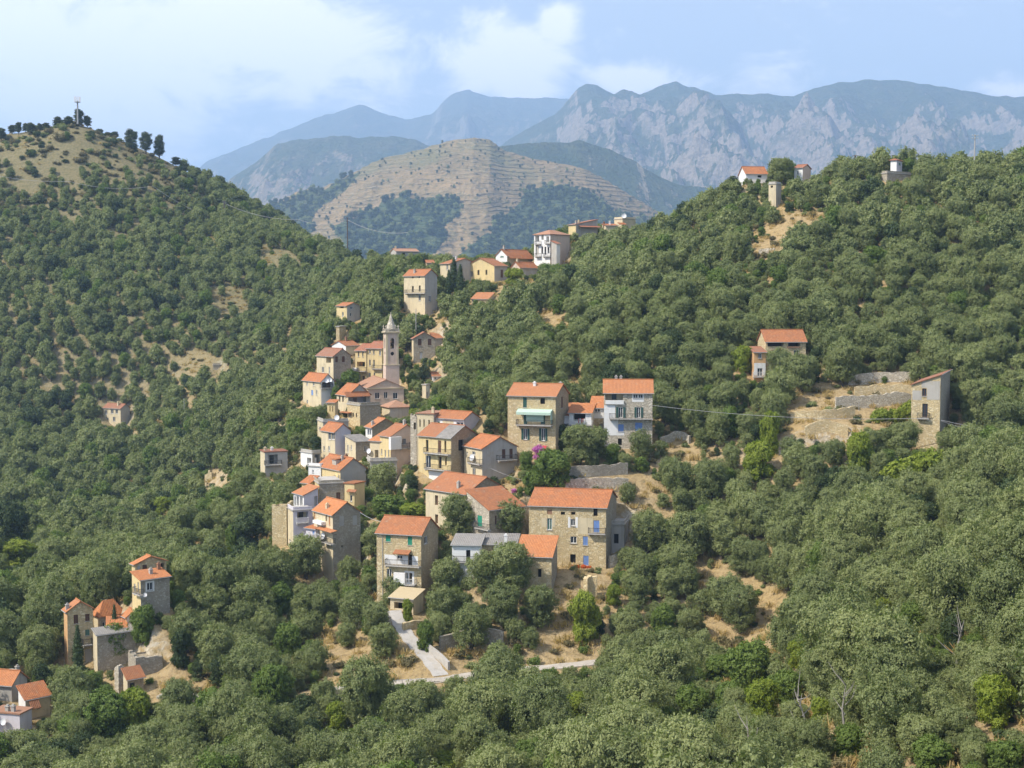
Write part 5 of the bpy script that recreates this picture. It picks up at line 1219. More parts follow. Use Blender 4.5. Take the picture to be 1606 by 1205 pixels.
for h in HOUSES:
    (build_tower if h.get('special') == 'tower' else build_house)(h)

# ------------------------------------------------------------------ lane, ramp, walls, poles, wires
m = Nt('road_surface', 0.9, 0.2)
m.color(m.mix(m.rng(m.noise(m.pos(), 0.8, 5.0, 0.65), 0.35, 0.65), (0.48, 0.43, 0.36), (0.34, 0.30, 0.25))); m.bump(m.noise(m.pos(), 6.0, 4.0), 0.4, 0.04)
def ribbon(name, path, half, mat, lift=0.06):
    mb = MB(); n = len(path)
    E = []
    for i, p_ in enumerate(path):
        d = (path[min(n - 1, i + 1)] - path[max(0, i - 1)]); d.z = 0; d.normalize(); s = Vector((-d.y, d.x, 0))
        wv = half * (1 + 0.08 * math.sin(i * 1.3))
        E.append((p_ - s * wv + UP * lift, p_ + s * wv + UP * lift))
    for (a, b), (c, d) in zip(E[:-1], E[1:]):
        mb.hexa([a - UP * 0.3, c - UP * 0.3, d - UP * 0.3, b - UP * 0.3], [a, c, d, b])
    return mb.build(name, mat)
tag(ribbon('lane', LANE, 1.3, 'road_surface'), kind='structure')
tag(ribbon('ramp_path', RAMP, 1.15, 'concrete'), kind='structure')
tag(ribbon('lower_lane', LOWROAD, 1.7, 'road_surface'), kind='structure')
tag(ribbon('terrace_path', TERRACE_PATH, 0.8, 'road_surface', 0.03), kind='structure')
WRNG = random.Random(3)
def stone_wall(pts, hgt, label, mat='stone_pale', thick=0.5, lift=0.0, cap=None, direct=False, name='terrace_wall'):
    P = [hit(*q) if not direct else at(*q) for q in pts]
    P = smooth_path(P, 8)
    L = [0.0]
    for a, b in zip(P[:-1], P[1:]): L.append(L[-1] + (b - a).length)
    N = max(6, int(L[-1] / 0.7)); S = [L[-1] * k / N for k in range(N + 1)]
    Q = []
    for s in S:
        k = min(len(L) - 2, max(0, np.searchsorted(L, s) - 1)); t = (s - L[k]) / max(1e-6, L[k + 1] - L[k]); Q.append(P[k].lerp(P[k + 1], t))
    c = sum(Q, Vector()) / len(Q); mb = MB(); tops = []
    for i in range(N + 1):
        base = Q[i].z if direct else float(ground_z(np.array([Q[i].x]), np.array([Q[i].y]))[0])
        tops.append(base + hgt * (1 if cap else 0.92 + 0.13 * WRNG.random()) + lift)
    for i in range(N):
        a, b = Q[i], Q[i + 1]; d = (b - a); d.z = 0; d.normalize(); s = Vector((-d.y, d.x, 0)) * thick / 2
        za, zb = min(a.z, tops[i] - hgt) - 1.6, min(b.z, tops[i + 1] - hgt) - 1.6
        bt = [Vector((*(a - s).xy, za)), Vector((*(b - s).xy, zb)), Vector((*(b + s).xy, zb)), Vector((*(a + s).xy, za))]
        tp = [Vector((*(a - s).xy, tops[i])), Vector((*(b - s).xy, tops[i + 1])), Vector((*(b + s).xy, tops[i + 1])), Vector((*(a + s).xy, tops[i]))]
        mb.hexa(bt, tp)
    o = mb.build(name, mat, origin=(c.x, c.y, c.z))
    return tag(o, label, 'wall', 'dry stone walls')
stone_wall([(838, 792), (870, 780), (920, 776), (985, 772)], 2.2, 'long pale retaining wall just uphill of the big stone house')
stone_wall([(890, 752), (930, 748), (984, 744)], 2.0, 'upper grey retaining wall below the olive by the white and stone house', 'stone_grey')
stone_wall([(1330, 604), (1380, 602), (1430, 600)], 2.0, 'topmost pale terrace wall left of the slim stone tower house')
stone_wall([(1340, 626), (1390, 622), (1432, 624)], 2.2, 'second pale terrace wall beside the slim stone tower house', 'stone_warm')
stone_wall([(1310, 645), (1370, 640), (1428, 642)], 2.4, 'third and longest terrace wall above the bright vine row')
stone_wall([(1240, 665), (1290, 660), (1340, 655)], 2.0, 'lower terrace wall running out towards the open-loft house', 'stone_warm')
stone_wall([(1262, 690), (1300, 686), (1330, 690)], 1.6, 'broken pale wall stub beneath the terraces', 'stone_warm')
stone_wall([(1036, 700), (1062, 692), (1082, 698)], 1.6, 'short mortared wall beside the path right of the white and stone house')
stone_wall([(955, 893), (985, 886), (1012, 892)], 2.0, 'humped rubble wall running from the big stone house yard', 'stone_pale')
stone_wall([(1012, 893), (1034, 894), (1054, 898)], 1.8, 'pale mortared garden wall east of the big stone house', 'plaster_white', cap=True, name='garden_wall')
stone_wall([(918, 940), (926, 936), (936, 938)], 3.4, 'tall broken stone pillar of wall below the big stone house terrace', 'stone_warm', 0.9)
stone_wall([(620, 1120 - 40), (680, 1074), (740, 1068)], 1.0, 'grey retaining wall carrying the lane below the ramp', 'stone_grey', lift=-0.9)
stone_wall([(662, 1018), (690, 1040), (704, 1052)], 1.3, 'pale plastered wall along the upper side of the concrete ramp', 'concrete', 0.35, cap=True, name='ramp_wall')
stone_wall([(560, 986), (585, 982), (612, 984)], 1.4, 'short pale wall at the edge of the turquoise shutter house garden', 'stone_pale')
stone_wall([(632, 990), (650, 988), (664, 986)], 1.2, 'golden low wall beside the bright young tree', 'stone_warm')
stone_wall([(690, 1020), (740, 1010), (790, 1012)], 2.2, 'dark shaded rubble wall under the central olives', 'stone_grey')
stone_wall([(500, 1100), (540, 1096), (600, 1092)], 2.4, 'rough wall shoring the lane at its lower end', 'stone_grey', lift=-1.2)
stone_wall([(0, 1004), (16, 1001), (30, 1006)], 1.0, 'pale stone ledge at the left edge above the hamlet', 'stone_pale', 1.6)
stone_wall([(365, 865), (368, 862)], 1.8, 'tiny pale wall stub among bushes left of the village', 'stone_pale')
stone_wall([(1190, 400), (1215, 396)], 1.2, 'small bare terrace wall high on the right slope', 'stone_pale')

def pole(px, py_top, py_bot, d, r, mat, label, arms=1, name='utility_pole', cat='pole'):
    b = at(px, py_bot, d); t = at(px, py_top, d)
    gz = float(ground_z(np.array([b.x]), np.array([b.y]))[0])
    b.z = min(b.z, gz) - 0.5
    root = empty(name, b); tag(root, label, cat, 'poles and masts')
    H_ = t.z - b.z
    mb = MB(); mb.tube([Vector((0, 0, 0)), Vector((0, 0, H_))], [r, r * 0.7], 8); mb.build('shaft', mat, root)
    for k in range(arms):
        z = H_ - 0.35 - k * 0.8
        ab = MB(); ab.box((-0.9, -r * 0.9 - 0.1, z), (1.8, 0, 0), (0, 0.1, 0), (0, 0, 0.12)); ab.build('cross_arm', mat, root)
        for x in (-0.8, 0.0, 0.8):
            ib = MB(); ib.lathe(Vector((x, -r * 0.9 - 0.05, z + 0.121)), [(0.05, 0), (0.08, 0.06), (0.05, 0.14), (0.06, 0.2)], 7); ib.build('insulator', 'dish_white', root)
    return root
pole(1341, 243, 270, 402, 0.3, 'pole_wood', 'short dark pole on the ridge between two olives', 2)
pole(1528, 211, 262, 398, 0.24, 'pole_grey', 'tall pale lamp pole on the ridge at the right', 2)
pole(1598, 278, 330, 380, 0.16, 'pole_grey', 'thin pale pole at the right edge of the photo', 0)
pole(352, 315, 352, 640, 0.34, 'pole_wood', 'dark pole at the shoulder of the bare hill', 2)
pole(545, 341, 380, 600, 0.3, 'pole_wood', 'dark pole in the dip of the far left ridge', 1)
pole(652.5, 485, 530, 378, 0.12, 'pole_grey', 'tall thin mast behind the bell tower', 0)
pole(644.5, 507, 532, 378, 0.1, 'pole_grey', 'shorter thin mast behind the bell tower', 0)
pole(612, 817, 850, 240, 0.14, 'pole_grey', 'grey wire post behind the turquoise shutter house', 0)
pole(646, 818, 850, 240, 0.14, 'pole_grey', 'second grey wire post behind the turquoise shutter house', 0)
pole(289, 625, 655, 470, 0.1, 'pole_grey', 'thin pole in the forest across the valley', 0)
b = at(122, 190, 690); root = empty('antenna_mast', b - UP * 1.5); tag(root, 'antenna mast with panel ring on top of the bare hill', 'mast', 'poles and masts')
H_ = at(122, 158, 690).z - b.z + 1.5
mb = MB(); mb.tube([Vector(), Vector((0, 0, H_))], [0.45, 0.35], 8); mb.build('shaft', 'pole_grey', root)
mb = MB(); mb.lathe(Vector((0, 0, H_ - 0.9)), [(0.4, 0), (1.5, 0.1), (1.5, 0.25), (0.4, 0.3)], 12); mb.build('platform', 'pole_grey', root)
for k in range(6):
    q = Vector((1.35 * math.cos(k * 1.047), 1.35 * math.sin(k * 1.047), H_ - 0.6)); mb = MB(); mb.box(q - Vector((0.17, 0.09, 0)), (0.34, 0, 0), (0, 0.18, 0), (0, 0, 2.6)); mb.build('antenna_panel', 'dish_white', root)
def wire(pts, sag, label, r=0.035):
    P = [at(*p) for p in pts]; path = []
    for a, b in zip(P[:-1], P[1:]):
        for k in range(16):
            t = k / 16; q = a.lerp(b, t); q.z -= 4 * sag * t * (1 - t); path.append(q)
    path.append(P[-1]); c = sum(path, Vector()) / len(path)
    mb = MB(); mb.tube(path, r, 5); o = mb.build('overhead_cable', 'cable', origin=c)
    tag(o, label, 'cable', 'overhead cables')
wire([(1024, 636, 262), (1452, 656, 250)], 1.0, 'long cable from the white and stone house to the slim tower house')
wire([(1476, 659, 250), (1640, 678, 245)], 0.6, 'cable from the slim tower house off past the right edge')
wire([(1476, 660, 250), (1520, 672, 249)], 0.2, 'short branch cable beside the slim tower house', 0.03)
wire([(565, 804, 248), (612, 819, 240), (646, 820, 240), (668, 822, 240)], 0.5, 'cable from the tall grey-sided house to the wire posts')
wire([(830, 756, 252), (770, 735, 256)], 0.2, 'thin cable across the grey-gabled house', 0.025)
wire([(352, 319, 640), (470, 345, 620), (545, 345, 600), (640, 365, 520)], 2.0, 'far cable along the left ridge', 0.06)
wire([(-60, 262, 640), (110, 285, 640), (240, 292, 640), (352, 347, 640)], 2.0, 'far cable crossing the bare hill', 0.06)

# guard rail and fence along the lane
fr = empty('guard_rail', LANE[14] + UP * 0.0); tag(fr, 'low metal guard rail on the lane edge beside the ramp foot', 'railing')
o0 = fr.location
for k in range(12, 24, 2):
    q = LANE[k] + Vector((0.2, -1.7, 0)) - o0
    mb = MB(); mb.tube([q - UP * 0.3, q + UP * 0.95], 0.05, 6); mb.build('post', 'pole_grey', fr)
mb = MB(); mb.tube([LANE[k] + Vector((0.2, -1.7, 0.9)) - o0 for k in range(12, 23)], 0.04, 5); mb.build('rail', 'pole_grey', fr)
fn = empty('wire_fence', hit(1290, 655)); tag(fn, 'row of thin fence posts beside the terraces', 'fence')
for k in range(6):
    q = hit(1282 + 13 * k, 662 - 3 * k); mb = MB(); mb.tube([q - fn.location - UP * 0.3, q - fn.location + UP * 1.7], 0.06, 5); mb.build('post', 'pole_grey', fn)
# red machine and odds by the tiny hut
r0 = at(215, 1092, 203); gz = float(ground_z(np.array([r0.x]), np.array([r0.y]))[0])
rm = empty('garden_tractor', (r0.x, r0.y, max(gz, r0.z - 1.0))); tag(rm, 'small red garden machine parked by the tiny ivy hut', 'machine')
mb = MB(); mb.hexa([Vector(q) for q in ((-0.9, -0.4, 0.35), (0.7, -0.4, 0.35), (0.7, 0.4, 0.35), (-0.9, 0.4, 0.35))], [Vector(q) for q in ((-0.8, -0.35, 1.0), (0.55, -0.3, 0.9), (0.55, 0.3, 0.9), (-0.8, 0.35, 1.0))]); mb.build('body', 'red_paint', rm)
mb = MB(); mb.box((-0.7, -0.28, 1.0), (0.55, 0, 0), (0, 0.56, 0), (0, 0, 0.12)); mb.box((-0.75, -0.28, 1.1), (0.1, 0, 0), (0, 0.56, 0), (0, 0, 0.45)); mb.build('seat', 'wood_dark', rm)
mb = MB(); mb.tube([Vector((0.2, 0, 0.9)), Vector((-0.05, 0, 1.35))], 0.03, 5); mb.lathe(Vector((-0.05, 0, 1.35)), [(0.2, 0), (0.22, 0.03), (0.2, 0.05)], 12); mb.build('steering_wheel', 'wood_dark', rm)
for x, y, r in ((-0.6, -0.5, 0.42), (-0.6, 0.5, 0.42), (0.5, -0.45, 0.3), (0.5, 0.45, 0.3)):
    mb = MB(); mb.lathe(Vector((x, y - 0.1, r - 0.02)), [(r * 0.5, 0), (r, 0.03), (r, 0.17), (r * 0.5, 0.2)], 14, 0, (0, 1, 0)); mb.build('wheel', 'wood_dark', rm)

# ------------------------------------------------------------------ vegetation: shapes
def sphere_dirs(rs, n):
    v = rs.normal(size=(n, 3)); return v / np.linalg.norm(v, axis=1, keepdims=True)
def crown_arrays(rs, clumps, sprigs, leaves, ll, lw, spread, up=0.35, lump=0.3, core=0.0):
    """leaf-sized rhombi gathered in sprigs over the surface of many clumps, plus an added light-blocking core per clump"""
    C, D = [], []
    for c, r in clumps:
        n = max(4, int(sprigs * (np.mean(r) / np.mean([np.mean(q[1]) for q in clumps])) ** 2))
        d = sphere_dirs(rs, n); rad = (1 + lump * rs.normal(size=(n, 1)) * 0.5) * np.where(rs.rand(n, 1) < 0.22, rs.uniform(0.5, 0.85, (n, 1)), 1.0)
        sc = c + d * r * rad * 0.93
        k = leaves
        pos = np.repeat(sc, k, 0) + rs.normal(size=(n * k, 3)) * spread * np.array([1, 1, 0.85])
        C.append(pos); D.append(np.repeat(d, k, 0))
    C, D = np.concatenate(C), np.concatenate(D)
    # drop what lies deep inside a neighbouring clump
    keep = np.ones(len(C), bool)
    for c, r in clumps: keep &= (((C - c) / (r * 0.48)) ** 2).sum(1) > 1
    C, D = C[keep], D[keep]; n = len(C)
    N = D + rs.normal(size=(n, 3)) * 0.45; N /= np.linalg.norm(N, axis=1, keepdims=True)
    T = rs.normal(size=(n, 3)) + np.array([0, 0, up]) + 0.5 * D
    T -= N * (T * N).sum(1, keepdims=True); T /= np.linalg.norm(T, axis=1, keepdims=True) + 1e-9
    S = np.cross(N, T); sz = rs.uniform(0.7, 1.35, (n, 1))
    V = np.stack([C - T * ll * sz / 2, C + S * lw * sz / 2, C + T * ll * sz / 2, C - S * lw * sz / 2], 1).reshape(-1, 3)
    F = np.arange(n * 4).reshape(-1, 4)
    if core:  # added solid blob per clump that stops light leaking through the leaves
        a = np.arange(7) * 2 * math.pi / 7; VV, FF = [], []
        for c, r in clumps:
            b0 = len(V) + sum(len(q) for q in VV); rings = []
            for ph in (-1.35, -0.7, 0.0, 0.7, 1.35):
                rings.append(np.stack([np.cos(a) * math.cos(ph), np.sin(a) * math.cos(ph), np.full(7, math.sin(ph))], 1))
            q = np.concatenate(rings) * r * core * rs.uniform(0.85, 1.1, (35, 1)) + c
            VV.append(q)
            for i in range(4):
                for k in range(7): FF.append((b0 + i * 7 + k, b0 + i * 7 + (k + 1) % 7, b0 + i * 7 + 7 + (k + 1) % 7, b0 + i * 7 + 7 + k))
        V = np.concatenate([V] + VV); F = np.concatenate([F, np.array(FF)])
    return V, F
def mesh_from(name, V, F, mats, mi=None):
    me = bpy.data.meshes.new(name)
    me.vertices.add(len(V)); me.vertices.foreach_set('co', np.asarray(V, np.float32).ravel())
    me.loops.add(F.size); me.loops.foreach_set('vertex_index', F.ravel().astype(np.int32))
    me.polygons.add(len(F)); me.polygons.foreach_set('loop_start', np.arange(0, F.size, 4, dtype=np.int32))
    me.update(calc_edges=True)
    for q in mats: me.materials.append(MATS[q])
    if mi is not None: me.polygons.foreach_set('material_index', mi.astype(np.int32))
    return me
def limb_arrays(paths, n=6):
    V, F = [], []; off = 0
    for path, radii in paths:
        rings = []
        for i, p_ in enumerate(path):
            p_ = Vector(p_); d = (Vector(path[min(i + 1, len(path) - 1)]) - Vector(path[max(i - 1, 0)])).normalized()
            x = d.orthogonal().normalized(); y = d.cross(x)
            V += [tuple(p_ + (x * math.cos(2 * math.pi * k / n) + y * math.sin(2 * math.pi * k / n)) * radii[i]) for k in range(n)]
        for i in range(len(path) - 1):
            for k in range(n): F.append((off + i * n + k, off + i * n + (k + 1) % n, off + (i + 1) * n + (k + 1) % n, off + (i + 1) * n + k))
        off += len(path) * n
    return np.array(V), np.array(F)
def tree_shape(kind, seed):
    """clumps of the crown and limbs of the trunk, real size in metres"""
    r = random.Random(seed * 101 + 5); cl, limbs = [], []
    if kind in ('olive', 'green'):
        R = 2.95; H0 = 1.8 if kind == 'olive' else 1.2; n = r.randint(11, 15)
        for k in range(n):
            ang = 2.4 * k + r.uniform(-0.4, 0.4); q = math.sqrt((k + 0.4) / n) * (R - 1.0) * r.uniform(0.85, 1.12)
            top = 5.7 - 0.42 * q * q / 1.3 + r.uniform(-0.6, 0.8)
            rad = r.uniform(0.95, 1.45)
            cl.append(((q * math.cos(ang), q * math.sin(ang), max(H0, top - rad * 0.4)), (rad * r.uniform(0.95, 1.2), rad * r.uniform(0.95, 1.2), rad * r.uniform(0.85, 1.15))))
            if q > 1.0: cl.append(((q * 1.05 * math.cos(ang + 0.5), q * 1.05 * math.sin(ang + 0.5), H0 + r.uniform(-0.3, 1.1)), (rad * 0.85, rad * 0.85, rad * 0.85)))
        cl.append(((0, 0, 3.5), (1.7, 1.7, 1.8)))
        limbs.append(([(0, 0, -0.7), (r.uniform(-.1, .1), r.uniform(-.1, .1), 0.5), (r.uniform(-.25, .25), r.uniform(-.25, .25), 1.3)], [0.46, 0.34, 0.28]))
        t = limbs[0][0][-1]
        for c, _ in r.sample(cl[:-1], min(6, len(cl) - 1)):
            m_1 = tuple(t[i] * 0.45 + c[i] * 0.55 + r.uniform(-0.25, 0.25) for i in range(3)); limbs.append(([t, m_1, c], [0.2, 0.11, 0.04]))
    elif kind == 'cypress':
        for k in range(11):
            z = 0.7 + k * 0.75; w = 0.95 * math.sin(min(1, (k + 2.2) / 5) * math.pi / 2) * (1 - max(0, (k - 4) / 7.2)) + 0.12
            for j in range(3): cl.append(((0.3 * w * math.cos(j * 2.1 + k), 0.3 * w * math.sin(j * 2.1 + k), z + r.uniform(-0.1, 0.1)), (w * 0.72, w * 0.72, 0.75)))
        limbs.append(([(0, 0, -0.6), (0, 0, 3), (0, 0, 8)], [0.22, 0.16, 0.03]))
    elif kind == 'pine':
        h = 7.5
        limbs.append(([(0, 0, -0.6), (r.uniform(-.2, .2), 0, 3), (r.uniform(-.3, .3), r.uniform(-.3, .3), h)], [0.26, 0.2, 0.04]))
        for k in range(16):
            z = 1.9 + k * 0.36; w = 2.3 * (1 - ((z - 3.4) / (h - 2.2)) ** 2 * 0.85) if z > 3.4 else 1.9
            ang = k * 2.4 + r.uniform(-0.3, 0.3); q = max(0.1, w * r.uniform(0.35, 0.75)); rad = r.uniform(0.7, 1.1)
            c = (q * math.cos(ang), q * math.sin(ang), z); cl.append((c, (rad * 1.15, rad * 1.15, rad * 0.65)))
            limbs.append(([(0, 0, z - 0.5), c], [0.08, 0.03]))
        cl.append(((0, 0, h - 0.2), (0.6, 0.6, 0.8)))
    elif kind == 'bush':
        for k in range(7):
            ang = k * 2.4; q = 0.62 * math.sqrt(k / 7); rad = r.uniform(0.38, 0.6)
            cl.append(((q * math.cos(ang), q * math.sin(ang), 0.42 + r.uniform(-0.1, 0.25)), (rad, rad, rad * 0.9)))
        limbs.append(([(0, 0, -0.3), (0, 0, 0.3), (0.1, 0, 0.6)], [0.07, 0.05, 0.02]))
    return [(np.array(a), np.array(b)) for a, b in cl], limbs
LOD = {'hi': dict(sprigs=62, leaves=20, ll=0.25, lw=0.11, spread=0.17), 'mid': dict(sprigs=44, leaves=13, ll=0.33, lw=0.15, spread=0.18), 'lo': dict(sprigs=24, leaves=7, ll=0.5, lw=0.27, spread=0.22, core=0.5)}
def make_tree(kind, seed, lod, leaf, bark='bark', **over):
    rs = np.random.RandomState(seed * 7 + 1)
    cl, limbs = tree_shape(kind, seed)
    q = dict(LOD[lod]); q.update(over)
    if kind == 'olive': q['sprigs'] = int(q['sprigs'] * (0.62, 1.0, 0.85, 1.12, 0.72, 1.0, 0.92)[seed % 7])
    V, F = crown_arrays(rs, cl, **q)
    TV, TF = limb_arrays(limbs)
    return (V, F, leaf), (TV, TF, bark)
def joined(name, cr, tr):
    V = np.concatenate([cr[0], tr[0]]); F = np.concatenate([cr[1], tr[1] + len(cr[0])])
    mi = np.concatenate([np.zeros(len(cr[1])), np.ones(len(tr[1]))])
    return mesh_from(name, V, F, [cr[2], tr[2]], mi)
def proto_set(kind, n, lod, leaf, seed0=0, **over):
    o = []
    for k in range(n):
        cr, tr = make_tree(kind, seed0 + k, lod, leaf, **over)
        o.append((mesh_from('crown', cr[0], cr[1], [cr[2]]), mesh_from('trunk', tr[0], tr[1], [tr[2]])))
    return o
PROTO = {
 'olive': proto_set('olive', 7, 'hi', 'leaf_olive'),
 'green': proto_set('green', 3, 'hi', 'leaf_green', 40, ll=0.30, lw=0.2),
 'lime': proto_set('green', 3, 'hi', 'leaf_lime', 50, ll=0.28, lw=0.2),
 'dark': proto_set('green', 3, 'hi', 'leaf_dark', 60, ll=0.28, lw=0.18),
 'cypress': proto_set('cypress', 2, 'hi', 'leaf_dark', 70, sprigs=34, leaves=9, ll=0.22, lw=0.1, spread=0.1, up=2.0, core=0.8),
 'pine': proto_set('pine', 3, 'mid', 'leaf_pine', 80, ll=0.34, lw=0.12, core=0.6),
 'magenta': proto_set('green', 2, 'mid', 'petal_magenta', 90, ll=0.3, lw=0.24, core=0.5),
 'bush': proto_set('bush', 3, 'hi', 'leaf_green', 100, ll=0.14, lw=0.09, spread=0.07),
 'limebush': proto_set('bush', 3, 'hi', 'leaf_lime', 110, ll=0.14, lw=0.1, spread=0.07),
 'orange': proto_set('bush', 2, 'mid', 'petal_orange', 120, ll=0.14, lw=0.1, spread=0.07),
}
HEIGHT = {'olive': 6.0, 'green': 6.0, 'lime': 6.0, 'dark': 6.0, 'magenta': 6.0, 'cypress': 9.2, 'pine': 8.0, 'bush': 1.15, 'limebush': 1.15, 'orange': 1.15}
WIDTH = {'olive': 6.6, 'green': 6.6, 'lime': 6.6, 'dark': 6.6, 'magenta': 6.6, 'cypress': 2.1, 'pine': 4.6, 'bush': 2.0, 'limebush': 2.0, 'orange': 2.0}

# ------------------------------------------------------------------ vegetation: named single plants
TR = random.Random(21)
def plant(kind, loc, sx, sz, name, label, group, cat='tree', rot=None, dz=0.0):
    crown, trunk = TR.choice(PROTO[kind])
    e = empty(name, (loc[0], loc[1], loc[2] - 0.15 + dz)); e.rotation_euler = (0, 0, TR.uniform(0, 6.28) if rot is None else rot); e.scale = (sx, sx, sz)
    tag(e, label, cat, group)
    for nm, me in (('crown', crown), ('trunk', trunk)):
        o = bpy.data.objects.new(nm, me); COL.objects.link(o); o.parent = e
    return e
PLANTS = []   # (kind, centre px, centre py, width px, height px, name, label, group)
def S(kind, px, py, w, hh, name, label, group='single trees and shrubs of the village', cat='tree', near=70.0): PLANTS.append((kind, px, py, w, hh, name, label, group, cat, near))
S('lime', 917, 975, 52, 68, 'lemon_tree', 'bright lime green round tree below the big stone house terrace')
S('lime', 640, 962, 20, 32, 'young_tree', 'young bright green tree beside the golden low wall')
S('green', 866, 742, 62, 55, 'fig_tree', 'broad fresh green tree behind the big stone house roof')
S('green', 838, 768, 40, 36, 'fig_tree', 'low green tree between the big stone roof and the annex')
S('lime', 1165, 568, 34, 36, 'fig_tree', 'yellow-green tree beside the orange plastered side wing')
S('lime', 1207, 690, 34, 62, 'poplar_tree', 'upright bright green tree below the long cable')
S('lime', 1190, 728, 52, 52, 'fig_tree', 'lime tinted tree just downhill of the upright bright one')
S('lime', 1346, 716, 44, 58, 'fig_tree', 'two-toned lime green tree under the lower terrace wall')
S('limebush', 1408, 738, 60, 34, 'vine_bush', 'spreading lime green vine in front of the slim tower house foot', cat='bush')
S('limebush', 1452, 722, 58, 34, 'vine_bush', 'second lime green vine touching the slim tower house', cat='bush')
for k, (x, y, w) in enumerate(((1382, 652, 36), (1405, 650, 34), (1424, 648, 30))):
    S('limebush', x, y, w, 24, 'vine_row', ('first', 'second', 'third')[k] + ' bright vine of the terrace row counted towards the slim tower house', 'vines on the terrace', 'vine')
S('dark', 390, 838, 56, 52, 'chestnut_tree', 'deep green tree at the village edge below the veranda house')
S('green', 366, 852, 30, 44, 'fig_tree', 'small green tree outside the deep green one at the village edge')
S('lime', 806, 437, 34, 24, 'mulberry_tree', 'flat-topped bright green tree beside the little pink-walled house')
S('green', 612, 800, 60, 34, 'ivy_bush', 'ivy bank between the tall grey-sided house and the long cream house', cat='bush')
S('lime', 652, 808, 56, 30, 'ivy_bush', 'brighter ivy bank just behind the turquoise shutter house roof', cat='bush')
S('green', 549, 604, 34, 32, 'fig_tree', 'green tree on the slope under the cream house with grey gable', near=346)
S('green', 527, 626, 18, 26, 'fig_tree', 'small green tree beside the house with two dishes', near=342)
S('limebush', 650, 646, 20, 12, 'garden_bush', 'lime bush behind the low house before the church', cat='bush')
S('green', 225, 982, 40, 52, 'fig_tree', 'leafy green tree against the small pale blue house')
S('dark', 284, 1020, 38, 52, 'chestnut_tree', 'dark dense tree above the long roofless grey ruin')
S('green', 168, 1128, 74, 70, 'ivy_mound', 'big ivy-smothered mound below the lower hamlet', cat='bush')
S('lime', 212, 1122, 60, 64, 'ivy_mound', 'brighter half of the ivy-smothered mound below the tiny hut', cat='bush')
S('magenta', 845, 711, 24, 20, 'bougainvillea', 'magenta bougainvillea in bloom beside the stone house with green awning', cat='shrub')
S('magenta', 806, 772, 12, 6, 'bougainvillea', 'low muted magenta shrub beside the annex roof', cat='shrub')
for k in range(4): S('orange', 897 + 9 * k, 888 + 1.0 * (k % 2), 11, 6, 'flower_bush', ('first', 'second', 'third', 'fourth')[k] + ' orange flower bush along the big stone house terrace counted from the barn', 'flowers on the terrace', 'flowers')
S('green', 1172, 1052, 76, 74, 'fig_tree', 'vivid green tree under the dry footpath bank')
S('lime', 1196, 1106, 60, 66, 'fig_tree', 'lime green tree downhill of the vivid one by the dry bank')
S('green', 430, 1085, 64, 70, 'fig_tree', 'dense green tree at the lower end of the lane')
S('lime', 531, 1130, 44, 44, 'broom_bush', 'bright broom bush under the lane wall', cat='bush')
S('green', 1432, 972, 46, 44, 'fig_tree', 'small green tree among dry stalks on the right slope')
S('dark', 1492, 1000, 40, 56, 'fig_tree', 'dark green tree beside the dry stalks on the right slope')
S('green', 1462, 1192, 70, 50, 'fig_tree', 'round green treetop at the bottom edge towards the right')
S('green', 1580, 1196, 60, 46, 'fig_tree', 'leafy green treetop in the bottom right corner')
S('lime', 700, 1200, 70, 30, 'broom_bush', 'lime green bush cut by the bottom edge at the middle', cat='bush')
S('green', 760, 985, 30, 26, 'garden_bush', 'small green bush under the central olives', cat='bush')
S('green', 668, 1002, 30, 40, 'garden_bush', 'green bush on the wall above the concrete ramp', cat='bush')
S('dark', 880, 690, 34, 34, 'garden_tree', 'dark round garden tree beside the bougainvillea')
for k_, x_, y_, w_, h_, t_ in (('green', 1132, 1052, 54, 40, 'flat green bush hanging over the bank under the dry footpath'), ('green', 1236, 1082, 56, 50, 'green tree on the shaded side of the lime one by the dry bank'), ('lime', 1250, 1030, 34, 40, 'small lime tree at the end of the dry footpath'),
        ('green', 1040, 978, 44, 42, 'green tree among olives below the mortared garden wall'), ('lime', 962, 938, 26, 30, 'lime sapling beside the broken stone pillar'), ('lime', 905, 1108, 50, 36, 'lime patch of leaves under the sunlit stretch of lane'), ('green', 1085, 1110, 60, 52, 'green tree downhill of the dry footpath on its sunlit side'),
        ('lime', 30, 872, 60, 40, 'yellow-green tree at the sunlit edge of the valley forest'), ('lime', 258, 796, 34, 26, 'yellow-green tree alone in the gully forest'), ('green', 440, 942, 44, 40, 'green tree in the grove below the roofless stone shell'), ('green', 452, 1008, 46, 46, 'green tree beside the dry slope left of the ramp'),
        ('lime', 1560, 1110, 70, 70, 'sunlit lime tree near the bottom right corner'), ('green', 1330, 1165, 60, 46, 'green tree among the bleached dead trees'), ('lime', 1385, 960, 30, 34, 'lime shrub above the dry stalks on the right slope'), ('dark', 20, 830, 60, 70, 'dark oak at the sunlit edge across the valley'), ('lime', 1290, 1120, 44, 40, 'lime bush beside the forked dead tree')):
    S(k_, x_, y_, w_, h_, 'fig_tree' if k_ == 'green' else 'leafy_tree', t_)
S('cypress', 122.7, 1018, 19, 78, 'cypress_tree', 'tall near cypress in front of the tall narrow stone house')
S('cypress', 180, 974, 12, 54, 'cypress_tree', 'slim cypress rising behind the windowless grey stone house')
S('cypress', 768, 424, 8, 22, 'cypress_tree', 'little pointed cypress before the yellow gabled saddle house')
S('cypress', 712, 432, 16, 52, 'cypress_tree', 'dark cypress on the sunny side of the saddle clump')
S('cypress', 722, 440, 15, 48, 'cypress_tree', 'dark cypress in the middle of the saddle clump')
S('cypress', 704, 446, 12, 44, 'cypress_tree', 'shorter dark cypress in the saddle clump')
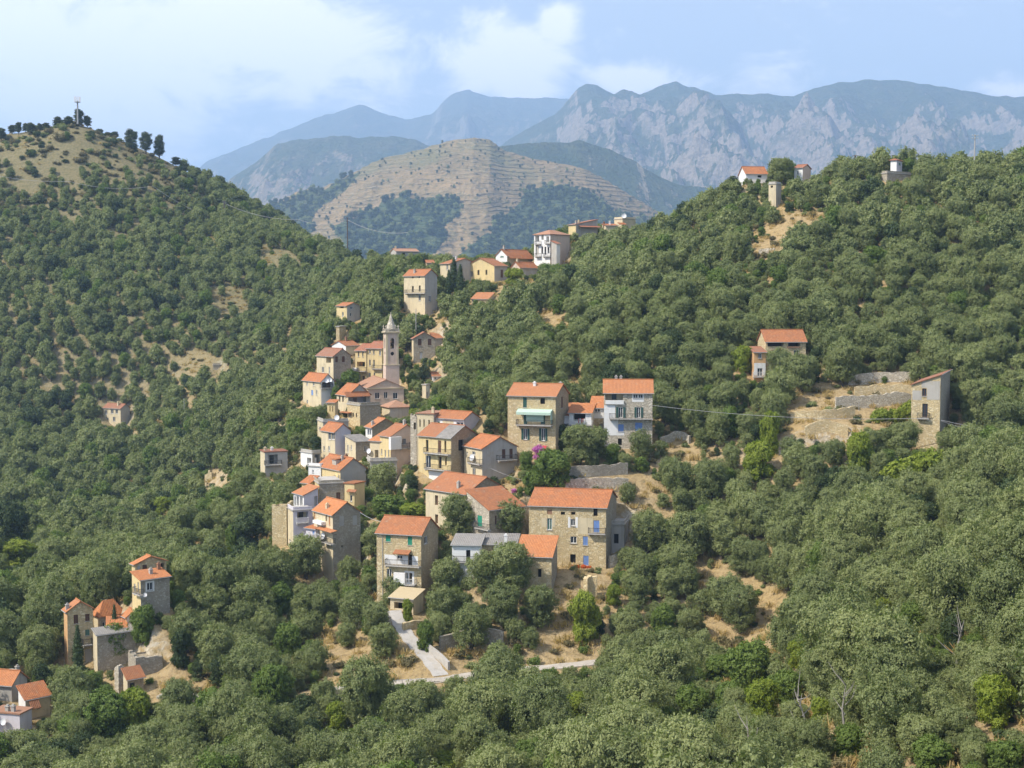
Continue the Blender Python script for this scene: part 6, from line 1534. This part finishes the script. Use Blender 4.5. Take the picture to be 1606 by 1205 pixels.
for k, (x, y, w, hh) in enumerate(((206, 222, 22, 34), (229, 226, 20, 32), (250, 232, 18, 36))):
    S('pine', x, y, w, hh, 'pine_tree', ('first', 'second', 'third')[k] + ' tall pine on the bare hill shoulder counted down from the mast', 'pines on the bare hill')
for k, (x, y, w, hh) in enumerate(((90, 186, 14, 16), (107, 187, 17, 15), (124, 179, 17, 25), (137, 188, 13, 18))):
    S('pine', x, y, w, hh, 'pine_tree', ('first', 'second', 'third', 'fourth')[k] + ' pine of the hilltop clump around the antenna mast', 'pines on the bare hill')
for k, (x, y, w, hh) in enumerate(((2, 212, 16, 20), (19, 204, 13, 14), (29, 200, 11, 18), (40, 199, 10, 14), (49, 203, 16, 18), (72, 196, 14, 10), (62, 200, 8, 12))):
    S('pine', x, y, w, hh, 'pine_tree', ('first', 'second', 'third', 'fourth', 'fifth', 'sixth', 'seventh')[k] + ' young pine of the skyline row beyond the mast', 'pines on the bare hill')
for k, (x, y, w, hh) in enumerate(((180, 212, 14, 10), (276, 250, 16, 14), (292, 262, 14, 14), (310, 262, 13, 16), (330, 285, 14, 14), (375, 322, 34, 28), (345, 325, 20, 22), (437, 330, 20, 24), (460, 345, 12, 22), (412, 345, 20, 24), (400, 322, 16, 20), (300, 285, 20, 18))):
    S('pine', x, y, w, hh, 'pine_tree', ('first', 'second', 'third', 'fourth', 'fifth', 'sixth', 'seventh', 'eighth', 'ninth', 'tenth', 'eleventh', 'twelfth')[k] + ' dark pine down the hill shoulder towards the saddle', 'pines on the bare hill')
PLANTS = [p_ for p_ in PLANTS if p_[6] != 'x']
for (x, y, w) in ((909, 706, 66), (935, 700, 50), (1004, 700, 44), (984, 786, 30), (1015, 842, 62), (1040, 850, 44), (600, 762, 58), (572, 748, 36), (720, 818, 66), (798, 818, 54), (757, 905, 60), (700, 912, 60), (800, 900, 80), (690, 960, 60),
                  (560, 858, 44), (548, 900, 44), (480, 880, 66), (440, 905, 70), (600, 1010, 50), (545, 1000, 36), (1222, 580, 48), (1258, 590, 58), (1200, 545, 26), (1420, 690, 50), (1490, 700, 50), (1360, 700, 40), (185, 1010, 52), (158, 1000, 20), (640, 520, 30), (500, 655, 30),
                  (845, 960, 60), (740, 990, 70), (790, 960, 70), (1115, 760, 60), (1060, 760, 56), (620, 930, 50), (580, 905, 30)):
    PLANTS.append(('olive', x, y, w, w * 0.92, 'olive_tree', None, 'olive trees on the slopes', 'tree', 70.0))
TREES = []    # every olive: x, y, z, scale, rot, named
placed = []
SHOW = []
for kind, px, py, w, hh, name, label, group, cat, near in PLANTS:
    g_ = hit(px, py + hh * 0.5, near)
    if kind != 'olive' and kind != 'pine': SHOW.append((px, py, 0.42 * w, 0.42 * hh, g_.y))
    if kind == 'pine' or g_.y > 880:   # skyline trees: find the ground just under their feet
        for dy in range(0, 30, 2):
            g_ = hit(px, py + hh * 0.5 + dy)
            if g_.y < 860: break
    sc = g_.y / F_PX
    sx, sz = w * sc / WIDTH[kind], hh * sc / HEIGHT[kind] * 1.06
    placed.append((g_.x, g_.y, w * sc * 0.5))
    if kind == 'olive': TREES.append((g_.x, g_.y, g_.z, sx, sz, TR.uniform(0, 6.28), 2))
    else: plant(kind, g_, sx, sz, name, label, group, cat)

# ------------------------------------------------------------------ vegetation: the olive groves
CLEAR = [[(488,985),(540,985),(562,1000),(600,1014),(645,1050),(620,1072),(505,1088),(492,1040)], [(690,1010),(790,1003),(812,1030),(760,1050),(700,1056)], [(862,890),(962,890),(948,940),(945,1035),(860,1046),(836,1000),(868,940)],
 [(970,770),(985,742),(1030,755),(1045,830),(1002,850),(975,800)], [(1082,888),(1132,905),(1202,922),(1248,965),(1206,1028),(1108,1032),(1100,1008),(1182,982),(1170,942),(1090,922)], [(1236,640),(1320,598),(1432,588),(1432,668),(1342,690),(1262,702),(1232,672)],
 [(1218,325),(1262,335),(1296,310),(1290,345),(1225,385),(1205,372)], [(832,488),(900,484),(906,506),(858,516)], [(884,590),(916,594),(912,614),(884,614)], [(318,462),(385,446),(392,480),(345,498)], [(280,566),(340,560),(335,588),(285,584)], [(245,1058),(312,1058),(322,1104),(252,1098)],
 [(1035,682),(1102,690),(1092,738),(1048,732)], [(1255,255),(1310,262),(1300,292),(1245,285)], [(660,985),(700,1040),(680,1060),(640,1010),(620,985)], [(400,392),(440,388),(470,410),(420,420)], [(1180,365),(1225,362),(1225,410),(1170,412)], [(760,440),(850,440),(840,452),(770,455)], [(835,745),(985,735),(990,775),(840,795)]]
BARE_HILL = [(-80,190),(60,180),(125,178),(200,215),(262,250),(330,300),(330,330),(262,372),(220,420),(120,430),(60,440),(-80,430)]
rs = np.random.RandomState(4)
lane_px = np.array([project(*q)[:2] for q in LANE]); ld = np.array([q.y for q in LANE])
def grow(y0, y1, step, smin, smax, gaps, clear_mid, apart):
    """scatter olives over the slopes wherever the photo shows neither building, road nor open ground"""
    gx_, gy_ = [], []; yv = y0
    while yv < y1:
        stp = step if yv < 300 else step * 1.07
        half = 0.42 * yv + 14
        xv = np.arange(-half, half, stp); xv = xv + rs.uniform(-0.38, 0.38, len(xv)) * stp
        gx_.append(xv); gy_.append(yv + rs.uniform(-0.38, 0.38, len(xv)) * stp); yv += stp * 0.92
    gxs, gys = np.concatenate(gx_), np.concatenate(gy_); gzs = ground_z(gxs, gys); N0 = len(gxs)
    size = rs.uniform(smin, smax, N0) * np.where(gys > 420, 0.84, np.where(gys > 255, 0.88, 1.0)) * (1 + 0.3 * fbm(gxs / 30, gys / 30, 77, 2)); tall = rs.uniform(0.95, 1.3, N0) * size
    rot = rs.uniform(0, 6.28, N0)
    bpx, bpy_, bdep = project(gxs, gys, gzs); cpx, cpy, cdep = project(gxs, gys, gzs + 3.6 * tall)
    rpx = 3.1 * size * F_PX / cdep
    keep = (cpx > -90) & (cpx < 1700) & (cpy < 1330)
    for poly in CLEAR:
        j = 5 * rs.normal(size=N0)
        keep &= ~(in_poly(poly, bpx + j, bpy_ + j) | in_poly(poly, cpx + j, cpy + j))
    hillm = in_poly(BARE_HILL, bpx, bpy_) & (gys > 420)
    keep &= ~(hillm & (rs.rand(N0) < np.clip(0.94 - 0.0046 * (bpy_ - 205), 0.0, 0.94)))
    keep &= ~(hillm & (bpy_ < 330) & (fbm(gxs / 18, gys / 18, 61, 3) > 0.06))
    hs_ = np.where(hillm, np.clip(0.6 + 0.003 * (bpy_ - 230), 0.6, 1.0), 1.0); size = size * hs_; tall = tall * hs_
    sk = np.interp(cpx, SKYLINE[:, 0], SKYLINE[:, 1]); keep &= ~((cpx > 610) & (cpx < 1040) & (gys > 425) & (cpy - rpx * 1.05 < sk))
    if gaps: keep &= fbm(gxs / 13.0, gys / 13.0, 31, 4) < np.where(gys < 205, 0.15, np.where(gys > 400, 0.30, 0.21))
    for path, wd in ((LANE, 3.6), (RAMP, 3.8), (LOWROAD, 4.0), (TERRACE_PATH, 2.6)):
        for q in path: keep &= (gxs - q.x) ** 2 + (gys - q.y) ** 2 > wd ** 2
    for h in HOUSES:
        C, uR, uL = h['C'], h['uR'], h['uL']
        dx, dy = gxs - C.x, gys - C.y
        a_ = dx * uR.x + dy * uR.y; b_ = dx * uL.x + dy * uL.y
        mg = 2.2 * np.minimum(size, 1)
        keep &= ~((a_ > -mg) & (a_ < h['wR'] + mg) & (b_ > -mg) & (b_ < h['wL'] + mg))
        x0, y0_, x1, y1_ = h['rect']
        qx = np.clip(cpx, x0 + 1, x1 - 1); qy = np.clip(cpy, y0_, y1_ - 3)
        touch = (cpx - qx) ** 2 + ((cpy - qy) * 1.05) ** 2 < (rpx * 0.95) ** 2
        keep &= ~(touch & (gys < C.y + max(h['wL'] * abs(uL.y), h['wR'] * uR.y)))
    for sx_, sy_, sw_, sh_, sd_ in SHOW: keep &= ~((((cpx - sx_) / (sw_ + rpx * 0.75)) ** 2 + ((cpy - sy_) / (sh_ + rpx * 0.75)) ** 2 < 1) & (gys < sd_ + 1))
    for x, y, r in placed: keep &= (gxs - x) ** 2 + (gys - y) ** 2 > (0.62 * r + 2.0 * np.minimum(size, 1)) ** 2
    for (lx, ly), dl in zip(lane_px, ld):
        if (632 < lx < 742) or (848 < lx < 930): keep &= ~((np.abs(cpx - lx) < rpx * 0.85) & (cpy - rpx * 0.9 < ly) & (cpy + rpx > ly) & (gys < dl))
    if apart and TREES:
        tr = np.array(TREES)
        for i in np.nonzero(keep)[0]:
            if (((tr[:, 0] - gxs[i]) ** 2 + (tr[:, 1] - gys[i]) ** 2) < (2.2 * tr[:, 3] + 1.6 * size[i]) ** 2).any(): keep[i] = False
    for i in np.nonzero(keep)[0]: TREES.append((gxs[i], gys[i], gzs[i], size[i], tall[i], rot[i], 0))
grow(78, 720, 5.3, 0.72, 1.22, True, True, False)
grow(400, 650, 3.9, 0.55, 0.85, False, True, True)
grow(95, 470, 3.4, 0.40, 0.66, False, True, True)
grow(95, 470, 2.0, 0.2, 0.34, False, True, True)
T = np.array(TREES)
# how much of each crown the photo shows (front to back over a coarse picture, buildings and ground counted)
W4, H4 = 402, 302
cover = np.zeros((H4, W4), bool); vispx = np.zeros(len(T))
cpx, cpy, cdep = project(T[:, 0], T[:, 1], T[:, 2] + 3.4 * T[:, 4]); rr = 3.1 * T[:, 3] * F_PX / cdep
los = np.ones(len(T), bool)
for f in np.linspace(0.2, 0.985, 90): los &= ~(ground_z(T[:, 0] * f, np.maximum(T[:, 1] * f, GY0)) > (T[:, 2] + 5.0 * T[:, 4]) * f + 0.3)
events = sorted([(T[i, 1], 0, i) for i in range(len(T))] + [(h['C'].y, 1, k) for k, h in enumerate(HOUSES)])
for _, typ, i in events:
    if typ == 1:
        x0, y0, x1, y1 = (int(v / 4) for v in HOUSES[i]['rect']); cover[max(0, y0):max(0, y1), max(0, x0):max(0, x1)] = True; continue
    x, y, r = cpx[i] / 4, cpy[i] / 4, rr[i] / 4
    xa, xb, ya, yb = max(0, int(x - r)), min(W4, int(x + r) + 1), max(0, int(y - r)), min(H4, int(y + r) + 1)
    if xa >= xb or ya >= yb: continue
    yy, xx = np.mgrid[ya:yb, xa:xb]; dsk = (xx - x) ** 2 + (yy - y) ** 2 < r * r
    sub = cover[ya:yb, xa:xb]
    if los[i]: vispx[i] = (dsk & ~sub).sum()
    sub |= dsk
order = np.argsort(-vispx)
named = set(order[:300].tolist()) | set(np.nonzero(T[:, 6] == 2)[0][:0].tolist())
ORD = ['', 'second', 'third', 'fourth', 'fifth', 'sixth', 'seventh', 'eighth', 'ninth', 'tenth', 'eleventh', 'twelfth', 'thirteenth', 'fourteenth', 'fifteenth', 'sixteenth', 'seventeenth', 'eighteenth', 'nineteenth', 'twentieth']
LMS = [((h['rect'][0] + h['rect'][2]) / 2, (h['rect'][1] + h['rect'][3]) / 2, h['lm']) for h in HOUSES]
LMS += [(917, 975, 'bright lime green round tree'), (660, 1068, 'lane at the ramp foot'), (890, 1044, 'sunlit stretch of lane'), (1150, 1025, 'dry footpath bank'), (1300, 660, 'lower terrace wall'), (1172, 1052, 'vivid green tree'), (430, 1085, 'dense green tree by the lane end'), (1462, 1192, 'round green treetop at the bottom edge'), (1432, 972, 'small green tree among dry stalks'), (1034, 890, 'mortared garden wall'), (531, 1130, 'bright broom bush'), (700, 1200, 'lime bush at the bottom edge')]
cells = {}
for i in named:
    best = min(LMS, key=lambda q: math.hypot(cpx[i] - q[0], cpy[i] - q[1]))
    dx, dy = cpx[i] - best[0], cpy[i] - best[1]
    ang = (math.degrees(math.atan2(dy, dx)) + 360 + 22.5) % 360
    sec = ('shaded', 'downhill shaded', 'downhill', 'downhill sunlit', 'sunlit', 'uphill sunlit', 'uphill', 'uphill shaded')[int(ang // 45)]
    cells.setdefault((best[2], sec), []).append((math.hypot(dx, dy), i))
for (lm, sec), L_ in cells.items():
    for k, (_, i) in enumerate(sorted(L_)):
        x, y, z, sx, sz, r_, _n = T[i]
        lab = (f'{ORD[k]} ' if k else 'first ') + f'olive tree from the {lm}, {sec} side'
        plant('olive', (x, y, z), sx, sz, 'olive_tree', lab, 'olive trees on the slopes', 'tree', r_)

# ------------------------------------------------------------------ scattered masses (geometry nodes, one object each)
def scatter(name, meshes, pts, scl, rots, idxs, label, cat):
    col = bpy.data.collections.new(name + '_shapes')
    for k, me in enumerate(meshes): col.objects.link(bpy.data.objects.new(f'{name}_shape_{k:02d}', me))
    me = bpy.data.meshes.new(name); n = len(pts)
    me.vertices.add(n); me.vertices.foreach_set('co', np.asarray(pts, np.float32).ravel())
    for nm, typ, key, val in (('scl', 'FLOAT_VECTOR', 'vector', scl), ('rot', 'FLOAT_VECTOR', 'vector', rots)):
        a = me.attributes.new(nm, typ, 'POINT'); a.data.foreach_set(key, np.asarray(val, np.float32).ravel())
    a = me.attributes.new('idx', 'INT', 'POINT'); a.data.foreach_set('value', np.asarray(idxs, np.int32))
    ob = bpy.data.objects.new(name, me); COL.objects.link(ob)
    ng = bpy.data.node_groups.new(name + '_nodes', 'GeometryNodeTree')
    ng.interface.new_socket('Geometry', in_out='INPUT', socket_type='NodeSocketGeometry'); ng.interface.new_socket('Geometry', in_out='OUTPUT', socket_type='NodeSocketGeometry')
    N = ng.nodes.new; gi, go = N('NodeGroupInput'), N('NodeGroupOutput'); iop = N('GeometryNodeInstanceOnPoints'); ci = N('GeometryNodeCollectionInfo')
    ci.inputs['Collection'].default_value = col; ci.inputs['Separate Children'].default_value = True; ci.inputs['Reset Children'].default_value = True
    def attr(nm, typ):
        q = N('GeometryNodeInputNamedAttribute'); q.data_type = typ; q.inputs['Name'].default_value = nm; return q.outputs['Attribute']
    lk = ng.links.new
    lk(gi.outputs[0], iop.inputs['Points']); lk(ci.outputs[0], iop.inputs['Instance']); iop.inputs['Pick Instance'].default_value = True
    lk(attr('idx', 'INT'), iop.inputs['Instance Index']); lk(attr('scl', 'FLOAT_VECTOR'), iop.inputs['Scale']); lk(attr('rot', 'FLOAT_VECTOR'), iop.inputs['Rotation']); lk(iop.outputs[0], go.inputs[0])
    md = ob.modifiers.new('scatter', 'NODES'); md.node_group = ng
    tag(ob, label, cat, kind='stuff')
    return ob
mid = [joined('olive_mid', *make_tree('olive', s, 'mid', 'leaf_olive')) for s in range(20, 26)]
low = [joined('olive_low', *make_tree('olive', s, 'lo', 'leaf_olive')) for s in range(30, 35)]
mid += [joined('oak_mid', *make_tree('green', s, 'mid', q, ll=0.3, lw=0.2)) for s, q in ((26, 'leaf_green'), (27, 'leaf_green'), (28, 'leaf_dark'))]
low += [joined('oak_low', *make_tree('green', 36, 'lo', 'leaf_green')), joined('oak_dark_low', *make_tree('green', 37, 'lo', 'leaf_dark'))]
rest = np.array([i for i in range(len(T)) if i not in named])
R = T[rest]
ids = np.where(R[:, 1] < 335, rs.randint(0, 6, len(R)), 9 + rs.randint(0, 5, len(R)))
odd = rs.rand(len(R)) < np.where(R[:, 3] < 0.5, 0.4, 0.1); ids = np.where(odd, np.where(R[:, 1] < 335, 6 + rs.randint(0, 3, len(R)), 14 + rs.randint(0, 2, len(R))), ids)
scatter('olive_grove', mid + low, R[:, :3] - np.array([0, 0, 0.15]), np.stack([R[:, 3], R[:, 3], R[:, 4]], 1), np.stack([R[:, 0] * 0, R[:, 0] * 0, R[:, 5]], 1), ids, 'dense grey-green olive forest with some greener trees covering the slopes', 'forest')
# undergrowth: scrub, straw tufts and small green bushes over the open ground
def tuft(seed):
    q = np.random.RandomState(seed); n = 60
    base = q.normal(size=(n, 3)) * np.array([0.35, 0.35, 0]); d = q.normal(size=(n, 3)) * 0.45 + np.array([0, 0, 1]); d /= np.linalg.norm(d, axis=1, keepdims=True)
    L = q.uniform(0.35, 0.8, (n, 1)); s = np.cross(d, q.normal(size=(n, 3))); s /= np.linalg.norm(s, axis=1, keepdims=True)
    V = np.stack([base - s * 0.05, base + s * 0.05, base + d * L + s * 0.02, base + d * L - s * 0.02], 1).reshape(-1, 3)
    return mesh_from('tuft', V, np.arange(n * 4).reshape(-1, 4), ['leaf_grass'])
small = dict(sprigs=20, leaves=7, ll=0.24, lw=0.13, spread=0.1)
under = [tuft(1), tuft(2), tuft(3)] + [joined('scrub', *make_tree('bush', s, 'lo', 'leaf_scrub', **small)) for s in (140, 141, 142)] + [joined('scrub_green', *make_tree('bush', s, 'lo', q, **small)) for s, q in ((143, 'leaf_olive'), (144, 'leaf_olive'), (145, 'leaf_dark'), (146, 'leaf_green'))]
n = 34000
ux = rs.uniform(-1, 1, n); uy = 78 + 560 * rs.rand(n) ** 0.85; ux = ux * (0.39 * uy + 6); k_ = n // 12; uy[:k_] = 560 + 140 * rs.rand(k_); ux[:k_] = (-0.40 + 0.22 * rs.rand(k_)) * uy[:k_]
uz = ground_z(ux, uy); upx, upy, _ = project(ux, uy, uz)
inc = np.zeros(n, bool)
for poly in CLEAR: inc |= in_poly(poly, upx, upy)
hm = in_poly(BARE_HILL, upx, upy) & (uy > 420)
ok = inc | (hm & (fbm(ux / 16, uy / 9, 91, 3) > -0.04) & (rs.rand(n) < 0.8)) | (~hm & (rs.rand(n) < 0.5))
for path, wd in ((LANE, 2.3), (RAMP, 2.2), (LOWROAD, 2.2), (TERRACE_PATH, 1.2)):
    for q in path: ok &= (ux - q.x) ** 2 + (uy - q.y) ** 2 > wd ** 2
for h in HOUSES:
    dx, dy = ux - h['C'].x, uy - h['C'].y
    a_ = dx * h['uR'].x + dy * h['uR'].y; b_ = dx * h['uL'].x + dy * h['uL'].y
    ok &= ~((a_ > -0.8) & (a_ < h['wR'] + 0.8) & (b_ > -0.8) & (b_ < h['wL'] + 0.8))
ux, uy, uz, hm, inc = (v[ok] for v in (ux, uy, uz, hm, inc)); n = len(ux)
uid = np.where(rs.rand(n) < 0.62, rs.randint(0, 3, n), np.where(rs.rand(n) < 0.6, 3 + rs.randint(0, 3, n), 6 + rs.randint(0, 4, n)))
uid = np.where(hm & (rs.rand(n) < 0.75), 3 + rs.randint(0, 6, n), uid)
us = np.where(uid < 3, rs.uniform(0.7, 1.7, n), rs.uniform(0.4, 1.15, n)) * np.where(hm & (uid > 2), rs.uniform(0.9, 2.6, n), 1)
scatter('undergrowth', under, np.stack([ux, uy, uz - 0.05], 1), np.stack([us, us, us * rs.uniform(0.7, 1.1, n)], 1), np.stack([ux * 0, ux * 0, rs.uniform(0, 6.28, n)], 1), uid, 'straw-coloured grass tufts and low scrub on the open banks', 'scrub')
# woods on the terraced hill and the wooded ridge behind
wl = [joined('far_tree', *make_tree('green', s, 'lo', q, sprigs=9, leaves=4, ll=0.9, lw=0.6)) for s, q in ((150, 'leaf_dark'), (151, 'leaf_pine'), (152, 'leaf_olive'), (153, 'leaf_dark'))]
Vh = hill_V.reshape(-1, 3); vg = hill_veg.ravel(); nrh, nch = hill_V.shape[:2]
cand = rs.randint(0, (nrh - 32) * nch, 16000)
pk = cand[rs.rand(len(cand)) < np.where(vg[cand] > 0.3, 0.8 * vg[cand], 0.11)]
pp = Vh[pk] + rs.normal(size=(len(pk), 3)) * np.array([5, 5, 0])
ss = rs.uniform(1.0, 2.2, len(pk)) * np.where(vg[pk] > 0.3, 1.0, 0.5)
scatter('hillside_woods', wl, pp, np.stack([ss, ss, ss], 1), np.stack([ss * 0, ss * 0, rs.uniform(0, 6.28, len(pk))], 1), rs.randint(0, 4, len(pk)), 'dark woods patching the far terraced hill', 'woods')

# dead bare branches standing among the near olives at the lower right
for k, (px, py) in enumerate(((1266, 1130), (1330, 1120), (1180, 1190), (1500, 1010))):
    g_ = hit(px, py + 60); r = random.Random(k + 30); e = empty('dead_tree', g_ - UP * 0.2)
    tag(e, ('thin bleached dead tree forking above the lower right olives', 'second bleached dead tree beside the forked one', 'low dead tree near the bottom edge right of middle', 'dead branches beside the dark green tree')[k], 'tree', 'dead trees')
    mb = MB(); t = [Vector((0, 0, -0.3)), Vector((r.uniform(-.3, .3), 0.1, 2)), Vector((r.uniform(-.6, .6), 0.2, 3.6)), Vector((r.uniform(-1, 1), 0.2, 5.6))]; mb.tube(t, [0.13, 0.1, 0.07, 0.02], 6); mb.build('trunk', 'bark_dead', e)
    for j in range(7):
        a = t[1].lerp(t[3], r.random()); d = Vector((r.uniform(-1, 1), r.uniform(-1, 1), r.uniform(0.3, 1.2))); mb = MB(); mb.tube([a, a + d * 0.8, a + d * 1.5 + Vector((r.uniform(-.4, .4), 0, r.uniform(0, .5)))], [0.05, 0.03, 0.012], 5); mb.build('branch', 'bark_dead', e)

# ------------------------------------------------------------------ the air
hz = bpy.data.materials.new('air'); hz.use_nodes = True; t = hz.node_tree; t.nodes.clear()
vo = t.nodes.new('ShaderNodeVolumePrincipled'); ou = t.nodes.new('ShaderNodeOutputMaterial')
vo.inputs['Color'].default_value = (0.46, 0.68, 1.0, 1); vo.inputs['Density'].default_value = 1.3e-4; vo.inputs['Anisotropy'].default_value = 0.15
t.links.new(vo.outputs[0], ou.inputs['Volume'])
mb = MB(); mb.box((-17600, -17600, -331), (35200, 0, 0), (0, 35200, 0), (0, 0, 2180)); MATS['air'] = hz
tag(mb.build('haze', 'air'), 'pale blue summer haze filling the valley air', 'haze', kind='stuff')
